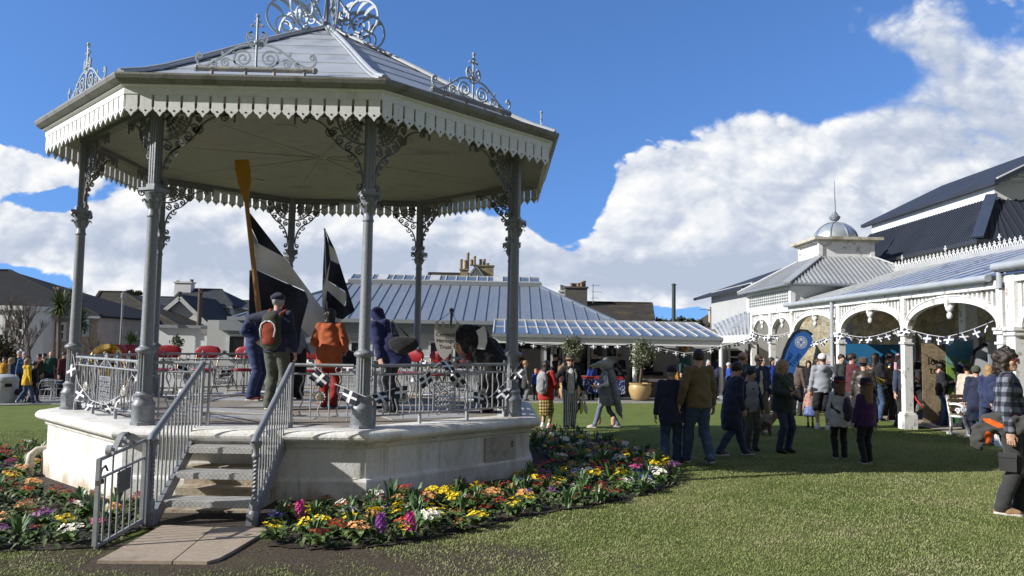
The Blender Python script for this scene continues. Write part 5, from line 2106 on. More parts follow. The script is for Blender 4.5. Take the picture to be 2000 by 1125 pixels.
def hand(curl, h=.0045):
	"""right hand hanging down: wrist at the origin, fingers to -z, palm facing +x, thumb forward (-y)"""
	key = (curl, h)
	if key in _HAND:
		return _HAND[key]
	f = Field()
	f.cone((0, 0, .01), (0, 0, -.03), .026, .030, .01, (.7, 1, 1))
	f.ell((.002, 0, -.058), (.016, .041, .046), .012)
	for j, (y_, ln) in enumerate(((-.030, .070), (-.010, .080), (.011, .075), (.030, .058))):
		a0 = curl * (.75 + .12 * j)
		p = np.array([.002, y_, -.095])
		ang = a0 * .55
		for sl, r0, r1 in ((.45, .0092, .0086), (.32, .0086, .0080), (.23, .0080, .0070)):
			q = p + ln * sl * np.array([math.sin(ang), (y_ * .3), -math.cos(ang)])
			f.cone(p, q, r0, r1, .004)
			p = q
			ang += a0
	t0 = np.array([.004, -.030, -.040])
	t1 = t0 + np.array([.012 + .01 * curl, -.030 + .010 * curl, -.030])
	t2 = t1 + np.array([.014 * curl, -.006 + .010 * curl, -.030])
	f.cone(t0, t1, .013, .011, .008)
	f.cone(t1, t2, .011, .0085, .004)
	_HAND[key] = f.mesh(h)
	return _HAND[key]

def align(d, side):
	"""rotation taking -z to d and +x towards side"""
	d = np.array(d, float)
	d /= np.linalg.norm(d)
	z = -d
	x = np.array(side, float) - z * (np.array(side, float) @ z)
	if np.linalg.norm(x) < 1e-4:
		x = np.array([0, 1., 0]) - z * z[1]
	x /= np.linalg.norm(x)
	y = np.cross(z, x)
	return np.stack([x, y, z], 1)

def ik(a, c, l1, l2, hint):
	"""middle joint of a two-bone limb from a towards c"""
	a, c, hint = np.array(a, float), np.array(c, float), np.array(hint, float)
	d = c - a
	L = np.linalg.norm(d)
	if L > (l1 + l2) * .999:
		c = a + d / L * (l1 + l2) * .999
		d = c - a
		L = np.linalg.norm(d)
	x = (l1 * l1 - l2 * l2 + L * L) / (2 * L)
	hgt = math.sqrt(max(0, l1 * l1 - x * x))
	n = hint - d * (hint @ d) / (L * L)
	n /= np.linalg.norm(n) + 1e-9
	return a + d / L * x + n * hgt, c

def rotx(a):
	c, s = math.cos(a), math.sin(a)
	return np.array([[1, 0, 0], [0, c, -s], [0, s, c]])

def rotz(a):
	c, s = math.cos(a), math.sin(a)
	return np.array([[c, -s, 0], [s, c, 0], [0, 0, 1]])

SKIN = mat('fair_skin', (.50, .30, .215), .5, 0, .08, 14., .05, 120)
SKIN2 = mat('tanned_skin', (.40, .225, .15), .5, 0, .08, 14., .05, 120)
LIPS = mat('lips', (.36, .13, .11), .45)
EYEW = mat('eye_white', (.6, .58, .55), .3)
EYED = mat('eye_dark', (.02, .016, .014), .2)

def cloth(name, col, var=.14, bump=.25, bs=220, rough=.85, scale=5., col2=None, thr=None, fine=.06):
	return mat(name, col, rough, 0, var, scale, bump, bs, .25, col2, thr, (1, 1, 1), 'Object', .15, fine)

HAIRS = {}

def hairm(name, col):
	if name not in HAIRS:
		m, k, b, oc = shader(name + '_hair')
		n = k.noise(k.v('MULTIPLY', oc, (60, 60, 7)), 2., 4., .6)
		k.t.links.new(k.mix(1., col, k.comb(*(3 * [k.ss(n, .25, .75, .55, 1.45)])), 'MULTIPLY'), b.inputs['Base Color'])
		b.inputs['Roughness'].default_value = .5
		bn = k.n('ShaderNodeBump')
		bn.inputs['Strength'].default_value = .6
		bn.inputs['Distance'].default_value = .01
		k.t.links.new(n, bn.inputs['Height'])
		k.t.links.new(bn.outputs[0], b.inputs['Normal'])
		HAIRS[name] = m
	return HAIRS[name]

def person(label, loc, height, face, top=None, bottom=None, shoes=None, hair=None, hat=None, skin=SKIN, lean=0., lean_side=0., stride=0., wide=.0, armL=None, armR=None, hyaw=0., hpitch=0.,
		   glasses=None, curlL=.5, curlR=.5, coat=None, child=False, h=None, build=1., group=None, knee=0., beard=None, scarf=None, hood_up=None, root_z=None, extra=None, inner=None, sleeve=True, name='person'):
	"""face: heading in degrees (0 away from the camera, 90 to the right, 180 towards it).
	top / bottom / shoes / hair / hat: dictionaries with a material and a cut.  Body frame: front is -y, left hand is +x."""
	S = height / 1.75
	dist = math.hypot(loc[0], loc[1])
	h = h or min(.026, max(.0095, dist * .00105)) / S
	hs = 1.22 if child else 1.
	th = math.radians(180 - face)
	root = thing(name, label, 'person', loc, th, group)
	f3 = lambda *a: np.array(a, float)
	# ---- skeleton at 1.75 m
	pel = f3(0, 0, .93 - knee * .12)
	Rt = rotx(math.radians(lean))             # forward is -y: a positive lean brings the chest to -y
	Rs = np.array([[math.cos(lean_side), 0, math.sin(lean_side)], [0, 1, 0], [-math.sin(lean_side), 0, math.cos(lean_side)]])
	Rt = Rt @ Rs
	T = lambda p: pel + Rt @ (f3(*p) - f3(0, 0, .93))
	sw = .158 * build if not child else .140
	shL, shR = T((sw, .01, 1.425)), T((-sw, .01, 1.425))
	neck = T((0, .015, 1.46))
	hc = neck + Rt @ f3(0, -.012, .158 + (.03 if child else 0))
	Rh = Rt @ rotx(math.radians(-lean * .75)) @ rotz(math.radians(hyaw)) @ rotx(math.radians(hpitch))
	hipL, hipR = pel + f3(.088, 0, -.03), pel + f3(-.088, 0, -.03)
	ftL, ftR = f3(.095 + wide, -stride / 2, .085), f3(-.095 - wide, stride / 2, .085)
	if stride > .25:
		ftR[2] += .05
	elif stride < -.25:
		ftL[2] += .05
	knL, ftL = ik(hipL, ftL, .43, .415, f3(.1, -1, .1))
	knR, ftR = ik(hipR, ftR, .43, .415, f3(-.1, -1, .1))
	hL = f3(*armL) if armL is not None else f3(.27 * build, -.02, .80)
	hR = f3(*armR) if armR is not None else f3(-.27 * build, -.02, .80)
	if armL is None:
		hL = T((.25 * build, -.05, .86)) * f3(1, 1, 0) + f3(0, 0, .86 - knee * .12)
	if armR is None:
		hR = T((-.25 * build, -.05, .86)) * f3(1, 1, 0) + f3(0, 0, .86 - knee * .12)
	elL, hL = ik(shL, hL, .285, .26, f3(.6, .9, -.4))
	elR, hR = ik(shR, hR, .285, .26, f3(-.6, .9, -.4))

	# ---- body
	f = Field()
	f.ell(T((0, .0, 1.28)), (.150 * build, .10, .20), .05, Rt)
	f.ell(T((0, .0, 1.05)), (.135 * build, .10, .18), .05, Rt)
	f.ell(T((0, .01, .93)), (.150 * build, .11, .13), .05, Rt)
	f.cone(shL, shR, .055, .055, .04)
	f.cone(T((0, .02, 1.40)), neck + (hc - neck) * .35, .062, .054, .03)
	for a, e, w in ((shL, elL, hL), (shR, elR, hR)):
		f.cone(a, e, .046, .038, .02)
		f.cone(e, w, .036, .026, .015)
	for a, kn, ft in ((hipL, knL, ftL), (hipR, knR, ftR)):
		f.cone(a, kn, .078, .050, .03)
		f.cone(kn + (0, .0, 0), kn + (ft - kn) * .3 + f3(0, .02, 0), .050, .052, .02)
		f.cone(kn + (ft - kn) * .3 + f3(0, .02, 0), ft, .052, .036, .02)
		f.cone(ft + f3(0, .03, -.045), ft + f3(0, -.13, -.06), .034, .026, .01)
	parts_ = []
	V, Q = f.mesh(h * 1.25)
	parts_.append((V, Q, 0))
	# head with brow, eye sockets, nose, mouth, ears
	f = Field()
	hh = min(h * .62, .009) if h < .02 else h * .7
	f.ell((0, .012, .035), (.074, .094, .088), .02)
	f.ell((0, -.022, -.035), (.058, .068, .078), .03)
	f.ell((0, -.062, -.092), (.026, .022, .020), .02)
	f.cone((-.03, -.082, .022), (.03, -.082, .022), .010, .010, .012)
	f.cone((0, -.088, .012), (0, -.110, -.024), .008, .0125, .012)
	f.ell((.012, -.098, -.028), (.010, .010, .008), .008)
	f.ell((-.012, -.098, -.028), (.010, .010, .008), .008)
	f.ell((0, -.086, -.058), (.022, .010, .007), .006)
	f.ell((0, -.084, -.069), (.019, .009, .006), .006)
	for sx_ in (-1, 1):
		f.ell((sx_ * .040, -.056, -.020), (.026, .022, .024), .02)
		f.ell((sx_ * .075, .012, -.004), (.010, .020, .032), .006)
		f.ell((sx_ * .031, -.092, .004), (.016, .012, .009), .0, None, True)
	f.cone((0, .02, -.06), (0, .03, -.15), .054, .056, .03)
	V, Q = f.mesh(hh / hs)
	cen = V[Q].mean(1)
	mi = np.zeros(len(Q), int)
	mi[(np.abs(cen[:, 2] + .063) < .010) & (np.abs(cen[:, 0]) < .021) & (cen[:, 1] < -.078)] = 1
	W_ = lambda p: (np.asarray(p) * hs) @ Rh.T + hc
	parts_.append((W_(V), Q, mi))
	eb = MB()
	for sx_ in (-1, 1):
		eb.ball((sx_ * .031, -.079, .005), (.014, .010, .0095), 8, 2)
		eb.ball((sx_ * .031, -.0865, .005), (.0062, .004, .0062), 6, 3)
	parts_.append((W_(np.array(eb.v)), np.array([tuple(q) + ((q[-1],) if len(q) == 3 else ()) for q in eb.f]), np.array(eb.mi)))
	hV, hQ = hand(curlR, .0045 if dist < 14 else .007)
	for (e, w, cu, sgn) in ((elR, hR, curlR, 1), (elL, hL, curlL, -1)):
		hV, hQ = hand(cu, .0045 if dist < 14 else .007)
		R_ = align(w - e, (sgn, 0, 0) if abs((w - e)[0]) < abs((w - e)[2]) + .1 else (0, .3, -1))
		vv = hV * (1.06, sgn, 1.06)
		vv[:, 0] *= 1
		qq = hQ if sgn > 0 else hQ[:, ::-1]
		parts_.append((vv @ (R_ * np.array([1, 1, 1])).T + w + (w - e) / np.linalg.norm(w - e) * .0, qq, 0))
	for i, (V, Q, m) in enumerate(parts_):
		parts_[i] = (np.asarray(V) * S, Q, m)
	link('body', np_mesh('body', parts_, [skin, LIPS, EYEW, EYED]), root)

	def child_mesh(nm, fld, m, hh=None, wr=0., seed=0, T_=None, wf=1.):
		V, Q = fld.mesh(hh or h, wr, seed, wf)
		if T_ is not None:
			V = T_(V)
		return link(nm, np_mesh(nm, [(V * S, Q, 0)], [m]), root)
	sd = rnd.randint(0, 9999)
	# ---- legs
	if bottom:
		k_ = bottom.get('cut', 'trousers')
		lo = bottom.get('loose', .016)
		f = Field()
		if k_ in ('trousers', 'shorts'):
			f.ell(pel + f3(0, .012, .02), (.158 * build + lo * .5, .122 + lo * .5, .13), .05)
			for hp, kn, ft in ((hipL, knL, ftL), (hipR, knR, ftR)):
				f.cone(hp, kn, .086 + lo, .056 + lo * 1.1, .035)
				if k_ == 'trousers':
					mid = kn + (ft - kn) * .3 + f3(0, .018, 0)
					f.cone(kn, mid, .056 + lo, .058 + lo, .02)
					f.cone(mid, ft + f3(0, .012, -.03), .058 + lo, bottom.get('hem', .046) + lo, .02)
					if bottom.get('hem', 0) < .08:
						f.ell(ft + f3(0, -.005, .0), (.055 + lo, .062 + lo, .03), .02)
				else:
					f.cone(kn, kn + (hp - kn) * .25, .066 + lo, .075 + lo, .02)
			if k_ == 'shorts':
				pass
			f.plane((0, 0, .035), (0, 0, -1))
			child_mesh('trousers' if k_ == 'trousers' else 'shorts', f, bottom['m'], h, .0065, sd)
		else:
			hem = bottom['hem']
			f.cone(pel + f3(0, .01, .06), f3(0, .02 + (ftL + ftR)[1] / 4, hem + .1), .15 * build, bottom.get('flare', .21), .03, (1, .82, 1))
			f.plane((0, 0, hem), (0, 0, -1))
			child_mesh('skirt', f, bottom['m'], h, .010, sd)
			f = Field()
			if bottom.get('legs'):
				for hp, kn, ft in ((hipL, knL, ftL), (hipR, knR, ftR)):
					f.cone(hp, kn, .08, .056, .03)
					f.cone(kn, ft, .058, .042, .02)
				child_mesh('tights', f, bottom['legs'], h)
	# ---- shoes
	if shoes:
		for kn, ft in ((knL, ftL), (knR, ftR)):
			f = Field()
			dv = (kn - ft) / np.linalg.norm(kn - ft)
			f.cone(ft + f3(0, .035, -.038), ft + f3(0, -.06, -.042), .044, .046, .02)
			f.cone(ft + f3(0, -.06, -.045), ft + f3(0, -.145, -.054), .045, .034, .02, (1.08, 1, 1))
			f.cone(ft + f3(0, .02, -.02), ft + dv * shoes.get('up', .04) + f3(0, .008, 0), .046, .047 + (.016 if shoes.get('up', 0) > .15 else 0), .02)
			f.plane((0, 0, ft[2] - .083), (0, 0, -1))
			o = child_mesh('boot' if shoes.get('up', 0) > .09 else 'shoe', f, shoes['m'], min(h, .012))
			if shoes.get('sole'):
				f = Field()
				f.cone(ft + f3(0, .035, -.073), ft + f3(0, -.15, -.073), .046, .042, .0, (1.05, 1, 1))
				f.plane((0, 0, ft[2] - .085), (0, 0, -1))
				f.plane((0, 0, ft[2] - .060), (0, 0, 1))
				V, Q = f.mesh(min(h, .010))
				link('sole', np_mesh('sole', [(V * S, Q, 0)], [shoes['sole']]), o)
	# ---- upper garments, inside out
	for gi, gar in enumerate(x for x in (inner, top, coat) if x):
		lo = gar.get('loose', .018)
		z0 = gar.get('hem', .86)
		f = Field()
		f.ell(T((0, .0, 1.28)), (.150 * build + lo, .108 + lo, .20), .05, Rt)
		f.ell(T((0, .004, 1.06)), (.148 * build + lo * gar.get('waist', 1.), .110 + lo * gar.get('waist', 1.), .2), .06, Rt)
		zl_ = max(z0, .80) + .02
		rr_ = .158 * build + lo
		f.cone(T((0, .006, 1.04)), T((0, .010, zl_ - .10 if not gar.get('nocut') else zl_)), rr_ - .012, rr_, .05, (1, .76, 1))
		f.cone(shL, shR, .050 + lo * .6, .050 + lo * .6, .05)
		f.cone(T((0, .02, 1.40)), T((0, .015, 1.455)), .075 + lo * .5, .064 + lo * .3, .03)
		if z0 < .80:
			f.cone(pel + f3(0, .008, .04), f3(0, (ftL[1] + ftR[1]) * .2 + .01, z0 + .10), .162 * build + lo, gar.get('flare', .205), .05, (1, .80, 1))
		if gar.get('sleeve', True):
			for a, e, w in ((shL, elL, hL), (shR, elR, hR)):
				f.cone(a, e, .047 + lo * .8, .042 + lo * .65, .03)
				if gar.get('sleeve', True) is True:
					f.cone(e, e + (w - e) * .93, .042 + lo * .65, .035 + lo * .5, .025)
		if gar.get('hood'):
			f.ell(T((0, .105, 1.42)), (.105, .07, .085), .05, Rt)
			f.cone(T((-.09, .03, 1.46)), T((.09, .03, 1.46)), .035, .035, .04)
		if gar.get('collar'):
			f.cone(T((-.055, .035, 1.475)), T((.055, .035, 1.475)), .036, .036, .02)
			f.cone(T((-.06, .0, 1.465)), T((-.04, -.075, 1.41)), .026, .02, .02)
			f.cone(T((.06, .0, 1.465)), T((.04, -.075, 1.41)), .026, .02, .02)
		if gar.get('puffy'):
			pass
		if z0 < .80:
			f.plane((0, 0, z0), (0, 0, -1))
		else:
			n_ = Rt @ f3(0, 0, -1)
			f.plane(T((0, 0, z0)), n_) if not gar.get('nocut') and lean < 25 else None
		if gar.get('open'):
			# open front: a wedge taken out so that the layer below shows
			f.cone(T((0, -.20, 1.44)), T((0, -.20, .6)), gar['open'] * .75, gar['open'], .0, (1, 1.6, 1), True)
		child_mesh(gar.get('n', 'coat'), f, gar['m'], h, gar.get('wr', .007), sd + gi, None, gar.get('wf', 1.))
	# ---- hair, beard, hats in the head's frame
	Hm = lambda V: (V * hs) @ Rh.T + hc
	if hair:
		st = hair.get('cut', 'short')
		f = Field()
		t = hair.get('thick', .014)
		if st != 'balding':
			f.ell((0, .016, .040), (.076 + t, .094 + t, .088 + t), .02)
		else:
			f.ell((0, .030, .0), (.080 + t * .5, .082 + t * .5, .055), .02)
		if st in ('long', 'bob', 'bun', 'curly'):
			L_ = {'long': hair.get('len', .36), 'bob': .14, 'bun': .05, 'curly': .12}[st]
			for sx_ in (-1, 1):
				f.cone((sx_ * .066, .0, .03), (sx_ * .078, .010, -.03 - L_ * .7), .030, .034 if L_ > .1 else .02, .04)
				if L_ > .3:
					f.cone((sx_ * .078, .010, -.28 * .9), (sx_ * .085, -.15 if hair.get('front') else .06, -.06 - L_), .040, .022, .03)
			f.cone((0, .075, .02), (0, .088, -L_), .058, .052 if L_ > .1 else .03, .05, (1.4, 1, 1))
		if st == 'bun':
			f.ell((0, .10, .085), (.04, .04, .04), .02)
		# clear the face
		f.ell((0, -.105, -.045), (.066, .062, .105), .0, None, True)
		if st in ('short', 'balding'):
			f.plane((0, 0, -.062), (0, -.35, -1))
			f.ell((.08, -.01, -.05), (.03, .03, .05), .0, None, True)
			f.ell((-.08, -.01, -.05), (.03, .03, .05), .0, None, True)
		child_mesh('hair', f, hair['m'], max(.006, hh * 1.1), hair.get('wr', .006), sd, Hm, 2.2)
	if beard:
		f = Field()
		f.ell((0, -.045, -.075), (.056, .050, .050), .02)
		f.ell((0, -.085, -.06), (.03, .02, .02), .0, None, True)
		f.plane((0, 0, -.045), (0, 0, 1))
		child_mesh('beard', f, beard, max(.006, hh), .004, sd, Hm, 2.)
	if hat:
		hm, kind = hat['m'], hat['k']
		mb = MB()
		M2 = None
		if kind in ('beanie', 'bobble'):
			f = Field()
			f.ell((0, .020, .060), (.100, .118, .106), .02)
			f.cone((0, .018, .03), (0, .014, .05), .108, .108, .01, (.94, 1.08, 1))
			f.plane((0, 0, .022), (0, -.25, -1))
			if kind == 'bobble':
				f.ell((0, .03, .175), (.045, .045, .04), .01)
			child_mesh('hat', f, hm, max(.007, hh), .004, sd, Hm, 2.5)
		elif kind == 'beret':
			f = Field()
			f.ell((0, .028, .075), (.112, .122, .052), .02)
			f.cone((0, .015, .04), (0, .015, .06), .088, .095, .02, (.95, 1.08, 1))
			f.plane((0, 0, .032), (0, -.2, -1))
			child_mesh('hat', f, hm, max(.007, hh), .003, sd, Hm, 1.5)
		elif kind == 'cap':
			f = Field()
			f.ell((0, .016, .050), (.097, .115, .108), .02)
			f.plane((0, 0, .030), (0, -.12, -1))
			o = child_mesh('hat', f, hm, max(.007, hh), .0, sd, Hm)
			f = Field()
			f.ell((0, -.115, .045), (.078, .078, .011), .01)
			f.plane((0, -.07, 0), (0, 1, 0))
			V, Q = f.mesh(.007)
			link('peak', np_mesh('peak', [(Hm(V) * S, Q, 0)], [hat.get('m2', hm)]), o)
		elif kind in ('bowler', 'boater', 'brim'):
			rb = {'bowler': .135, 'boater': .15, 'brim': .155}[kind]
			hgt = {'bowler': .115, 'boater': .085, 'brim': .12}[kind]
			prof_ = [(rb, .048), (rb, .056), (.104, .060), (.102, .06 + hgt * .6), (.088 if kind != 'boater' else .102, .06 + hgt * .9), (.050 if kind != 'boater' else .098, .06 + hgt), (.0, .06 + hgt)]
			if kind == 'bowler':
				prof_[0] = (rb, .062)
				prof_[1] = (rb + .004, .070)
			mb.lathe(prof_ + [], (0, .014, 0), 24, 0, cap=False)
			mb.lathe([(rb, .0475), (.02, .0485)], (0, .014, 0), 24, 1, cap=False)
			mb.lathe([(.1055, .062), (.1050, .088)], (0, .014, 0), 24, 1, cap=False)
			V = Hm(np.array(mb.v)) * S
			me = bpy.data.meshes.new('hat')
			me.from_pydata(V.tolist(), [], mb.f)
			me.materials.append(hm)
			me.materials.append(hat.get('m2', hm))
			me.polygons.foreach_set('material_index', mb.mi)
			me.polygons.foreach_set('use_smooth', [True] * len(me.polygons))
			link('hat', me, root)
	if hood_up:
		f = Field()
		f.ell((0, .022, .02), (.108, .118, .128), .03)
		f.cone((0, .04, -.06), (0, .05, -.13), .09, .10, .04)
		f.ell((0, -.11, -.01), (.072, .085, .098), .0, None, True)
		child_mesh('hood', f, hood_up, max(.008, hh), .006, sd, Hm)
	if glasses:
		mb = MB()
		for sx_ in (-1, 1):
			mb.ball((sx_ * .033, -.097, .006), (.027, .008, .018), 10)
			mb.bar((sx_ * .058, -.093, .010), (sx_ * .078, .01, .006), .004, .006)
		mb.bar((-.012, -.102, .010), (.012, -.102, .010), .005, .005)
		V = Hm(np.array(mb.v)) * S
		me = bpy.data.meshes.new('glasses')
		me.from_pydata(V.tolist(), [], mb.f)
		me.materials.append(glasses)
		link('glasses', me, root)
	if scarf:
		f = Field()
		for a in range(12):
			b0, b1 = a * PI / 6, (a + 1) * PI / 6
			f.cone(T((.075 * math.cos(b0), .01 + .075 * math.sin(b0), 1.475)), T((.075 * math.cos(b1), .01 + .075 * math.sin(b1), 1.475)), .034, .034, .02)
		child_mesh('scarf', f, scarf, max(.008, h * .7), .006, sd)
	J = dict(T=lambda p: Vector((np.array(T(p)) * S).tolist()), S=S, hL=Vector((hL * S).tolist()), hR=Vector((hR * S).tolist()), head=Vector((hc * S).tolist()), root=root, Hm=Hm, th=th, hs=hs)
	J['world'] = lambda p: root.location + Matrix.Rotation(th, 3, 'Z') @ Vector(p)
	return J

def at_ground(u, v):
	return G(u, v)

def tall(u, vf, vh):
	"""standing height from the pixels of feet and head top"""
	g_ = G(u, vf)
	return g_, P(u, vh, g_.y).z - g_.z

def backpack(J, label, m, m2, w=.30, hgt=.44, d=.17, zc=1.22, straps=True, m3=None):
	"""a filled rucksack with straps, top pocket and front pocket, on someone's back"""
	S, T, root = J['S'], J['T'], J['root']
	t = thing('backpack', label, 'backpack', root.location, J['th'])
	h = .012 if root.location.y < 14 else .02

	def mk(nm, fld, m_, par=t, hh=h, wr=.005):
		V, Q = fld.mesh(hh, wr, 3)
		me = np_mesh(nm, [(V, Q, 0)], [m_])
		return link(nm, me, par)
	c = np.array(T((0, .135 + d / 2, zc)))
	f = Field()
	f.cone(c + (0, -.0, -hgt * .30) , c + (0, -.0, hgt * .22), w * .50, w * .42, .03, (1, d / w * 1.05, 1))
	f.cone(c + (0, -.02, hgt * .2), c + (0, -.01, hgt * .34), w * .40, w * .30, .05, (1, d / w, 1))
	bag = mk('bag', f, m)
	f = Field()
	f.cone(c + (0, d * .42, -hgt * .26), c + (0, d * .40, hgt * .04), w * .33, w * .34, .02, (1, .35, 1))
	mk('front_pocket', f, m2)
	if m3:
		mb = MB()
		for sx_ in (-1, 1):
			mb.tube([tuple(c + (sx_ * w * a_, d * b_, hgt * z_)) for a_, b_, z_ in ((.30, .58, -.22), (.36, .56, 0.), (.30, .56, .16), (.12, .56, .24), (0, .55, .25))], .012, 6)
		mb.build('piping', m3, t, smooth=True)
	if straps:
		for sx_ in (-1, 1):
			f = Field()
			p = [np.array(T((sx_ * .10, .13, 1.44))), np.array(T((sx_ * .125, .0, 1.495))), np.array(T((sx_ * .135, -.115, 1.38))), np.array(T((sx_ * .16, -.11, 1.16))), np.array(T((sx_ * .17, .06, 1.05)))]
			for a, b in zip(p[:-1], p[1:]):
				f.cone(a, b, .026, .026, .015)
			mk('strap', f, m2, t)
	return t

# ------------------------------------------------------------------ clothes
NAVYC = cloth('navy_wool', (.022, .028, .058))
NAVYB = cloth('navy_blue_cloth', (.022, .032, .085))
BLUES = cloth('blue_suit_cloth', (.030, .045, .125))
JEAN = cloth('blue_denim', (.045, .075, .15), .2, .3, 260, .85, 6., (.10, .15, .24), (.52, .75))
JEAN_D = cloth('dark_denim', (.032, .045, .085), .2)
BLK = cloth('black_wool', (.016, .016, .019))
CHAR = cloth('charcoal_cloth', (.042, .045, .05))
GREYH = cloth('grey_marl_jersey', (.27, .285, .32), .06)
GREYM = cloth('mid_grey_cloth', (.13, .135, .15))
OLIVE = cloth('olive_brown_cloth', (.14, .105, .055))
GRNGREY = cloth('green_grey_trousers', (.085, .09, .075))
ORNG = cloth('burnt_orange_cloth', (.36, .088, .03))
REDC = cloth('red_wool', (.36, .022, .020))
REDT = cloth('dark_red_trousers', (.25, .022, .014))
MAROON = cloth('maroon_cloth', (.085, .016, .022))
PURP = cloth('purple_fleece', (.045, .016, .075))
YELC = cloth('yellow_raincoat', (.58, .36, .02))
MUST = cloth('mustard_knit', (.42, .22, .02))
CREAM = cloth('cream_fleece', (.52, .46, .38))
TEAL = cloth('dark_teal_cloth', (.015, .055, .06))
GREENC = cloth('bottle_green_cloth', (.015, .06, .045))
BLUEB = cloth('bright_blue_cloth', (.02, .06, .32))
DKGRN = cloth('dark_green_coat', (.028, .042, .040))
WHITEC = cloth('white_cloth', (.62, .62, .63), .04)
PINKC = cloth('pink_fleece', (.5, .28, .34))
LEATH = mat('dark_brown_leather', (.045, .036, .030), .42, 0, .25, 8., .2, 60)
TANB = cloth('tan_boot_leather', (.30, .185, .09), .15, .3)
BROWNS = cloth('brown_shoe_leather', (.085, .04, .022))
BLKS = mat('black_shoe_leather', (.012, .012, .013), .45, 0, .2, 9.)
WSH = mat('white_trainer', (.58, .57, .56), .55, 0, .05, 9.)
SOLE = mat('pale_sole', (.5, .48, .45), .7)
HB = hairm('dark_brown', (.022, .013, .009))
HK = hairm('black', (.010, .009, .009))
HG = hairm('grey', (.30, .30, .31))
HW = hairm('white', (.55, .55, .56))
HBL = hairm('blond', (.30, .19, .085))
HLB = hairm('light_brown', (.13, .075, .035))
SUNG = mat('dark_sunglasses', (.01, .01, .012), .08)

def pattern(name, fn):
	m, k, b, oc = shader(name)
	c = fn(k, oc)
	k.t.links.new(c, b.inputs['Base Color'])
	b.inputs['Roughness'].default_value = .85
	b.inputs['Specular IOR Level'].default_value = .25
	bn = k.n('ShaderNodeBump')
	bn.inputs['Strength'].default_value = .2
	bn.inputs['Distance'].default_value = .01
	k.t.links.new(k.noise(oc, 200., 3.), bn.inputs['Height'])
	k.t.links.new(bn.outputs[0], b.inputs['Normal'])
	return m

def band(k, x, per, duty, ph=0.):
	return k.m('LESS_THAN', k.m('FRACT', k.m('ADD', k.m('DIVIDE', x, per), ph + 50)), duty)

def plaid_fn(c0, c1, c2, per):
	def fn(k, oc):
		x, y, z = k.sep(oc)
		u = k.m('ADD', x, k.m('MULTIPLY', y, .9))
		a = k.m('ADD', band(k, u, per, .5), band(k, k.m('ADD', z, k.m('MULTIPLY', x, .06)), per, .5))
		return k.ramp(k.m('DIVIDE', a, 2.), [(0., c0), (.26, c0), (.28, c1), (.72, c1), (.74, c2), (1., c2)])
	return fn

PLAID = pattern('grey_black_plaid', plaid_fn((.19, .205, .245), (.062, .07, .092), (.016, .018, .026), .105))
TARTAN = pattern('yellow_black_tartan', plaid_fn((.36, .29, .10), (.16, .11, .04), (.03, .022, .015), .075))
STRIPE = pattern('black_white_stripe', lambda k, oc: k.mix(band(k, k.sep(oc)[0], .042, .5), (.60, .60, .62), (.012, .012, .016)))
HOOPS = pattern('striped_wool_hat', lambda k, oc: k.mix(band(k, k.sep(oc)[2], .045, .5), (.50, .40, .22), (.08, .05, .03)))
PATCHY = pattern('pink_and_cream_patterned_knit', lambda k, oc: k.ramp(k.noise(oc, 22., 2.), [(.40, (.45, .08, .14)), (.47, (.50, .42, .30)), (.56, (.12, .25, .12)), (.6, (.48, .16, .20))]))
TUTU = pattern('blue_net_skirt', lambda k, oc: k.ramp(k.noise(k.v('MULTIPLY', oc, (30, 30, 3)), 1.5, 3.), [(.35, (.06, .09, .26)), (.65, (.20, .25, .44))]))
STARS = pattern('white_cloth_with_navy_marks', lambda k, oc: k.ramp(k.noise(oc, 14., 1.), [(.58, (.62, .62, .64)), (.60, (.03, .035, .12))]))
CHECKD = pattern('black_and_white_checks', lambda k, oc: (lambda q: (k.put(q.inputs['Vector'], oc), setattr(q.inputs['Scale'], 'default_value', 44.), setattr(q.inputs['Color1'], 'default_value', (.6, .6, .6, 1)), setattr(q.inputs['Color2'], 'default_value', (.015, .015, .015, 1)), q.outputs['Color'])[-1])(k.n('ShaderNodeTexChecker')))

def folk(label, u, vf, vh, face, dh=0., **kw):
	g_, H_ = tall(u, vf, vh)
	return person(label, g_, H_ - dh, face, **kw)

def sh(m=BLKS, up=.04, sole=None):
	d = dict(m=m, up=up)
	if sole:
		d['sole'] = sole
	return d

tr_ = lambda m, **k: dict(m=m, **k)

# ---- nearest figures on the lawn
J = folk('man in grey and black checked shirt and red sunglasses at the right edge', 1976, 1004, 680, 126, skin=SKIN, top=dict(m=PLAID, n='shirt', hem=.84, collar=True, loose=.026, wr=.009), bottom=tr_(cloth('dark_grey_work_trousers', (.040, .041, .041), .15, .35), loose=.019, hem=.05),
		 shoes=sh(TANB, .12, SOLE), hair=dict(m=HB, cut='curly', thick=.020, wr=.012), glasses=mat('red_sunglass_lens', (.25, .012, .012), .1), hyaw=-14, armL=(.20, -.20, .90), armR=(-.265, -.02, .86), stride=.16, build=1.05, curlR=.8)
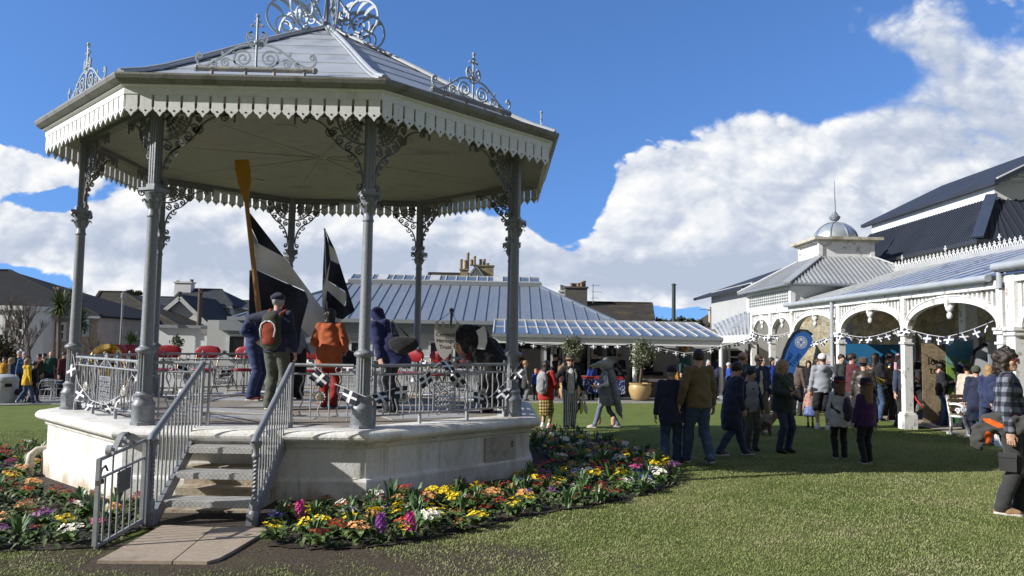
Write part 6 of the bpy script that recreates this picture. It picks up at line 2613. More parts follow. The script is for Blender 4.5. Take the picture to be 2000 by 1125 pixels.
# pockets on his trousers and the padded jacket knotted round his waist
S_ = J['S']
mb = MB()
mb.box((-.205 * S_, .01, .56 * S_), (.022, .16, .19))
mb.box((-.218 * S_, .01, .635 * S_), (.012, .17, .05))
mb.build('trouser_pocket', MATS['dark_grey_work_trousers'], J['root'])
jk = thing('tied_jacket', 'dark grey and orange padded jacket slung round the waist of the checked-shirt man', 'jacket', J['root'].location, J['th'])
JG = cloth('dark_grey_jacket_shell', (.055, .053, .05), .15, .3)
JO = cloth('orange_jacket_panel', (.62, .11, .012), .1)
f = Field()
f.ell((-.20, .05, .99), (.075, .13, .10), .05)
f.ell((-.17, .17, .93), (.10, .09, .12), .05)
f.ell((-.20, .24, .84), (.085, .085, .12), .05)
f.ell((-.21, .27, .76), (.07, .07, .09), .05)
f.ell((-.225, -.02, .94), (.04, .13, .11), .05)
f.cone((-.18, -.15, 1.0), (-.05, -.20, .92), .06, .05, .04)
V, Q = f.mesh(.011, .018, 5, 1.5)
c_ = V[Q].mean(1)
nzj = .02 * np.sin(c_[:, 1] * 31) + .02 * np.sin(c_[:, 2] * 37)
mi = ((np.hypot((c_[:, 1] - .12) / .10, (c_[:, 2] - .965 - .35 * (c_[:, 1] - .13)) / .030) + nzj < 1) | (np.hypot((c_[:, 1] - .16) / .05, (c_[:, 2] - .80 - .6 * (c_[:, 1] - .19)) / .085) + nzj < 1) | (np.hypot((c_[:, 1] + .08) / .04, (c_[:, 2] - 1.07) / .02) < 1)).astype(int)
link('jacket_shell', np_mesh('jacket_shell', [(V * S_, Q, mi)], [JG, JO]), jk)

J = folk('old man in dark navy coat and cap walking away, left of the brown-jacketed man', 1311, 904, 707, 12, .03, top=dict(m=NAVYC, hem=.70, loose=.036, n='coat', collar=True, flare=.20), bottom=tr_(JEAN, loose=.026), shoes=sh(cloth('grey_trainers', (.14, .14, .15)), .05, SOLE), hair=dict(m=HG),
		 hat=dict(k='cap', m=cloth('dark_purple_cap', (.030, .022, .045))), stride=-.34, build=1.12, lean=6, hyaw=12, knee=.3)
J = folk('tall dark-haired man in olive brown jacket and blue jeans walking away', 1364, 906, 682, -14, top=dict(m=OLIVE, hem=.86, loose=.030, n='jacket', wr=.010), bottom=tr_(JEAN, loose=.024), shoes=sh(BLKS, .05, SOLE), hair=dict(m=HB), stride=.42, build=1.14, hyaw=-30, armR=(-.30, -.08, .87), armL=(.30, -.02, .92))
J = folk('person in long dark navy coat and jeans stepping right beside the boy', 1431, 893, 707, 78, .0, top=dict(m=NAVYC, hem=.50, loose=.034, n='coat', flare=.235, wr=.009), bottom=tr_(JEAN_D), shoes=sh(cloth('purple_grey_trainers', (.09, .085, .11)), .05, SOLE), hair=dict(m=HB, cut='short', thick=.02), stride=.62, lean=8, hpitch=14, build=1.1, armR=(-.18, -.12, .9), armL=(.2, -.2, 1.0))
J = folk('boy in grey zipped hoodie with navy sleeves standing by the navy-coated person', 1467, 880, 722, 168, skin=SKIN, top=dict(m=NAVYB, hem=.84, loose=.02, n='jumper'), coat=dict(m=GREYH, hem=.83, loose=.030, sleeve=False, n='gilet'), bottom=tr_(GRNGREY), shoes=sh(BLKS, .05), hair=dict(m=HK), hyaw=25, hpitch=12, child=True, armL=(.24, -.12, .82))
J = folk('stocky balding man in dark jacket behind the long navy coat', 1452, 862, 687, 70, skin=SKIN2, top=dict(m=CHAR, hem=.84, loose=.04, n='jacket'), bottom=tr_(CHAR), shoes=sh(), hair=dict(m=HLB, cut='balding'), hpitch=15, build=1.15)
J = folk('young person with sunglasses in cream fleece-lined navy gilet', 1483, 846, 693, 175, skin=SKIN, inner=dict(m=CREAM, hem=.86, loose=.022, n='jumper'), coat=dict(m=NAVYB, hem=.84, loose=.036, open=.07, sleeve=True, n='jacket', collar=True), bottom=tr_(OLIVE, loose=.03), shoes=sh(WSH), hair=dict(m=HLB), glasses=SUNG)
J = folk('woman with long blond hair in dark green coat holding a camera', 1531, 884, 703, 150, skin=SKIN2, top=dict(m=DKGRN, hem=.76, loose=.038, n='coat', wr=.009, collar=True), bottom=tr_(JEAN_D), shoes=sh(BLKS, .30), hair=dict(m=HBL, cut='long', len=.38, front=True), hyaw=40, armL=(.10, -.24, 1.10), armR=(-.14, -.26, 1.12), build=1.12, wide=.02)
cm = thing('camera', 'black camera held at the chest by the long-haired blond woman', 'camera', J['world'](J['hR'] + Vector((.08, -.06, -.04))), J['th'])
mb = MB()
mb.box((0, 0, 0), (.14, .07, .10))
mb.box((0, 0, .06), (.06, .06, .035))
mb.build('camera_body', BLKS, cm)
mb = MB()
mb.lathe([(.036, 0), (.04, .02), (.04, .10), (.034, .11)], (0, 0, 0), 14, M=Matrix.Translation((0, -.03, -.01)) @ Matrix.Rotation(PI / 2 + .5, 4, 'X'))
mb.build('lens', BLKS, cm, smooth=40)
J = folk('man in pale grey hooded sweatshirt, white cap and black shorts seen from behind', 1607, 839, 690, 8, .02, top=dict(m=GREYH, hem=.86, loose=.024, hood=True, n='hoodie', wr=.009), bottom=tr_(BLK, cut='shorts', loose=.03), shoes=sh(WSH, .03, SOLE), hair=dict(m=HLB), hat=dict(k='cap', m=WHITEC), build=1.1, armR=(-.26, -.16, .98), stride=.1)
J = folk('toddler in striped woolly hat, patterned top and blue net skirt', 1583, 835, 757, 10, .0, top=dict(m=PATCHY, hem=.80, loose=.03, n='jumper'), bottom=tr_(TUTU, cut='skirt', hem=.48, flare=.30), shoes=sh(BROWNS, .12), hair=dict(m=HBL, cut='bob'), hat=dict(k='beanie', m=HOOPS), child=True, build=1.15)
J = folk('child in white top and black bowler hat with red brim seen from behind', 1641, 896, 738, 8, .05, top=dict(m=cloth('off_white_sweatshirt', (.48, .49, .50), .05), hem=.72, loose=.045, n='smock', flare=.22), bottom=tr_(BLK), shoes=sh(CHAR, .05, SOLE), hair=dict(m=HLB, cut='bob'), hat=dict(k='bowler', m=BLK, m2=REDC), child=True, scarf=BLK, build=1.05)
backpack(J, 'dark patterned bag hanging at the left side of the bowler-hatted child', cloth('dark_patterned_bag', (.03, .03, .06), .3, col2=(.16, .05, .12), thr=(.55, .65)), CHAR, .22, .34, .10, 1.12, True).rotation_euler.z += .9
J = folk('child in purple fleece with long fair hair and dark trimmed hat seen from behind', 1693, 905, 740, -8, .06, top=dict(m=PURP, hem=.80, loose=.040, n='fleece', flare=.21), bottom=tr_(BLK), shoes=sh(CHAR, .05, SOLE), hair=dict(m=HLB, cut='long', len=.26), hat=dict(k='bowler', m=BLK, m2=MAROON), child=True, stride=-.12, build=1.1)
J = folk('man in worn brown leather jacket and brown hat behind the purple-fleeced child', 1688, 846, 698, 20, .04, top=dict(m=LEATH, hem=.86, loose=.034, n='jacket'), bottom=tr_(BLK), shoes=sh(), hair=dict(m=HB), hat=dict(k='brim', m=cloth('brown_felt_hat', (.075, .045, .028))), build=1.1)

# ---- in front of the canopy
J = folk('woman in red coat and yellow tartan skirt with her back turned', 1066, 838, 704, 35, top=dict(m=REDC, hem=.74, loose=.035, n='coat', collar=True), bottom=tr_(TARTAN, cut='skirt', hem=.36, flare=.20, legs=CHAR), shoes=sh(WSH, .05), hair=dict(m=HB, cut='bob'), scarf=MUST, armR=(-.20, -.20, 1.02), build=1.05)
backpack(J, 'pale grey rucksack on the red-coated woman', cloth('pale_grey_nylon', (.33, .33, .34)), cloth('grey_pocket_nylon', (.24, .24, .26)), .30, .46, .16, 1.20)
J = folk('man in black tailcoat, striped trousers and straw boater facing the camera', 1112, 836, 692, 172, .04, skin=SKIN, inner=dict(m=WHITEC, hem=.84, loose=.016, n='shirt'), coat=dict(m=BLK, hem=.90, loose=.030, open=.115, n='tailcoat'), bottom=tr_(STRIPE, loose=.028, hem=.06), shoes=sh(BLKS, .12), hair=dict(m=HB), hat=dict(k='boater', m=cloth('dark_straw', (.07, .055, .04)), m2=cloth('pale_straw', (.30, .22, .13))), glasses=mat('red_spectacles', (.2, .02, .02), .3), armL=(.34, -.05, .84), armR=(-.34, -.16, 1.08), stride=-.20, build=1.05)
mb = MB()
for s_ in (-1, 1):
	mb.ribbon([(s_ * .075, 1.40), (s_ * .125, 1.26), (s_ * .105, 1.08)], [.03, .036, .02], .015, (0, -.150, 0), (1, 0, 0), (0, 0, 1))
mb.build('lapel', CHECKD, J['root'])
clubs = []
for i, (c_, a_) in enumerate((((.60, .56, .10), .1), ((.48, .48, .50), -.18), ((.035, .035, .06), .35))):
	w_ = J['world'](J['hL'] + Vector((0, -.02, -.06)))
	t = thing('juggling_club', ['yellow juggling club hanging from the tailcoated man\'s hand', 'silver grey juggling club hanging from the tailcoated man\'s hand', 'dark blue juggling club hanging from the tailcoated man\'s hand'][i], 'club', w_, J['th'], group='juggling clubs')
	t.rotation_euler = (0, a_, J['th'])
	mb = MB()
	mb.lathe([(.018, .02), (.015, -.02), (.016, -.18), (.045, -.32), (.048, -.38), (.03, -.47), (.01, -.49)], n=12)
	mb.build('club_body', mat('club_plastic_%d' % i, c_, .4), t, smooth=50)
	mb = MB()
	mb.lathe([(.019, .02), (.016, -.16)], n=10)
	mb.build('handle', WHITEC, t, smooth=50)
FUR = cloth('pale_grey_fur', (.24, .25, .27), .25, .9, 90, .95, 9.)
J = folk('person in grey fur cape and beaked bird mask walking left', 1183, 838, 702, -80, .06, top=dict(m=FUR, hem=.62, loose=.060, n='fur_cape', sleeve=False, wr=.016, wf=2.2, flare=.27), inner=dict(m=STARS, hem=.86, loose=.02, n='shirt'), bottom=tr_(cloth('blue_grey_leggings', (.13, .16, .22), .2), loose=.010), shoes=sh(cloth('cream_pink_trainers', (.52, .42, .38)), .05, SOLE), hair=None, stride=.62, armR=(-.24, -.22, 1.12), armL=(.2, -.2, 1.1), lean=4)
f = Field()
f.cone((0, .12, 1.36), (0, .34, .52), .20, .13, .05, (1, .6, 1))
f.cone((0, .34, .55), (0, .42, .30), .10, .03, .05, (1, .6, 1))
V, Q = f.mesh(.022, .016, 9, 2.2)
link('fur_tail', np_mesh('fur_tail', [(V * J['S'], Q, 0)], [FUR]), J['root'])
for cx_, m_ in ((-.1, 0), (.1, 0)):
	f = Field()
	f.cone((cx_, -.19 if cx_ < 0 else .20, .16), (cx_, -.19 if cx_ < 0 else .20, .28), .058, .062, .01)
	V, Q = f.mesh(.02, .003)
	link('sock', np_mesh('sock', [(V * J['S'], Q, 0)], [cloth('peach_sock', (.50, .34, .22))]), J['root'])
MASK = cloth('mask_papier_mache', (.40, .39, .36), .3, .6, 50)
f = Field()
f.ell((0, .03, .05), (.13, .17, .15), .03)
f.cone((0, -.10, .10), (0, -.44, .00), .085, .012, .05, (.7, 1, .8))
f.cone((0, -.10, .02), (0, -.30, -.02), .05, .012, .04, (.7, 1, .6))
V, Q = f.mesh(.018, .008, 4, 2.)
link('bird_mask', np_mesh('bird_mask', [(J['Hm'](V) * J['S'], Q, 0)], [MASK]), J['root'])
mb = MB()
for s_ in (-1, 1):
	mb.ball((s_ * .105, -.09, .10), (.03, .035, .03), 10)
V = J['Hm'](np.array(mb.v)) * J['S']
me = bpy.data.meshes.new('mask_eye')
me.from_pydata(V.tolist(), [], mb.f)
me.materials.append(BRASS)
link('mask_eye', me, J['root'])
mb = MB()
for i in range(7):
	a = -.5 + i * .16
	mb.tube([(0, .06, .15), (.03 * (i - 3), .26 + .05 * (i % 3), .16 + .10 * math.sin(i * 1.9))], [.014, .004], 5)
	mb.tube([(.02 * (i - 3), -.03 + .03 * i, .17), (.03 * (i - 3), .0 + .03 * i, .25)], [.02, .004], 5)
V = J['Hm'](np.array(mb.v)) * J['S']
me = bpy.data.meshes.new('crest_feather')
me.from_pydata(V.tolist(), [], mb.f)
me.materials.append(MASK)
link('crest_feather', me, J['root'])

# ---- crowd under the canopy and along its front: (label, u, feet, head, heading, settings)
for a in [
	('woman in long dark grey coat standing side-on by the bandstand corner', 1026, 783, 704, 80, dict(top=dict(m=CHAR, hem=.55, n='coat'), bottom=tr_(GREYM), shoes=sh(), hair=dict(m=HBL, cut='bun'))),
	('person in dark red jacket at the cafe doorway, nearest the bandstand post', 1013, 779, 684, 150, dict(top=dict(m=MAROON, n='jacket'), bottom=tr_(BLK), shoes=sh(), hair=dict(m=HB))),
	('child in bright blue jacket behind the red-coated woman', 1046, 782, 722, 170, dict(top=dict(m=BLUEB, n='jacket'), bottom=tr_(BLK), shoes=sh(), hair=dict(m=HBL), child=True)),
	('dark-haired man in black jacket left of the tailcoated man', 1084, 776, 692, 120, dict(top=dict(m=BLK, n='jacket'), bottom=tr_(JEAN_D), shoes=sh(), hair=dict(m=HK))),
	('person in tan patterned jumper behind the tailcoated man', 1095, 779, 700, 60, dict(top=dict(m=cloth('tan_patterned_knit', (.30, .19, .09), .3, col2=(.14, .08, .04), thr=(.45, .55)), n='jumper'), bottom=tr_(MAROON), shoes=sh(), hair=dict(m=HB, cut='bob'))),
	('grey-haired person in dark coat just right of the boater', 1130, 775, 696, 190, dict(top=dict(m=CHAR, n='coat'), bottom=tr_(BLK), shoes=sh(), hair=dict(m=HG))),
	('person in bright blue jacket leaning over the red market table', 1154, 781, 708, 160, dict(top=dict(m=BLUEB, n='jacket', loose=.03), bottom=tr_(BLK), shoes=sh(), hair=dict(m=HB, cut='bob'), lean=18)),
	('dark-haired man in black standing behind the beaked mask', 1163, 776, 688, 200, dict(top=dict(m=BLK, n='jacket'), bottom=tr_(BLK), shoes=sh(), hair=dict(m=HK))),
	('woman in black and white patterned jacket and sunglasses before the grey wall', 1210, 776, 690, 182, dict(top=dict(m=cloth('black_white_knit', (.02, .02, .025), .2, col2=(.3, .3, .32), thr=(.56, .6)), n='jacket'), bottom=tr_(BLK), shoes=sh(), hair=dict(m=HLB), glasses=SUNG)),
	('person in mustard coat behind the old man in the cap', 1318, 779, 712, 60, dict(top=dict(m=MUST, n='coat'), bottom=tr_(BLK), shoes=sh(), hair=dict(m=HB, cut='bob'))),
	('person in dark teal jacket and orange woolly hat behind the brown-jacketed man', 1338, 779, 676, 150, dict(dh=.05, top=dict(m=TEAL, n='jacket'), bottom=tr_(BLK), shoes=sh(), hair=dict(m=HB), hat=dict(k='beanie', m=cloth('orange_knit', (.50, .20, .02))))),
	('person in red top in the shade right of the brown-jacketed man', 1368, 776, 693, 100, dict(top=dict(m=REDC, n='jumper'), bottom=tr_(BLK), shoes=sh(), hair=dict(m=HK))),
	('white-haired woman in dark coat beside the scooter', 1384, 781, 703, 170, dict(top=dict(m=NAVYC, n='coat', hem=.6), bottom=tr_(BLK), shoes=sh(), hair=dict(m=HW, cut='bob'))),
	('man in navy jacket seen from behind under the canopy corner', 1402, 779, 693, 10, dict(top=dict(m=NAVYB, n='jacket', hood=True), bottom=tr_(BLK), shoes=sh(), hair=dict(m=HK))),
	('white-haired person in blue jacket behind the balding man', 1424, 783, 708, 90, dict(top=dict(m=BLUEB, n='jacket'), bottom=tr_(BLK), shoes=sh(), hair=dict(m=HW))),
	('woman in bright blue coat behind the blond camera woman', 1508, 806, 698, 150, dict(top=dict(m=BLUEB, n='coat', hem=.62), bottom=tr_(BLK), shoes=sh(), hair=dict(m=HB, cut='bob'))),
	('person with grey hair under the feather flag', 1520, 801, 700, 170, dict(top=dict(m=GREYM, n='jacket'), bottom=tr_(BLK), shoes=sh(), hair=dict(m=HG, cut='bob'))),
	('person in brown jacket just right of the blond camera woman', 1556, 812, 702, 40, dict(top=dict(m=cloth('grey_brown_jacket', (.12, .09, .075)), n='jacket'), bottom=tr_(BLK), shoes=sh(), hair=dict(m=HB, cut='bun'))),
	('woman in black behind the stall table by the white-capped man', 1580, 800, 704, 190, dict(top=dict(m=BLK, n='jumper'), bottom=tr_(BLK), shoes=sh(), hair=dict(m=HB, cut='long', len=.25))),
]:
	kw = dict(a[5])
	folk(a[0], a[1], a[2], a[3], a[4], kw.pop('dh', 0.), **kw)

# ---- under the veranda
Jtb = folk('trombone player in red and black padded jacket', 1667, 834, 690, 95, top=dict(m=MAROON, hem=.80, loose=.045, n='jacket', wr=.012), bottom=tr_(BLK), shoes=sh(), hair=dict(m=HB), armL=(.10, -.30, 1.36), armR=(-.12, -.36, 1.34), beard=HB)
Jtp = folk('long-haired trumpet player in black top and jeans', 1713, 822, 690, 75, skin=SKIN, top=dict(m=BLK, hem=.84, n='jumper', loose=.025), bottom=tr_(JEAN), shoes=sh(BLKS, .05, SOLE), hair=dict(m=HB, cut='long', len=.26), glasses=SUNG, armL=(.16, -.30, 1.08), armR=(-.05, -.32, 1.12))
folk('young man in grey jumper carrying a small child', 1741, 821, 690, 130, top=dict(m=GREYM, n='jumper', hem=.84, loose=.03), bottom=tr_(BLK), shoes=sh(), hair=dict(m=HK), armL=(.16, -.26, 1.18), armR=(-.12, -.26, 1.15))
g_ = G(1757, 824)
person('small child in pink hooded fleece held up by the grey-jumpered man', (g_.x, g_.y, g_.z + .80), .95, 160, top=dict(m=PINKC, n='fleece', loose=.05, hem=.8), bottom=tr_(PINKC, loose=.03), hair=dict(m=HB), hood_up=PINKC, child=True)
folk('woman in short denim jacket, black bobble hat and wide black trousers', 1764, 835, 698, 172, .06, top=dict(m=cloth('dark_denim_jacket', (.040, .052, .085), .25), hem=.92, n='jacket', open=.05, collar=True, loose=.03), inner=dict(m=PATCHY, hem=.86, loose=.014, n='blouse'), bottom=tr_(BLK, loose=.04, hem=.10), shoes=sh(cloth('pink_shoe', (.5, .16, .15))), hair=dict(m=HK, cut='bob'), hat=dict(k='beanie', m=BLK), glasses=SUNG, scarf=PINKC)
folk('dark-haired woman in long black coat beside the clarinet player', 1815, 822, 705, 165, top=dict(m=BLK, hem=.5, n='coat', loose=.04), bottom=tr_(BLK), shoes=sh(), hair=dict(m=HB, cut='long', len=.28))
Jcl = folk('clarinet player in black padded jacket and jeans', 1841, 832, 708, 110, top=dict(m=BLK, hem=.84, n='jacket', loose=.045, wr=.012), bottom=tr_(JEAN), shoes=sh(BLKS, .28), hair=dict(m=HB, cut='bun'), hpitch=14, armL=(.08, -.28, 1.10), armR=(-.06, -.28, 1.20))
folk('woman in black coat and big bobble hat right of the clarinet player', 1880, 836, 706, 100, .08, top=dict(m=BLK, hem=.55, n='coat', loose=.04), bottom=tr_(BLK), shoes=sh(), hair=dict(m=HK, cut='bob'), hat=dict(k='bobble', m=NAVYC))
folk('woman in cream coat between the bobble hat and the green beanie', 1892, 840, 712, 40, top=dict(m=CREAM, hem=.6, n='coat', loose=.03), bottom=tr_(BLK), shoes=sh(), hair=dict(m=HB))
folk('person in long quilted navy coat and green beanie seen from behind by the bench', 1909, 856, 712, 20, .04, top=dict(m=NAVYC, hem=.42, n='coat', loose=.04, flare=.22), bottom=tr_(JEAN_D), shoes=sh(BROWNS, .12), hair=dict(m=HB), hat=dict(k='beanie', m=cloth('dark_green_knit', (.06, .07, .045))))
J = folk('blond woman in navy coat with a blue rucksack and hands clasped behind', 1934, 868, 712, 12, top=dict(m=NAVYB, hem=.80, n='coat', loose=.03), bottom=tr_(JEAN_D), shoes=sh(WSH), hair=dict(m=HBL, cut='long', len=.22), armL=(.05, .20, .93), armR=(-.05, .20, .93))
backpack(J, 'dark blue rucksack on the blond woman by the bench', cloth('dark_blue_nylon', (.025, .035, .085)), cloth('dark_blue_pocket', (.03, .042, .10)), .34, .46, .18, 1.24)
folk('person in yellow jacket partly hidden behind the checked-shirt man', 1999, 872, 716, 60, top=dict(m=YELC, n='jacket'), bottom=tr_(BLK), shoes=sh(), hair=dict(m=HB))
folk('man in dark hooded coat beyond the veranda post by the posters', 1797, 812, 706, 120, top=dict(m=BLK, n='coat', hem=.7), bottom=tr_(BLK), shoes=sh(), hair=dict(m=HK), hood_up=BLK)

for i, (u, vf, vh, fc, c_, hr, lab) in enumerate([
	(1645, 815, 692, 170, CHAR, HB, 'person in charcoal top deep in the veranda behind the trombone player'),
	(1622, 812, 694, 190, NAVYC, HG, 'grey-haired person in navy coat between the hooded sweatshirt and the veranda post'),
	(1730, 812, 694, 150, BLK, HB, 'person in black behind the trumpet player and the grey jumper'),
	(1778, 810, 697, 160, BLK, HK, 'person in black standing just beyond the black bobble hat'),
	(1828, 812, 700, 175, CHAR, HLB, 'fair-haired person behind the clarinet player'),
	(1860, 818, 700, 140, GREYM, HB, 'person in grey between the clarinet player and the big bobble hat'),
	(1868, 826, 708, 60, BLK, HB, 'person in black with back turned at the end of the bench'),
	(1952, 836, 704, 20, MAROON, HB, 'person in maroon half hidden behind the blond woman with the rucksack'),
	(1598, 806, 700, 170, BLUEB, HB, 'person in bright blue seen past the white cap'),
	(1490, 800, 700, 160, GREENC, HW, 'white-haired person in green under the far veranda arch')]):
	folk(lab, u, vf, vh, fc, top=dict(m=c_, n='coat', hem=.66), bottom=tr_(BLK), shoes=sh(), hair=dict(m=hr, cut=('short', 'bob', 'long')[i % 3]))

# ---- at the far left by the cafe tables
for a in [
	('woman in yellow raincoat and jeans walking with the black dog', 50, 789, 700, 40, dict(top=dict(m=YELC, hem=.72, n='raincoat', hood=True), bottom=tr_(JEAN), shoes=sh(WSH), hair=dict(m=HBL, cut='bob'), stride=-.5)),
	('person in black padded coat beside the yellow raincoat', 64, 788, 706, 45, dict(top=dict(m=BLK, hem=.72, n='coat', loose=.04), bottom=tr_(CHAR), shoes=sh(), hair=dict(m=HB), stride=.4)),
	('person in dark maroon jacket with a strap bag left of the bandstand', 121, 778, 687, 110, dict(top=dict(m=MAROON, hem=.84, n='jacket'), bottom=tr_(BLK), shoes=sh(), hair=dict(m=HK), stride=.35)),
	('man in green jacket standing by the aluminium chair', 95, 772, 686, 150, dict(top=dict(m=GREENC, n='jacket'), bottom=tr_(BLK), shoes=sh(), hair=dict(m=HG, cut='balding'))),
	('man in blue jacket left of the yellow raincoat', 43, 776, 687, 140, dict(top=dict(m=cloth('mid_blue_jacket', (.03, .09, .22)), n='jacket'), bottom=tr_(BLK), shoes=sh(), hair=dict(m=HG))),
	('grey-haired man in dark jacket behind the man in blue', 33, 773, 685, 130, dict(top=dict(m=CHAR, n='jacket'), bottom=tr_(BLK), shoes=sh(), hair=dict(m=HG))),
	('blond person in dark coat beside the grey litter bin', 19, 780, 698, 60, dict(top=dict(m=NAVYC, n='coat'), bottom=tr_(BLK), shoes=sh(), hair=dict(m=HBL, cut='bob'))),
	('person in dull yellow top at the left edge', 4, 776, 697, 170, dict(top=dict(m=MUST, n='jumper'), bottom=tr_(BLK), shoes=sh(), hair=dict(m=HB))),
	('person in dark brown coat behind the black padded coat', 72, 772, 691, 200, dict(top=dict(m=cloth('dark_brown_coat', (.05, .025, .018)), n='coat'), bottom=tr_(BLK), shoes=sh(), hair=dict(m=HB))),
	('person in orange jacket between the brown coat and the green jacket', 82, 771, 690, 190, dict(top=dict(m=ORNG, n='jacket'), bottom=tr_(BLK), shoes=sh(), hair=dict(m=HB))),
	('person in red top half hidden by the bandstand\'s left column', 131, 772, 690, 170, dict(top=dict(m=REDC, n='jumper'), bottom=tr_(BLK), shoes=sh(), hair=dict(m=HB))),
]:
	kw = dict(a[5])
	folk(a[0], a[1], a[2], a[3], a[4], kw.pop('dh', 0.), **kw)

# ---- on the bandstand
FLZ = BZ + .912

def stage(label, u, vf, vh, face, dh=0., Y=None, **kw):
	g_ = PZ(u, vf, FLZ)
	if Y:
		g_ = Vector((P(u, 700, Y).x, Y, FLZ))
	H_ = P(u, vh, g_.y).z - FLZ
	return person(label, g_, H_ - dh, face, **kw)

J = stage('man in navy jacket and beret seen from behind holding up the oar', 536, 800, 570, 8, .03, top=dict(m=NAVYC, hem=.86, n='jacket', loose=.032, collar=True), bottom=tr_(GRNGREY, loose=.026), shoes=sh(BROWNS, .05, SOLE), hair=dict(m=HG), hat=dict(k='beret', m=NAVYC), armL=(.30, -.22, 1.46), build=1.08, curlL=1.2)
JOAR = J
backpack(J, 'red and dark green rucksack with white piping on the man in the beret', cloth('dark_green_nylon', (.045, .048, .034)), cloth('rust_red_nylon', (.26, .045, .022)), .33, .50, .19, 1.20, True, WHITEC)
stage('person in blue suit standing behind the oar with face hidden by the flag', 494, 782, 582, 100, top=dict(m=BLUES, hem=.80, n='suit_jacket', loose=.026), bottom=tr_(BLUES, loose=.022), shoes=sh(MAROON, .05, SOLE), hair=dict(m=HK, cut='bob'), armR=(-.20, -.12, 1.02), armL=(.2, -.2, 1.3))
stage('person in grey top and black trousers half hidden behind the big flag', 572, 780, 596, 150, top=dict(m=cloth('blue_grey_top', (.16, .18, .21)), n='jumper', hem=.84, loose=.04), bottom=tr_(BLK, loose=.04), shoes=sh(), hair=dict(m=HB), build=1.1)
stage('dark-haired woman in orange coat and red trousers seen from behind', 640, 796, 603, 8, top=dict(m=ORNG, hem=.70, n='coat', loose=.042, hood=True, flare=.205, wr=.009), bottom=tr_(REDT, loose=.03), shoes=sh(CHAR), hair=dict(m=HK, cut='curly', thick=.02), build=1.18, armL=(.22, -.18, 1.02), armR=(-.24, -.16, 1.02), hyaw=-20)
J = stage('person in hooded dark blue coat stooping behind the front right column', 764, 806, 590, -62, .0, top=dict(m=cloth('dark_royal_blue_coat', (.014, .018, .075)), hem=.72, n='coat', loose=.05, hood=True), bottom=tr_(CHAR), shoes=sh(), hair=dict(m=HK), lean=30, build=1.25, hpitch=10, hood_up=MATS['dark_royal_blue_coat'])
bg_ = thing('shoulder_bag', 'black shoulder bag hanging behind the hooded blue coat', 'bag', J['world'](Vector((.10, .26, 1.0))), 0)
f = Field()
f.ell((0, 0, 0), (.17, .10, .13), .03)
f.cone((-.12, 0, .02), (.12, 0, .02), .10, .10, .04, (1, .8, 1))
V, Q = f.mesh(.016, .006, 2)
link('bag_body', np_mesh('bag_body', [(V, Q, 0)], [BLK]), bg_)
mb = MB()
mb.tube([(-.14, 0, .08), (-.17, -.02, .2), (-.19, -.03, .34)], .012, 6)
mb.tube([(.12, 0, .08), (-.02, -.03, .22), (-.17, -.05, .36)], .012, 6)
mb.build('bag_strap', BLK, bg_, smooth=True)

J = stage('person in black cloak bending under a giant shaggy black-haired costume head', 957, 800, 640, -78, 0, Y=12.0, top=dict(m=BLK, hem=.30, n='cloak', loose=.09, flare=.30, sleeve=False, wr=.014, nocut=True), inner=dict(m=MAROON, n='jumper', hem=.86, loose=.02, nocut=True), bottom=tr_(BLK), shoes=sh(BROWNS), hair=dict(m=HK), lean=40, build=1.25, armL=(.12, -.66, 1.00), armR=(-.14, -.68, .96))
JB = J
hc_ = J['head']
f = Field()
b0 = np.array(hc_) / J['S']
f.ell(b0 + (0, -.02, .04), (.29, .32, .31), .02)
f.ell(b0 + (0, .18, .02), (.26, .25, .29), .05)
f.ell(b0 + (0, -.30, -.16), (.30, .22, .24), .02, None, True)
V, Q = f.mesh(.016, .030, 8, 2.6)
link('costume_hair', np_mesh('costume_hair', [(V * J['S'], Q, 0)], [HK]), J['root'])
f = Field()
TB = lambda *p: np.array(J['T'](p)) / J['S']
f.ell(TB(0, .10, 1.22), (.33, .34, .36), .1)
f.ell(TB(0, .10, .95), (.33, .30, .34), .1)
f.cone(TB(0, .12, .95), (0, .10, .12), .29, .33, .1, (1, .8, 1))
f.plane((0, 0, .10), (0, 0, -1))
V, Q = f.mesh(.02, .016, 3)
link('cloak_back', np_mesh('cloak_back', [(V * J['S'], Q, 0)], [BLK]), J['root'])
f = Field()
f.ell(b0 + (0, -.15, -.10), (.19, .16, .22), .03)
f.ell(b0 + (0, -.31, -.12), (.035, .05, .06), .03)
f.ell(b0 + (.075, -.235, -.03), (.035, .03, .025), .02, None, True)
f.ell(b0 + (-.075, -.235, -.03), (.035, .03, .025), .02, None, True)
f.ell(b0 + (0, -.235, -.20), (.06, .03, .018), .01, None, True)
V, Q = f.mesh(.014, .004, 8)
link('costume_face', np_mesh('costume_face', [(V * J['S'], Q, 0)], [SKIN2]), J['root'])
mb = MB()
mb.ribbon([(-.02, .16), (.02, .06), (.03, -.06), (.0, -.16)], .13, .02, b0 + (.27, .36, -.34), (.0, 1, .25), (0, 0, 1))
mb.build('white_ribbon', WHITEC, J['root'])

# ------------------------------------------------------------------ oar, flags, placard
def quadmesh(name, V, F, MI, mats, par=None, smooth=True):
	me = bpy.data.meshes.new(name)
	me.from_pydata([tuple(v) for v in V], [], F)
	for m in mats:
		me.materials.append(m)
	me.polygons.foreach_set('material_index', MI)
	me.polygons.foreach_set('use_smooth', [smooth] * len(F))
	me.update()
	return link(name, me, par)

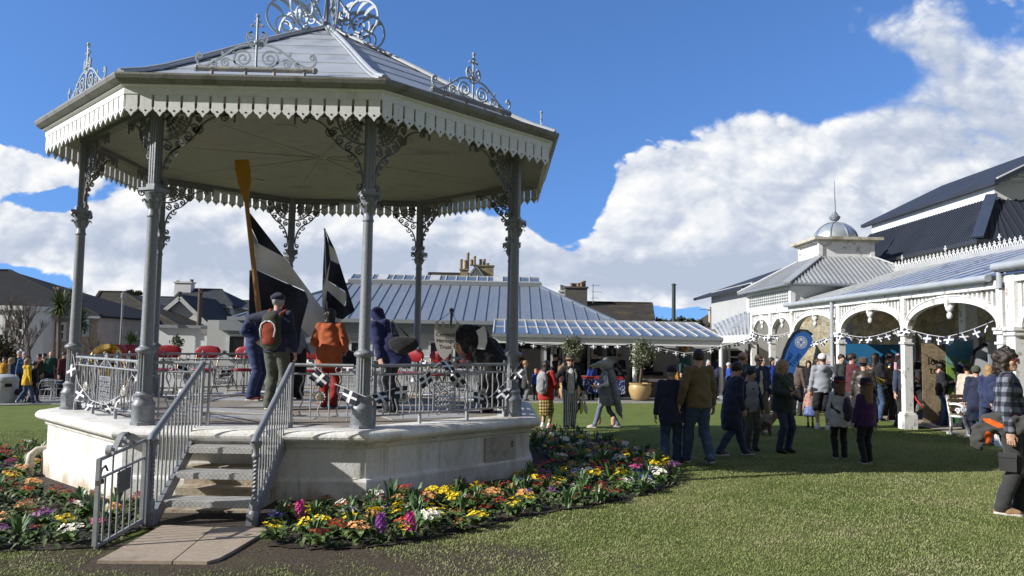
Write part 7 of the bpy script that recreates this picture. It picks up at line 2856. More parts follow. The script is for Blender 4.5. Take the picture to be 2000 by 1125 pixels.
OY = 12.02
pa, pb, pc, pd = P(507, 622, OY), P(481, 392, OY), P(478, 384, OY), P(472, 311, OY)
oar = thing('oar', 'long varnished wooden oar with orange-brown blade held upright by the man in the beret', 'oar', pa)
OARW = mat('varnished_oar_wood', (.36, .17, .035), .35, 0, .15, 3., .05, 30, stretch=(3, 3, .4))
mb = MB()
mb.tube([pa - pa, pb - pa], [.042, .034], 12)
mb.build('shaft', OARW, oar, smooth=40)
mb = MB()
d_ = (pd - pb).normalized()
s_ = Vector((1, 0, 0)) - d_ * d_.x
s_.normalize()
L_ = (pd - pb).length
ol = [(-.03, -.05), (.03, -.05), (.045, .08), (.105, L_ * .42), (.118, L_ * .7), (.108, L_ * .97), (-.108, L_), (-.112, L_ * .75), (-.095, L_ * .45), (-.045, .08)]
mb.prism(ol, pb - pa, s_, d_, .03)
mb.build('blade', mat('orange_oar_paint', (.40, .185, .012), .45, 0, .1, 5.), oar)

def patch_flag(name, label, polys, Y, fold, par_label=None, cat='flag', n=10):
	"""cloth built from patches of black and white; each patch: (material, four corners in the photo); fold gives its depth"""
	V, Fc, MI = [], [], []
	p0 = P(*polys[0][1][0], Y)
	for m, q in polys:
		o = len(V)
		for i in range(n + 1):
			for j in range(n + 1):
				s, t = i / n, j / n
				u = (1 - t) * ((1 - s) * q[0][0] + s * q[1][0]) + t * ((1 - s) * q[3][0] + s * q[2][0])
				v = (1 - t) * ((1 - s) * q[0][1] + s * q[1][1]) + t * ((1 - s) * q[3][1] + s * q[2][1])
				V.append(P(u, v, Y + fold(u, v)) - p0)
		for i in range(n):
			for j in range(n):
				a = o + i * (n + 1) + j
				Fc.append((a, a + n + 1, a + n + 2, a + 1))
				MI.append(m)
	r = thing(name, label, cat, p0)
	quadmesh('flag_cloth', V, Fc, MI, [FLAGB, FLAGW, mat('flag_shaded_white', (.42, .44, .48), .8)], r)  # third cloth is the same white, greyed to paint its backlit, shaded patches
	return r

fl1 = lambda u, v: .04 + .0016 * (v - 410) + .0072 * max(0, u - 500) + .10 * math.sin((u - 480) * .062 + (v - 400) * .030) + .05 * math.sin((v - 420) * .085 - u * .05)
patch_flag('large_flag', 'huge black flag with white cross drooping from the oar', [
	(0, [(484, 410), (556, 503), (505, 476), (489, 440)]),
	(2, [(483, 412), (490, 445), (505, 476), (488, 474)]),
	(1, [(488, 474), (505, 476), (556, 503), (556, 503)]),
	(1, [(488, 474), (556, 503), (606, 572), (500, 527)]),
	(0, [(500, 527), (606, 574), (588, 640), (502, 600)]),
	(0, [(502, 600), (588, 640), (584, 680), (506, 668)]),
	(1, [(556, 503), (634, 608), (612, 650), (605, 574)]),
	(1, [(605, 574), (634, 608), (640, 690), (588, 640)]),
	(2, [(588, 640), (640, 660), (632, 700), (606, 688)]),
	(0, [(640, 650), (664, 672), (702, 695), (692, 716)]),
	(0, [(626, 640), (664, 672), (692, 716), (630, 706)]),
	(0, [(487, 528), (500, 527), (502, 640), (486, 620)])], OY, fl1)
F2Y = 12.7
pa, pb = P(639, 640, F2Y), P(634, 448, F2Y)
fp_ = thing('flag_pole', 'thin white flagpole rising behind the woman in orange', 'flagpole', pa)
mb = MB()
mb.tube([pa - pa, pb - pa], .011, 8)
mb.build('shaft', WHITEC, fp_)
mb = MB()
mb.ball(pb - pa, .02, 8)
mb.build('pole_cap', WHITEC, fp_)
fl2 = lambda u, v: .03 + .07 * math.sin((u - 635) * .16 + v * .03) + .0012 * (u - 635)
patch_flag('small_flag', 'smaller black flag with white cross hanging from the thin white flagpole', [
	(0, [(635, 447), (642, 477), (645, 508), (636, 545)]),
	(0, [(635, 447), (636, 545), (630, 560), (631, 520)]),
	(1, [(642, 477), (655, 489), (664, 517), (645, 508)]),
	(0, [(635, 447), (655, 489), (642, 477), (640, 465)]),
	(0, [(645, 508), (664, 517), (680, 572), (640, 548)]),
	(0, [(664, 517), (693, 607), (671, 617), (680, 572)]),
	(1, [(636, 545), (645, 508), (640, 548), (639, 566)]),
	(1, [(640, 548), (680, 575), (672, 597), (639, 567)]),
	(1, [(630, 540), (640, 548), (639, 567), (629, 592)]),
	(0, [(639, 567), (672, 597), (660, 622), (634, 606)]),
	(0, [(672, 597), (693, 607), (669, 624), (660, 622)]),
	(2, [(629, 592), (639, 567), (634, 606), (632, 612)]),
	(1, [(634, 606), (660, 622), (668, 625), (657, 632)])], F2Y, fl2, n=6)

SY = 11.35
ctr = P(870, 665, SY)
shd = thing('shield_placard', 'grey shield-shaped card with hand lettering held by the cloaked costume figure', 'placard', ctr)
sc_ = SY / F
pts = [((u - 870) * sc_, (665 - v) * sc_) for u, v in [(848, 641), (850, 629), (855, 629), (857, 640), (862, 640), (862, 629), (867, 629), (868, 640), (876, 640), (877, 629), (882, 629), (881, 640), (887, 640), (891, 629), (897, 630), (890, 645), (889, 662), (884, 682), (876, 696), (868, 703), (859, 694), (852, 678), (848, 660)]]
mb = MB()
mb.prism(pts, (0, 0, 0), (1, 0, 0), (0, 0, 1), .012)
bd = mb.build('card', mat('grey_card', (.33, .31, .28), .85, 0, .08, 4.), shd)
mb = MB()
for i, (w_, z_) in enumerate((('Cornwall', .085), ('Heritage', -.005), ('Trust', -.095))):
	vs, fs = text_mesh(w_, .082, .002)
	mb.merge([((x_ * (.92 if i < 2 else 1)), -.009, y_ + z_) for x_, y_, q in vs], fs)
mb.build('lettering', mat('black_marker', (.02, .02, .02), .8), shd)
mb = MB()
a = P(882, 606, SY) - ctr
mb.tube([a, (a.x - .02, .03, -.5)], .016, 8)
mb.ball(a, .035, 8)
for u in (852, 893):
	mb.tube([a + Vector((0, 0, -.02)), P(u, 630, SY) - ctr], .004, 5)
mb.build('pole', mat('dark_stick', (.06, .045, .035), .7), shd)

# ------------------------------------------------------------------ bunting
_fl = {}

def bunting(label, ctrl, n, size, group='strings of black and white bunting', droop=0.):
	"""a cord through control points with little black flags bearing white crosses"""
	p0 = Vector(ctrl[0])
	pts = []
	for a, b in zip(ctrl[:-1], ctrl[1:]):
		a, b = Vector(a), Vector(b)
		sag = droop * (b - a).length
		for i in range(12):
			t = i / 12
			pts.append(a.lerp(b, t) - Vector((0, 0, sag * 4 * t * (1 - t))))
	pts.append(Vector(ctrl[-1]))
	r = thing('bunting', label, 'bunting', p0, 0, group)
	mb = MB()
	mb.tube([p - p0 for p in pts], max(.005, .00035 * p0.y), 5)
	mb.build('cord', WHITEC, r)
	key = round(size, 3)
	if key not in _fl:
		xs, zs = [-.5, -.1, .1, .5], [0, -.28, -.42, -.72]
		V, Fc, MI = [], [], []
		for i in range(4):
			for j in range(4):
				V.append((xs[j] * size, .03 * size * math.sin(j * 1.7 + i), zs[i] * size))
		for i in range(3):
			for j in range(3):
				Fc.append((i * 4 + j, i * 4 + j + 1, i * 4 + j + 5, i * 4 + j + 4))
				MI.append(1 if i == 1 or j == 1 else 0)
		o = quadmesh('flag', V, Fc, MI, [FLAGB, FLAGW], None, False)
		_fl[key] = o.data
		bpy.data.objects.remove(o)
	tot = [0.]
	for a, b in zip(pts[:-1], pts[1:]):
		tot.append(tot[-1] + (b - a).length)
	for i in range(n):
		d = tot[-1] * (i + .5) / n
		k_ = max(j for j in range(len(tot)) if tot[j] <= d)
		k_ = min(k_, len(pts) - 2)
		t = (d - tot[k_]) / max(1e-6, tot[k_ + 1] - tot[k_])
		p = pts[k_].lerp(pts[k_ + 1], t)
		dv = pts[k_ + 1] - pts[k_]
		f_ = link('flag', _fl[key], r, p - p0)
		f_.rotation_euler = (rnd.uniform(-.8, .8), -math.atan2(dv.z, math.hypot(dv.x, dv.y)) * .9 + rnd.uniform(-.12, .12), math.atan2(dv.y, dv.x) + rnd.uniform(-.3, .3))
	return r

def railpt(i, t, z, off=.05):
	a = vx(i, 3.4611 + off, z)
	b = vx(i + 1, 3.4611 + off, z)
	return a.lerp(b, t) + Vector((BX, BY, BZ))

bunting('bunting draped across the left front railing between two columns', [railpt(0, .05, 1.70), railpt(0, .16, 1.30), railpt(0, .36, 1.10), railpt(0, .56, 1.07), railpt(0, .78, 1.24), railpt(0, .95, 1.66)], 6, .21)
bunting('bunting on the short railing right of the staircase and round the front right column', [railpt(1, .76, 1.70), railpt(1, .86, 1.45), railpt(2, .0, 1.30, .15), railpt(2, .14, 1.36)], 3, .21)
bunting('bunting looped along the right front railing to the corner column', [railpt(2, .14, 1.36), railpt(2, .30, 1.45), railpt(2, .45, 1.70), railpt(2, .52, 1.72), railpt(2, .66, 1.34), railpt(2, .80, 1.20), railpt(2, .93, 1.42), railpt(2, 1.0, 1.72, .14)], 7, .21)
bunting('bunting along the back railing behind the red chairs', [railpt(4, .1, 1.6, -.05), railpt(4, .5, 1.38, -.05), railpt(4, .9, 1.6, -.05), railpt(5, .3, 1.4, -.05), railpt(5, .9, 1.6, -.05), railpt(6, .5, 1.35, -.05), railpt(6, .95, 1.6, -.05)], 9, .21)
ax = AX - .12
sp = lambda y_, z_: Vector((ax, y_, z_))
bunting('bunting across the nearest full arch of the veranda in front of the stone wall', [sp(18.45, 2.22), sp(16.7, 1.98), sp(15.0, 2.28)], 8, .26, droop=.02)
bunting('bunting across the second arch of the veranda above the trumpet player', [sp(22.1, 2.15), sp(20.4, 2.0), sp(18.7, 2.2)], 8, .26, droop=.02)
bunting('bunting across the third arch of the veranda behind the feather flag', [sp(25.8, 2.12), sp(24.1, 1.86), sp(22.4, 2.1)], 9, .26, droop=.02)
bunting('bunting across the farthest arches of the veranda', [sp(30.1, 2.3), sp(28.0, 2.1), sp(26.1, 2.2)], 9, .26, droop=.02)
bunting('bunting hung under the cafe canopy from the olive tree to the veranda', [P(1262, 672, 30.6), P(1340, 690, 30.6), P(1408, 676, 30.6), P(1478, 656, 30.0)], 13, .25, droop=.02)
bunting('bunting hung under the left half of the cafe canopy', [P(1008, 664, 30.7), P(1065, 674, 30.7), P(1117, 668, 30.7), P(1180, 674, 30.7), P(1240, 670, 30.7)], 10, .25, droop=.03)

# ------------------------------------------------------------------ red folding chairs, tuba
REDV = mat('dark_red_vinyl', (.30, .010, .020), .45, 0, .1, 6., .1, 60)
GOLDT = mat('bronze_chair_tube', (.24, .17, .10), .35, .6, .1, 5.)

def chair_proto():
	c = thing('folding_chair', 'x', 'chair')
	mb = MB()
	for s_ in (-1, 1):
		mb.tube([(s_ * .215, -.24, .0), (s_ * .215, .02, .42), (s_ * .21, .16, .66), (s_ * .205, .20, .84)], .012, 8)
		mb.tube([(s_ * .19, .26, .0), (s_ * .19, -.16, .43)], .012, 8)
	mb.tube([(-.215, -.21, .05), (.215, -.21, .05)], .009, 6)
	mb.tube([(-.19, .20, .09), (.19, .20, .09)], .009, 6)
	mb.tube([(-.205, .20, .84), (-.17, .205, .875), (.17, .205, .875), (.205, .20, .84)], .012, 8)
	mb.build('frame', GOLDT, c, smooth=50)
	f = Field()
	f.cone((-.13, .185, .76), (.13, .185, .76), .115, .115, .0, (.95, .26, .95))
	f.ell((0, .185, .80), (.20, .030, .09), .05)
	f.plane((0, 0, .66), (0, 0, -1))
	V, Q = f.mesh(.014)
	link('backrest', np_mesh('backrest', [(V, Q, 0)], [REDV]), c)
	f = Field()
	f.cone((-.12, -.02, .445), (.12, -.02, .445), .19, .19, .0, (.5, 1, .13))
	f.ell((0, -.02, .445), (.21, .21, .026), .03)
	V, Q = f.mesh(.016)
	link('seat', np_mesh('seat', [(V, Q, 0)], [REDV]), c)
	return c

cpro = chair_proto()
spots = [(241, 738, 14.3, 70, 'red folding chair behind the tuba, left of its neighbour by the column'), (264, 738, 14.6, 60, 'red folding chair just left of the thick front left column'), (323, 742, 14.7, 10, 'red folding chair right of the front left column, facing the steps'),
		 (400, 742, 15.0, 4, 'red folding chair above the left handrail of the steps'), (476, 742, 15.2, -2, 'red folding chair beside the legs of the blue-suited person'), (600, 746, 15.2, -6, 'red folding chair between the big flag and the orange coat'),
		 (797, 744, 14.9, -20, 'red folding chair right of the shoulder bag'), (850, 744, 14.7, -28, 'red folding chair behind the shield placard')]
for i, (u, v, Y, a, lab) in enumerate(spots):
	c = cpro if i == 0 else copy_tree(cpro)
	x_ = P(u, 700, Y).x
	c.location = (x_, Y, FLZ)
	c.rotation_euler = (0, 0, math.radians(a))
	c['label'] = lab
	c['group'] = 'red folding chairs on the bandstand'
tb = thing('tuba', 'brass tuba lying bell outwards on the deck behind the left railing', 'tuba', (P(212, 720, 13.2).x, 13.2, FLZ + .62))
mb = MB()
Mt = Matrix.Rotation(math.radians(62), 4, 'X') @ Matrix.Rotation(.25, 4, 'Y')
mb.lathe([(.235, .22), (.245, .215), (.22, .20), (.16, .13), (.11, .02), (.08, -.12), (.06, -.3), (.05, -.42)], n=28, M=Mt, cap=False)
mb.lathe([(.232, .218), (.155, .13), (.105, .02), (.05, -.2)], n=28, M=Mt, cap=False)
mb.build('bell', BRASS, tb, smooth=60)
mb = MB()
mb.tube([(-.02 + .16 * math.cos(a), .36 + .02 * a, -.22 + .26 * math.sin(a)) for a in np.linspace(0, 6.1, 30)], .036, 10)
mb.tube([(-.20 + .10 * math.cos(a), .30, -.25 + .16 * math.sin(a)) for a in np.linspace(0, 6.1, 24)], .022, 8)
mb.build('tubing', BRASS, tb, smooth=60)
mb = MB()
for i in range(3):
	mb.lathe([(.025, -.12), (.025, .08), (.012, .09), (.012, .12), (.02, .13)], (-.16 + i * .06, .27, -.2), 10)
mb.build('valve', BRASS, tb, smooth=50)

# instruments in the players' hands
w = Jtp['world'](Jtp['hR'])
t = thing('trumpet', 'brass trumpet held low by the long-haired player in jeans', 'trumpet', w, 0)
t.rotation_euler = (math.radians(-18), math.radians(165), .2)
mb = MB()
mb.lathe([(.062, -.30), (.055, -.29), (.03, -.24), (.014, -.16), (.008, -.05)], n=16, cap=False)
mb.build('bell', BRASS, t, smooth=60)
mb = MB()
mb.tube([(0, 0, -.05), (0, 0, .12), (.02, 0, .15), (.05, 0, .12), (.05, 0, -.10), (.03, 0, -.13), (.02, 0, -.1), (.02, 0, .24)], .009, 8)
for i in range(3):
	mb.lathe([(.012, -.06), (.012, .06)], (.025, .02, -.04 + i * .035), 8)
mb.build('tubing', BRASS, t, smooth=60)
w = Jtb['world'](Jtb['hL'])
t = thing('trombone', 'trombone raised to the lips of the player in the red and black jacket', 'trombone', w, 0)
t.rotation_euler = (0, math.radians(118), .25)
mb = MB()
mb.lathe([(.10, .58), (.085, .55), (.04, .45), (.016, .28), (.010, .0)], n=16, cap=False)
mb.build('bell', BRASS, t, smooth=60)
mb = MB()
for x_ in (.05, .12):
	mb.tube([(x_, 0, -.12), (x_, 0, .72)], .009, 8)
mb.tube([(.05, 0, .72), (.06, 0, .76), (.11, 0, .76), (.12, 0, .72)], .009, 8)
mb.tube([(0, 0, 0), (0, 0, -.12), (.02, 0, -.16), (.05, 0, -.12)], .009, 8)
mb.build('slide', mat('nickel_slide', (.5, .5, .5), .2, 1.), t, smooth=60)
w = Jcl['world'](Jcl['hL'])
t = thing('clarinet', 'black clarinet with silver keys played by the woman in the black padded jacket', 'clarinet', w, 0)
t.rotation_euler = (math.radians(12), math.radians(-28), 0)
mb = MB()
mb.lathe([(.010, .36), (.013, .30), (.015, .1), (.016, -.2), (.022, -.30), (.040, -.36)], n=12)
mb.build('barrel', BLKS, t, smooth=50)
mb = MB()
for i in range(9):
	mb.lathe([(.018, -.004), (.018, .006)], (0, -.006, .24 - i * .055), 8)
mb.tube([(.016, -.01, .25), (.018, -.01, -.22)], .004, 5)
mb.build('keys', mat('silver_keys', (.55, .55, .55), .25, 1.), t)

# ------------------------------------------------------------------ feather flags, roll-up banners, stalls
BANB = mat('bright_blue_banner', (.025, .115, .40), .6, 0, .08, 2., .05, 40)

def plate(label, name, cat, ctr, wd, ht, rz, m, foot=True):
	"""a roll-up banner on its cassette"""
	t = thing(name, label, cat, ctr, rz)
	mb = MB()
	mb.box((0, 0, ht / 2 + .06), (wd, .012, ht))
	mb.build('banner_sheet', m, t)
	mb = MB()
	mb.box((0, .0, .03), (wd + .04, .10, .06))
	mb.tube([(0, .03, .05), (0, .03, ht + .06)], .012, 6)
	mb.build('stand', mat('banner_aluminium', (.4, .4, .42), .4, .8), t)
	return t

def words(t, lines, m, y=-.010):
	mb = MB()
	for body, x_, z_, s_ in lines:
		vs, fs = text_mesh(body, s_, .002)
		mb.merge([(p + x_, y, q + z_) for p, q, r in vs], fs)
	return mb.build('lettering', m, t)

LETW = mat('white_lettering', (.62, .64, .68), .7)
LETB = mat('black_lettering', (.015, .015, .015), .7)
FFY = 20.5
base = P(1536, 770, FFY)
ff = thing('feather_flag', 'leaning bright blue feather flag with white round emblem behind the camera woman', 'banner', base)
rel = lambda u, v: ((u - 1536) * FFY / F, (770 - v) * FFY / F)
out = [rel(*q) for q in [(1524, 712), (1532, 688), (1540, 668), (1550, 653), (1563, 647), (1576, 648), (1585, 655), (1588, 664), (1583, 676), (1574, 690), (1563, 704), (1556, 716), (1548, 738), (1540, 748), (1518, 742)]]
mb = MB()
mb.prism(out, (0, 0, 0), (1, 0, 0), (0, 0, 1), .015)
mb.build('banner_sheet', BANB, ff)
mb = MB()
mb.ribbon([rel(*q) for q in [(1536, 790), (1522, 742), (1524, 712), (1532, 686), (1541, 666), (1551, 651), (1563, 645), (1577, 646), (1587, 654)]], .05, .04)
mb.build('pole', BLKS, ff)
ec = rel(1565, 669)
mb = MB()
for r0 in (.155, .115):
	mb.ribbon([(ec[0] + r0 * math.cos(a), ec[1] + r0 * math.sin(a)) for a in np.linspace(0, 2 * PI, 29)], .014, .022)
for a in range(4):
	mb.ribbon([(ec[0] + .03 * math.cos(a * PI / 2), ec[1] + .03 * math.sin(a * PI / 2)), (ec[0] + .11 * math.cos(a * PI / 2), ec[1] + .11 * math.sin(a * PI / 2))], [.02, .06], .022)
	a2 = a * PI / 2 + PI / 4
	mb.ribbon([(ec[0] + .075 * math.cos(a2) + .022 * math.cos(q), ec[1] + .075 * math.sin(a2) + .022 * math.sin(q)) for q in np.linspace(0, 2 * PI, 9)], .012, .022)
mb.build('emblem', LETW, ff)
mb = MB()
for body, c_, s_ in (('wall', rel(1540, 700), .19), ('Trust', rel(1553, 704), .19)):
	vs, fs = text_mesh(body, s_, .002)
	a = math.radians(56)
	mb.merge([(c_[0] + p * math.cos(a) - q * math.sin(a), -.011, c_[1] + p * math.sin(a) + q * math.cos(a)) for p, q, r in vs], fs)
mb.build('lettering', LETW, ff)
b0 = P(1655, 760, 24.)
f2 = thing('feather_flag', 'narrow dark blue feather flag half hidden behind the veranda post', 'banner', b0)
mb = MB()
mb.prism([(-.15, .4), (-.12, 1.5), (.02, 1.65), (.16, 1.4), (.10, .9), (.0, .4)], (0, 0, 0), (1, 0, 0), (0, 0, 1), .015)
mb.build('banner_sheet', mat('dark_blue_banner', (.015, .055, .20), .6), f2)
mb = MB()
mb.tube([(-.16, 0, -.5), (-.165, 0, 1.0), (-.13, 0, 1.52), (.02, 0, 1.67)], .015, 6)
mb.build('pole', BLKS, f2)

def wallspot(u, v, Y):
	p = P(u, v, Y)
	return (p.x, Y, gz(p.x, Y) + .02)

b1 = plate('wide bright blue display panel behind the trumpet player', 'display_board', 'display board', wallspot(1700, 720, 23.5), 1.75, 2.0, 0, mat('cyan_blue_panel', (.03, .20, .42), .5, 0, .1, 1.5))
words(b1, [('- - - - -', 0, 1.65, .12), ('- - - -', .1, 1.45, .10)], LETW)
b2 = plate('brown photo banner with black handwriting beside the clarinet player', 'roll_up_banner', 'banner', wallspot(1842, 720, 19.4), 1.05, 1.95, 0, mat('brown_photo_print', (.30, .235, .15), .5, 0, .35, 2.2, col2=(.13, .10, .07), thr=(.52, .7)))
words(b2, [('love', -.16, 1.56, .27), ('to live?', .04, 1.34, .27)], LETB)
b3 = plate('green and blue roll-up banner right of the brown photo banner', 'roll_up_banner', 'banner', wallspot(1875, 720, 19.2), .68, 2.05, 0, pattern('green_blue_print', lambda k, oc: k.ramp(k.m('ADD', k.m('MULTIPLY', k.sep(oc)[2], .42), k.m('MULTIPLY', k.noise(oc, 5., 3.), .25)), [(.2, (.06, .22, .10)), (.42, (.30, .38, .08)), (.55, (.10, .30, .12)), (.72, (.28, .42, .07)), (.86, (.10, .34, .55)), (1., (.25, .5, .65))])))
words(b3, [('- - -', 0, 1.55, .16), ('- -', .0, 1.30, .16)], LETW)
b4 = plate('white and blue rounded banner by the stone wall at the right', 'display_banner', 'banner', wallspot(1927, 720, 18.6), .62, 1.6, 0, pattern('white_blue_print', lambda k, oc: k.mix(k.m('LESS_THAN', k.m('ADD', k.sep(oc)[2], k.m('MULTIPLY', k.sep(oc)[0], .3)), .95), (.55, .57, .60), (.04, .22, .42))))
mb = MB()
mb.ribbon([(-.36, .1), (-.36, 1.5), (-.28, 1.82), (-.05, 1.98), (.2, 1.92), (.34, 1.7), (.36, .1)], .07, .03)
mb.build('rim', BLKS, b4)
mb = MB()
mb.prism([(-.30, 1.64), (.30, 1.64), (.24, 1.80), (-.04, 1.92), (-.24, 1.80)], (0, 0, 0), (1, 0, 0), (0, 0, 1), .012)
mb.build('banner_top', mat('white_banner_top', (.55, .57, .60), .5), b4)
mb = MB()
mb.lathe([(.06, -.004), (.06, .004)], n=16, M=Matrix.Translation((.05, -.014, 1.62)) @ Matrix.Rotation(PI / 2, 4, 'X'))
mb.build('emblem', NAVYC, b4)
plate('pale banner with blue emblem between the rounded banner and the porch post', 'roll_up_banner', 'banner', wallspot(1958, 720, 18.2), .66, 2.0, 0, mat('pale_blue_white_print', (.42, .50, .56), .5, 0, .2, 2.))

def table(label, ctr, wd, dp, ht, cloth_m, group=None, drop=.35, rz=0):
	t = thing('market_table', label, 'table', ctr, rz, group)
	mb = MB()
	mb.box((0, 0, ht), (wd, dp, .03))
	mb.build('tabletop', mat('pale_laminate', (.35, .32, .28), .6), t)
	for sx_ in (-1, 1):
		mb = MB()
		mb.tube([(sx_ * wd * .42, -dp * .35, 0), (sx_ * wd * .40, 0, ht), (sx_ * wd * .42, dp * .35, 0)], .014, 6)
		mb.build('leg', IRON_D, t)
	mb = MB()
	mb.box((0, 0, ht + .018), (wd + .02, dp + .02, .012))
	mb.box((0, -dp / 2 - .012, ht - drop / 2), (wd + .02, .012, drop))
	mb.build('tablecloth', cloth_m, t)
	return t

POLKA = pattern('navy_white_spotted_cloth', lambda k, oc: (lambda q: (k.put(q.inputs['Vector'], oc), setattr(q.inputs['Scale'], 'default_value', 14.), k.mix(k.m('LESS_THAN', q.outputs['Distance'], .32), (.02, .035, .14), (.55, .55, .58)))[-1])(k.n('ShaderNodeTexVoronoi')))
tt = table('market table with red edge and navy spotted cloth under the canopy', at_ground(1170, 781) + Vector((0, 0, .01)), 1.9, .8, .80, POLKA, None, .55)
mb = MB()
mb.box((0, -.05, .875), (1.8, .7, .09))
mb.build('red_cloth', REDC, tt)
table('grey trestle table right of the olive pot', at_ground(1305, 780) + Vector((0, 0, .01)), 1.9, .7, .76, mat('grey_table_cover', (.16, .15, .14), .7), None, .06)
t = table('black-draped stall table with white lettering behind the trumpet player', at_ground(1718, 812) + Vector((0, .5, .01)), 1.7, .7, .78, BLK, None, .72)
words(t, [('THE', .2, .52, .22), ('ARTS', .25, .26, .22)], LETW, -.375)
table('stall table with blue and white cloth right of the camera woman', at_ground(1572, 806) + Vector((0, 0, .01)), 1.5, .7, .78, POLKA, None, .2)
cr_ = thing('cardboard_boxes', 'pale wooden crate and dark tray behind the olive pot', 'crate', at_ground(1262, 775) + Vector((0, .4, .0)))
mb = MB()
mb.box((.2, 0, .45), (1.3, .6, .9))
for z_ in (.22, .45, .68):
	mb.box((.2, -.31, z_), (1.3, .02, .17))
mb.build('crate_side', mat('pale_crate_wood', (.30, .25, .19), .8, 0, .2, 3.), cr_)
mb = MB()
mb.box((.35, 0, .98), (.8, .5, .14))
mb.build('tray', BLK, cr_)
sc2 = thing('scooter', 'child\'s kick scooter with white wheels standing by the white-haired woman', 'scooter', at_ground(1388, 783) + Vector((0, 0, .0)), .1)
mb = MB()
mb.bar((-.3, 0, .10), (.32, 0, .10), .11, .03)
mb.tube([(.32, 0, .10), (.30, 0, .3), (.22, 0, .85)], .018, 8)
mb.tube([(.22, -.2, .86), (.22, .2, .86)], .014, 8)
mb.build('scooter_frame', BLKS, sc2)
for x_ in (-.36, .38):
	mb = MB()
	mb.lathe([(.02, -.02), (.10, -.02), (.11, 0), (.10, .02), (.02, .02)], n=16, M=Matrix.Translation((x_, 0, .11)) @ Matrix.Rotation(PI / 2, 4, 'X'))
	mb.build('wheel', WHITEC, sc2, smooth=40)

# park bench with scrolled iron ends
bp = G(1872, 850)
bn_ = thing('park_bench', 'wooden-slatted bench with white scrolled iron ends beside the veranda path', 'bench', bp, math.radians(12))
for x_ in (0, 1.5):
	mb = MB()
	R = lambda pts, w_=.045: mb.ribbon(pts, w_, .05, (x_, 0, 0), (0, 1, 0), (0, 0, 1))
	R(bez((-.26, 0), (-.30, .2), (-.12, .25), (-.20, .46)))
	R(bez((.24, 0), (.16, .2), (.22, .4), (.30, .84)))
	R([(-.22, .42), (.22, .40)])
	R(bez((-.20, .46), (-.24, .66), (-.05, .70), (.22, .66)))
	R(spiral(-.17, .58, .09, .02, 120, 520, 20), .03)
	R(spiral(-.02, .52, .07, .015, 0, 400, 18), .028)
	R([(-.34, .02), (-.2, .02)], .05)
	R([(.18, .02), (.32, .02)], .05)
	mb.build('iron_end', WHITE_OLD, bn_)
for nm, sl in (('seat', [(-.20 + i * .095, .44) for i in range(5)]), ('backrest', [(.215 + i * .026, .54 + i * .095) for i in range(4)])):
	mb = MB()
	for y_, z_ in sl:
		mb.box((.75, y_, z_), (1.56, .07 if nm == 'seat' else .025, .025 if nm == 'seat' else .075))
	mb.bar((.4, sl[0][0], sl[0][1] - .02), (.4, sl[-1][0], sl[-1][1] - .02), .04, .02)
	mb.build(nm, mat('weathered_bench_wood', (.20, .14, .09), .8, 0, .25, 6., .2, 60, stretch=(.4, 3, 3)), bn_)

# pushchair frame by the post
pc_ = G(1800, 822)
ps = thing('pushchair', 'black pushchair with red frame behind the veranda post', 'pushchair', pc_, .5)
mb = MB()
mb.tube([(.0, -.3, .1), (-.05, .1, .55), (-.05, .3, 1.05), (-.05, .42, 1.12)], .022, 8)
mb.tube([(.4, -.3, .1), (.38, .1, .55), (.38, .3, 1.05), (.38, .42, 1.12), (-.05, .42, 1.12)], .022, 8)
mb.build('pushchair_frame', mat('red_tube', (.45, .02, .025), .4), ps)
f = Field()
f.ell((.17, .0, .55), (.21, .20, .25), .04)
f.ell((.17, .12, .80), (.21, .14, .2), .04)
V, Q = f.mesh(.02, .004)
link('seat', np_mesh('seat', [(V, Q, 0)], [BLK]), ps)
for x_, y_ in ((-.04, -.3), (.42, -.3), (-.04, .3), (.42, .3)):
	mb = MB()
	mb.lathe([(.03, -.02), (.11, -.025), (.13, 0), (.11, .025), (.03, .02)], n=16, M=Matrix.Translation((x_, y_, .13)) @ Matrix.Rotation(PI / 2, 4, 'Y'))
	mb.build('wheel', BLKS, ps, smooth=40)

# dogs, litter bin, cafe furniture at the left
def dog(label, loc, rz, m, L=.62, H=.42):
	d = thing('dog', label, 'dog', loc, rz)
	f = Field()
	k = H / .45
	f.ell((.20 * L / .62, 0, .42 * k), (.16, .105, .14), .05)
	f.ell((-.04, 0, .42 * k), (.22, .095, .115), .06)
	f.ell((-.25 * L / .62, 0, .43 * k), (.13, .10, .12), .05)
	f.cone((.28, 0, .48 * k), (.40, 0, .60 * k), .085, .065, .04)
	f.ell((.43, 0, .62 * k), (.085, .07, .07), .03)
	f.cone((.46, 0, .61 * k), (.57, 0, .57 * k), .048, .034, .02)
	for s_ in (-1, 1):
		f.cone((.42, s_ * .06, .66 * k), (.40, s_ * .09, .57 * k), .028, .02, .015)
		f.cone((.23, s_ * .07, .36 * k), (.22, s_ * .075, .19 * k), .05, .032, .03)
		f.cone((.22, s_ * .075, .19 * k), (.24, s_ * .075, .03), .028, .026, .02)
		f.cone((-.27, s_ * .07, .38 * k), (-.20, s_ * .08, .25 * k), .075, .045, .03)
		f.cone((-.20, s_ * .08, .25 * k), (-.32, s_ * .08, .15 * k), .04, .026, .02)
		f.cone((-.32, s_ * .08, .15 * k), (-.30, s_ * .08, .03), .026, .026, .02)
	f.cone((-.35, 0, .48 * k), (-.55, 0, .60 * k), .035, .018, .03)
	V, Q = f.mesh(.018, .006, 4)
	link('body', np_mesh('body', [(V, Q, 0)], [m]), d)
	mb = MB()
	mb.tube([(.32, .085 * math.cos(a), .53 * k + .085 * math.sin(a)) for a in np.linspace(0, 2 * PI, 13)], .012, 5)
	mb.build('collar', REDC, d)

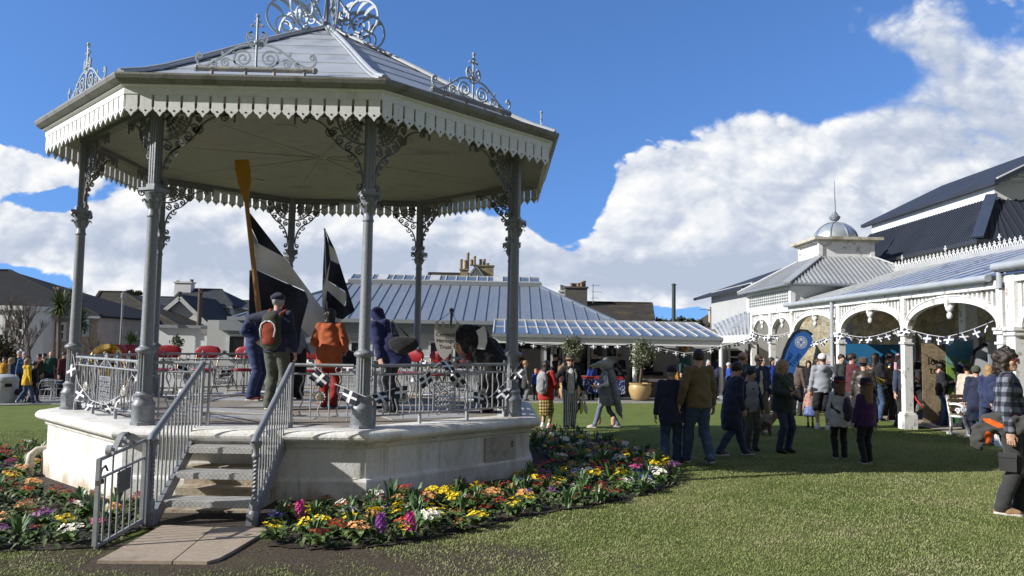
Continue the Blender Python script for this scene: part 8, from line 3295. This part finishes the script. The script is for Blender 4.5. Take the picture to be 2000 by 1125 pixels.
dog('black dog walking beside the yellow raincoat', G(30, 787), PI, BLK)
dog('small grey and tan dog at the feet of the boy in the hoodie', G(1482, 850), -.4, cloth('grey_tan_fur', (.22, .18, .13), .3, .8, 60, .9, 4., (.06, .055, .05), (.45, .55)), .5, .36)
bi = thing('litter_bin', 'pale grey domed litter bin at the far left edge of the path', 'bin', G(9, 787))
mb = MB()
mb.lathe([(.38, 0), (.40, .04), (.40, .78), (.42, .80), (.42, .84), (.38, .95), (.22, 1.03), (.0, 1.05)], n=24)
mb.build('bin_body', mat('pale_grey_bin', (.36, .39, .41), .5), bi, smooth=40)
mb = MB()
mb.box((.28, -.29, .66), (.22, .05, .12), .75)
mb.build('opening', DARKIN, bi)
ALU = mat('brushed_aluminium', (.55, .55, .55), .3, .9)
for i, (u, v, rz_, lab) in enumerate(((90, 784, .4, 'aluminium cafe chair facing the table, left of the bandstand'), (104, 781, 2.6, 'aluminium cafe chair turned towards the yellow raincoat'))):
	if i == 0:
		c = cafe = thing('cafe_chair', lab, 'chair', G(u, v), rz_, 'aluminium cafe chairs')
		mb = MB()
		for sx_ in (-1, 1):
			mb.tube([(sx_ * .25, -.25, 0), (sx_ * .25, -.22, .62), (sx_ * .26, .1, .66), (sx_ * .22, .24, .80), (0, .28, .82)], .016, 8)
			mb.tube([(sx_ * .25, .26, 0), (sx_ * .24, .18, .44)], .016, 8)
		mb.build('frame', ALU, c)
		mb = MB()
		mb.box((0, 0, .44), (.44, .44, .02))
		mb.build('seat', ALU, c)
		mb = MB()
		for z_ in (.56, .65, .74):
			mb.bar((-.23, .24, z_), (.23, .24, z_), .012, .05)
		mb.box((0, .25, .65), (.03, .012, .25))
		mb.build('backrest', ALU, c)
	else:
		c = copy_tree(cafe)
		c['label'] = lab
		c.location = G(u, v)
		c.rotation_euler = (0, 0, rz_)
tbl = thing('cafe_table', 'round aluminium cafe table with thin legs between the cafe chairs', 'table', G(84, 782) + Vector((0, .5, 0)))
mb = MB()
mb.lathe([(.38, .72), (.38, .75)], n=20)
mb.build('tabletop', ALU, tbl)
mb = MB()
mb.tube([(0, 0, 0), (0, 0, .72)], .03, 8)
mb.lathe([(.25, 0), (.22, .03)], n=12)
mb.build('leg', ALU, tbl)

# ------------------------------------------------------------------ plants
LEAFM = mat('primrose_leaf', (.080, .145, .034), .55, 0, .3, 9., .3, 60, col2=(.15, .19, .06), thr=(.45, .65))
LEAFB = mat('bulb_leaf', (.085, .165, .06), .45, 0, .2, 5., col2=(.13, .21, .08), thr=(.45, .65))

def leafblade(mb, base, az, L, w, rise, curl, mi=0):
	"""a single arching leaf of two rows of quads"""
	c, s = math.cos(az), math.sin(az)
	vs = []
	n = 4
	for i in range(n + 1):
		t = i / n
		r = L * t
		z = rise * math.sin(t * curl)
		hw = w * math.sin(PI * min(1, .12 + t * .88)) ** .7 * .5
		for sg, dz in ((-1, .25), (0, 0), (1, .25)):
			vs.append((base[0] + c * r - s * hw * sg, base[1] + s * r + c * hw * sg, base[2] + z + dz * hw))
	fs = [(i * 3 + j, i * 3 + j + 1, i * 3 + 4 + j, i * 3 + 3 + j) for i in range(n) for j in range(2)]
	mb.add(vs, fs, mi)

def rosette(seed):
	r = random.Random(seed)
	mb = MB()
	for i in range(15):
		leafblade(mb, (0, 0, .01), i * 2.4 + r.uniform(-.3, .3), r.uniform(.09, .16), r.uniform(.045, .065), r.uniform(.03, .09), r.uniform(1.6, 2.7))
	return mb.mesh('primrose', LEAFM, True)

def blooms(seed, m, n=15, spread=.078):
	r = random.Random(seed)
	mb = MB()
	for i in range(n):
		a, q = i * 2.4, spread * math.sqrt((i + .5) / n)
		x, y = q * math.cos(a), q * math.sin(a)
		z = .13 + r.uniform(-.012, .03) - q * .35
		tx, ty = x * 5 + r.uniform(-.3, .3), y * 5 + r.uniform(-.3, .3) - .35
		nrm = Vector((tx, ty, 1)).normalized()
		e1 = nrm.cross(Vector((0, 1, .1))).normalized()
		e2 = nrm.cross(e1)
		R = r.uniform(.018, .025)
		ph = r.uniform(0, 6)
		c = Vector((x, y, z))
		for k_ in range(5):
			b = ph + k_ * 2 * PI / 5
			p = [c + (e1 * math.cos(b + d) + e2 * math.sin(b + d)) * R * q_ + nrm * h_ for d, q_, h_ in ((-.30, .25, 0), (-.55, .85, .004), (0, 1.05, .006), (.55, .85, .004), (.30, .25, 0))]
			mb.add(p, [(0, 1, 2), (0, 2, 4), (4, 2, 3)], 0)
		mb.add([c + (e1 * math.cos(b) + e2 * math.sin(b)) * R * .3 + nrm * .004 for b in (0, 1.26, 2.5, 3.77, 5.)], [(0, 1, 2, 3, 4)], 1)
	return mb.mesh('flower_head', [m, mat('flower_eye', (.55, .35, .02), .6)], None)

PCOL = {'yellow': (.86, .62, .01), 'dark red': (.30, .008, .016), 'white': (.82, .80, .70), 'peach': (.72, .34, .14), 'magenta': (.40, .02, .18), 'violet': (.16, .03, .22), 'blue': (.045, .03, .34), 'scarlet': (.52, .03, .012)}
rosm = [rosette(i) for i in range(4)]
blm = {c: [blooms(j * 7 + i, mat(c.replace(' ', '_') + '_petal', q, .6, 0, .18, 18.), 13 + 4 * j) for j in range(3)] for i, (c, q) in enumerate(PCOL.items())}

def scatter(poly, dmin, n, seed):
	r = random.Random(seed)
	xs, ys = [p[0] for p in poly], [p[1] for p in poly]
	out = []
	for _ in range(n * 40):
		x, y = r.uniform(min(xs), max(xs)), r.uniform(min(ys), max(ys))
		if not inpoly(x, y, poly) or math.hypot(x - BX, y - BY) < 3.92:
			continue
		if all((x - a) ** 2 + (y - b) ** 2 > dmin * dmin for a, b in out):
			out.append((x, y))
		if len(out) >= n:
			break
	return out

def visible(x, y, m=.70):
	return abs(x) < m * y

for side_, poly, n, dm, wts in (('right of the steps', [(p.x, p.y) for p in BED_R], 195, .215, [30, 19, 18, 13, 6, 3, 4, 7]), ('left of the gate', [(p.x, p.y) for p in BED_L], 104, .235, [16, 26, 20, 20, 5, 3, 2, 8])):
	rr = random.Random(5)
	for x, y in scatter(poly, dm, n, 3):
		if not visible(x, y):
			continue
		c = rr.choices(list(PCOL), wts)[0]
		o = link('primrose', rr.choice(rosm))
		thing('', '%s-flowered primrose growing in the bed %s' % (c, side_), 'flower', obj=o, group='%s primroses in the bed %s' % (c, side_))
		o.location = (x, y, gz(x, y) + .02)
		o.rotation_euler = (0, 0, rr.uniform(0, 6))
		s = rr.uniform(.85, 1.3)
		o.scale = (s, s, s * rr.uniform(.85, 1.15))
		link('flower_head', rr.choice(blm[c]), o)

def shoots(seed):
	r = random.Random(seed)
	mb = MB()
	for i in range(11):
		az = r.uniform(0, 6.28)
		L, w = r.uniform(.05, .14), r.uniform(.022, .04)
		leafblade(mb, (r.uniform(-.03, .03), r.uniform(-.03, .03), 0), az, L, w, r.uniform(.16, .27), r.uniform(1.3, 1.8))
	return mb.mesh('bulb_shoots', LEAFB, True)

shm = [shoots(i) for i in range(4)]
rr = random.Random(9)
for side_, poly, n in (('right of the steps', [(p.x, p.y) for p in BED_R], 75), ('left of the gate', [(p.x, p.y) for p in BED_L], 30)):
	for x, y in scatter(poly, .28, n, 21):
		if visible(x, y):
			o = link('bulb_shoots', rr.choice(shm))
			thing('', 'tuft of upright green bulb leaves in the bed %s' % side_, 'plant', obj=o, group='bulb leaves in the bed %s' % side_)
			o.location = (x, y, gz(x, y) + .02)
			o.rotation_euler = (0, 0, rr.uniform(0, 6))
for u, v, c, lab in ((584, 1008, 'magenta', 'magenta hyacinth leftmost of the three, near the steps'), (800, 1035, 'magenta', 'upright pink hyacinth at the front of the right bed'), (742, 1038, 'violet', 'purple hyacinth between the steps and the pink hyacinth')):
	r = random.Random(u)
	p = G(u, v + 22)
	o = thing('hyacinth', lab, 'flower', p)
	mb = MB()
	for i in range(46):
		a, z_ = i * 2.4, .10 + .15 * i / 46
		d = Vector((math.cos(a), math.sin(a), .2))
		rad = .050 * (1 - .45 * i / 46)
		c0 = Vector((0, 0, z_)) + d * rad
		e1, e2 = Vector((-d.y, d.x, 0)), Vector((-.2 * d.x, -.2 * d.y, 1))
		for k_ in range(5):
			b = k_ * 1.257
			mb.add([c0, c0 + (e1 * math.cos(b) + e2 * math.sin(b)) * .020 + d * .008, c0 + (e1 * math.cos(b + .9) + e2 * math.sin(b + .9)) * .020 + d * .008], [(0, 1, 2)])
	mb.build('flower_head', mat('hyacinth_' + c, (.50, .03, .22) if c == 'magenta' else (.22, .03, .28), .6, 0, .25, 20.), o)
	mb = MB()
	for i in range(7):
		leafblade(mb, (0, 0, 0), i * .9, r.uniform(.06, .12), .03, r.uniform(.14, .22), 1.5)
	mb.build('leaves', LEAFB, o, smooth=True)
# low ground cover filling the beds
mb = MB()
rr = random.Random(31)
for poly in ([(p.x, p.y) for p in BED_R], [(p.x, p.y) for p in BED_L]):
	xs, ys = [p[0] for p in poly], [p[1] for p in poly]
	n = 0
	while n < 7500:
		x, y = rr.uniform(min(xs), max(xs)), rr.uniform(min(ys), max(ys))
		if inpoly(x, y, poly) and visible(x, y) and math.hypot(x - BX, y - BY) > 3.82:
			leafblade(mb, (x, y, gz(x, y) + .02), rr.uniform(0, 6.28), rr.uniform(.05, .11), rr.uniform(.025, .05), rr.uniform(.02, .07), rr.uniform(1.6, 2.8))
		n += 1
struct(mb.build('bed_foliage', mat('ground_cover_leaf', (.065, .115, .028), .6, 0, .35, 3., .2, 60, col2=(.13, .15, .055), thr=(.45, .65)), smooth=True), 'stuff')

# ---- trees and shrubs
BARK = mat('grey_brown_bark', (.12, .095, .075), .9, 0, .2, 6., .4, 40)
CORD = mat('cordyline_leaf', (.070, .105, .030), .5, 0, .3, 4., col2=(.13, .13, .05), thr=(.45, .65))
OLIVE_L = mat('olive_leaf', (.12, .14, .075), .6, 0, .3, 4., col2=(.20, .21, .13), thr=(.5, .65))

def cordyline(label, u, vb, crowns, Y, R, n=230):
	b = P(u, vb, Y)
	g_ = gz(b.x, Y)
	t = thing('cordyline_palm', label, 'palm', (b.x, Y, g_))
	L = t.location
	mb = MB()
	cs = []
	for cu, cv in crowns:
		c = P(cu, cv, Y) - L
		mb.tube([(0, 0, -.1), (c.x * .3, 0, c.z * .45), (c.x * .9, 0, c.z * .8), (c.x, 0, c.z)], [.15, .12, .10, .08], 8)
		cs.append(c)
	mb.build('trunk', BARK, t, smooth=True)
	r = random.Random(u)
	for c in cs:
		mb = MB()
		for i in range(n):
			a, e = r.uniform(0, 6.28), r.uniform(-.9, 1.45)
			LL = R * r.uniform(.7, 1.1)
			d = Vector((math.cos(a) * math.cos(e), math.sin(a) * math.cos(e), math.sin(e)))
			sd = Vector((-math.sin(a), math.cos(a), 0)) * R * .035
			p1, p2 = c + d * LL * .55, c + d * LL - Vector((0, 0, LL * .22 * (1 - abs(math.sin(e)))))
			mb.add([c - sd * .5, c + sd * .5, p1 + sd, p2, p1 - sd], [(0, 1, 2, 4), (4, 2, 3)])
		mb.build('crown', CORD, t)

cordyline('tall cordyline palm with dark trunk before the slate house', 117, 690, [(117, 598)], 38, .95)
cordyline('cordyline palm partly hidden behind the bandstand\'s left column', 148, 690, [(146, 585), (158, 628)], 39, .85)
cordyline('small bright cordyline before the brown-roofed house', 257, 715, [(257, 672)], 36, .75)
cordyline('cordyline with arching leaves at the right edge behind the porch', 1998, 800, [(2004, 668)], 17.2, .55, 160)

def baretree(label, u, vb, vt, Y, seed, spread=.5, depth=5, col=None, name='bare_tree'):
	b = P(u, vb, Y)
	g_ = gz(b.x, Y)
	H_ = P(u, vt, Y).z - g_
	t = thing(name, label, 'tree', (b.x, Y, g_))
	r = random.Random(seed)
	tr2, cr2 = MB(), MB()

	def grow(p, d, L, rad, k):
		q = p + d * L
		mid = p + d * L * .5 + Vector((r.uniform(-1, 1), r.uniform(-1, 1), 0)) * L * .06
		(tr2 if k > depth - 2 else cr2).tube([p, mid, q], [rad, rad * .85, rad * .7], 5, cap=False)
		if k == 0:
			return
		for _ in range(3 if k > 1 else 4):
			nd = (d + Vector((r.uniform(-1, 1), r.uniform(-1, 1), r.uniform(-.2, .7))) * spread).normalized()
			grow(q if _ else p.lerp(q, .7), nd, L * r.uniform(.62, .82), rad * .62, k - 1)
	grow(Vector((0, 0, -.1)), Vector((.03, 0, 1)), H_ * .30, H_ * .018, depth)
	m = col or BARK
	tr2.build('trunk', m, t)
	cr2.build('crown', m, t)

baretree('pale leafless tree in front of the slate house at the far left', 22, 700, 566, 39, 4, .5)
baretree('slender leafless tree between the far left edge and the first palm', 60, 700, 590, 40, 8, .45)
baretree('leafless shrub-like tree beside the lamp post left of the bandstand column', 190, 700, 640, 37, 12, .6, 4)
baretree('leafless tree showing above the lichened roof right of the cafe', 1288, 640, 596, 62, 6, .6)

def leafcloud(mb, c, r3, n, s, rr, clump=9):
	"""leaves gathered in clumps through an ellipsoid, with gaps between the clumps"""
	for k_ in range(clump):
		a, e, q = rr.uniform(0, 6.28), rr.uniform(-1, 1), rr.uniform(.3, 1) ** .6
		ce = math.sqrt(1 - e * e)
		cc = Vector((c[0] + r3[0] * q * ce * math.cos(a), c[1] + r3[1] * q * ce * math.sin(a), c[2] + r3[2] * q * e))
		cr3 = .48 * min(r3) * rr.uniform(.7, 1.2)
		for _ in range(n // clump):
			p = cc + Vector((rr.gauss(0, 1), rr.gauss(0, 1), rr.gauss(0, 1))) * cr3 * .55
			d = Vector((rr.uniform(-1, 1), rr.uniform(-1, 1), rr.uniform(-1, 1))).normalized() * s
			e2 = d.cross(Vector((rr.uniform(-1, 1), rr.uniform(-1, 1), rr.uniform(-1, 1)))).normalized() * s * .4
			mb.add([p - d, p + e2, p + d, p - e2], [(0, 1, 2, 3)])

def bush(name, label, cat, blobs, Y, m, n, s, seed=1, trunk=None, loc=None):
	rr = random.Random(seed)
	b = P(blobs[0][0], blobs[0][1], Y)
	base = Vector((b.x, Y, gz(b.x, Y))) if loc is None else loc
	t = thing(name, label, cat, base)
	mb = MB()
	for u, v, ru, rv in blobs:
		c = P(u, v, Y) - base
		leafcloud(mb, c, (ru * Y / F, ru * Y / F, rv * Y / F), n, s, rr, 16)
	mb.build('crown', m, t)
	mb = MB()
	for u, v, ru, rv in blobs:
		c = P(u, v, Y) - base
		if trunk:
			mb.tube([(0, 0, trunk[1]), (c.x * .4 + .04, .02, c.z * .55), (c.x, 0, c.z)], [trunk[0], trunk[0] * .8, trunk[0] * .5], 7)
		else:
			mb.tube([(c.x * .6, 0, -.1), (c.x, 0, c.z)], [.06, .03], 6)
	mb.build('trunk', BARK, t, smooth=True)
	return t

DKL = mat('dark_hedge_leaf', (.025, .040, .014), .7, 0, .3, 1.5)
BRL = mat('brown_shrub_leaf', (.11, .085, .035), .7, 0, .3, 2., col2=(.06, .07, .025), thr=(.45, .6))
bush('evergreen_hedge', 'dark evergreen hedge behind the cafe canopy beside the dark pole', 'hedge', [(1296, 636, 22, 10), (1330, 634, 26, 12), (1362, 638, 20, 8)], 60, DKL, 1500, .22, 2)
bush('pine_tree', 'flat-topped dark pine rising between the roofs left of the bandstand column', 'tree', [(262, 572, 15, 5), (250, 575, 9, 4)], 75, DKL, 900, .22, 3, (.2, 0))
bush('brown_shrub', 'brownish shrub growing against the wall at the far left edge', 'shrub', [(8, 690, 24, 28), (-12, 680, 22, 30)], 37, BRL, 1500, .09, 4)
bush('brown_shrub', 'low dark shrub under the lamp post left of the bandstand', 'shrub', [(215, 705, 26, 16), (180, 708, 22, 14)], 35, BRL, 1100, .07, 5)
bush('brown_shrub', 'dark shrub between the small bright cordyline and the front left column', 'shrub', [(285, 706, 22, 14)], 36, DKL, 900, .07, 6)
bush('small_olive', 'small olive bush before the white wing', 'shrub', [(345, 668, 11, 14)], 33, OLIVE_L, 420, .07, 7, (.03, 0))
POT = mat('buff_glazed_pot', (.42, .29, .13), .4, 0, .1, 3.)
for u, v, cu, cv, cr_, lab, pl_ in ((1250, 777, 1252, 694, (22, 26), 'olive tree with round crown in the big buff pot before the canopy post', 'large round buff pot holding the olive tree by the canopy post'), (1113, 776, 1118, 678, (17, 22), 'olive tree behind the tailcoated man, left of its potted twin', 'buff pot hidden behind the tailcoated man, holding an olive tree')):
	p = G(u, v)
	p = Vector((P(u, v, 30.1).x, 30.1, gz(P(u, v, 30.1).x, 30.1) + .012))
	t = thing('plant_pot', pl_, 'pot', p)
	mb = MB()
	mb.lathe([(.24, 0), (.34, .08), (.43, .34), (.44, .5), (.40, .60), (.43, .63), (.43, .67), (.37, .67), (.36, .60)], n=24)
	mb.build('pot_body', POT, t, smooth=50)
	mb = MB()
	mb.lathe([(.01, .605), (.37, .60)], n=16)
	mb.build('soil', SOIL, t)
	bush('olive_tree', lab, 'tree', [(cu, cv, cr_[0], cr_[1])], p.y, OLIVE_L, 1900, .055, u, (.06, 0), Vector((p.x, p.y, p.z + .6)))

# garden wall behind the cafe tables at the left
fw = thing('garden_fence', 'low dark picket fence behind the people at the far left', 'fence', (P(120, 700, 34).x, 34, gz(-19, 34)))
xa, xb = P(-150, 700, 34).x, P(300, 700, 34).x
mb = MB()
for z_ in (.25, 1.15):
	mb.bar((xa, 34, gz(xa, 34) + z_), (xb, 34, gz(xb, 34) + z_), .05, .07)
part(mb, 'rail', IRON_D, fw)
mb = MB()
x_ = xa
while x_ < xb:
	mb.bar((x_, 33.97, gz(x_, 34)), (x_, 33.97, gz(x_, 34) + 1.3), .06, .03, (0, 1, 0))
	x_ += .16
part(mb, 'pickets', IRON_D, fw)
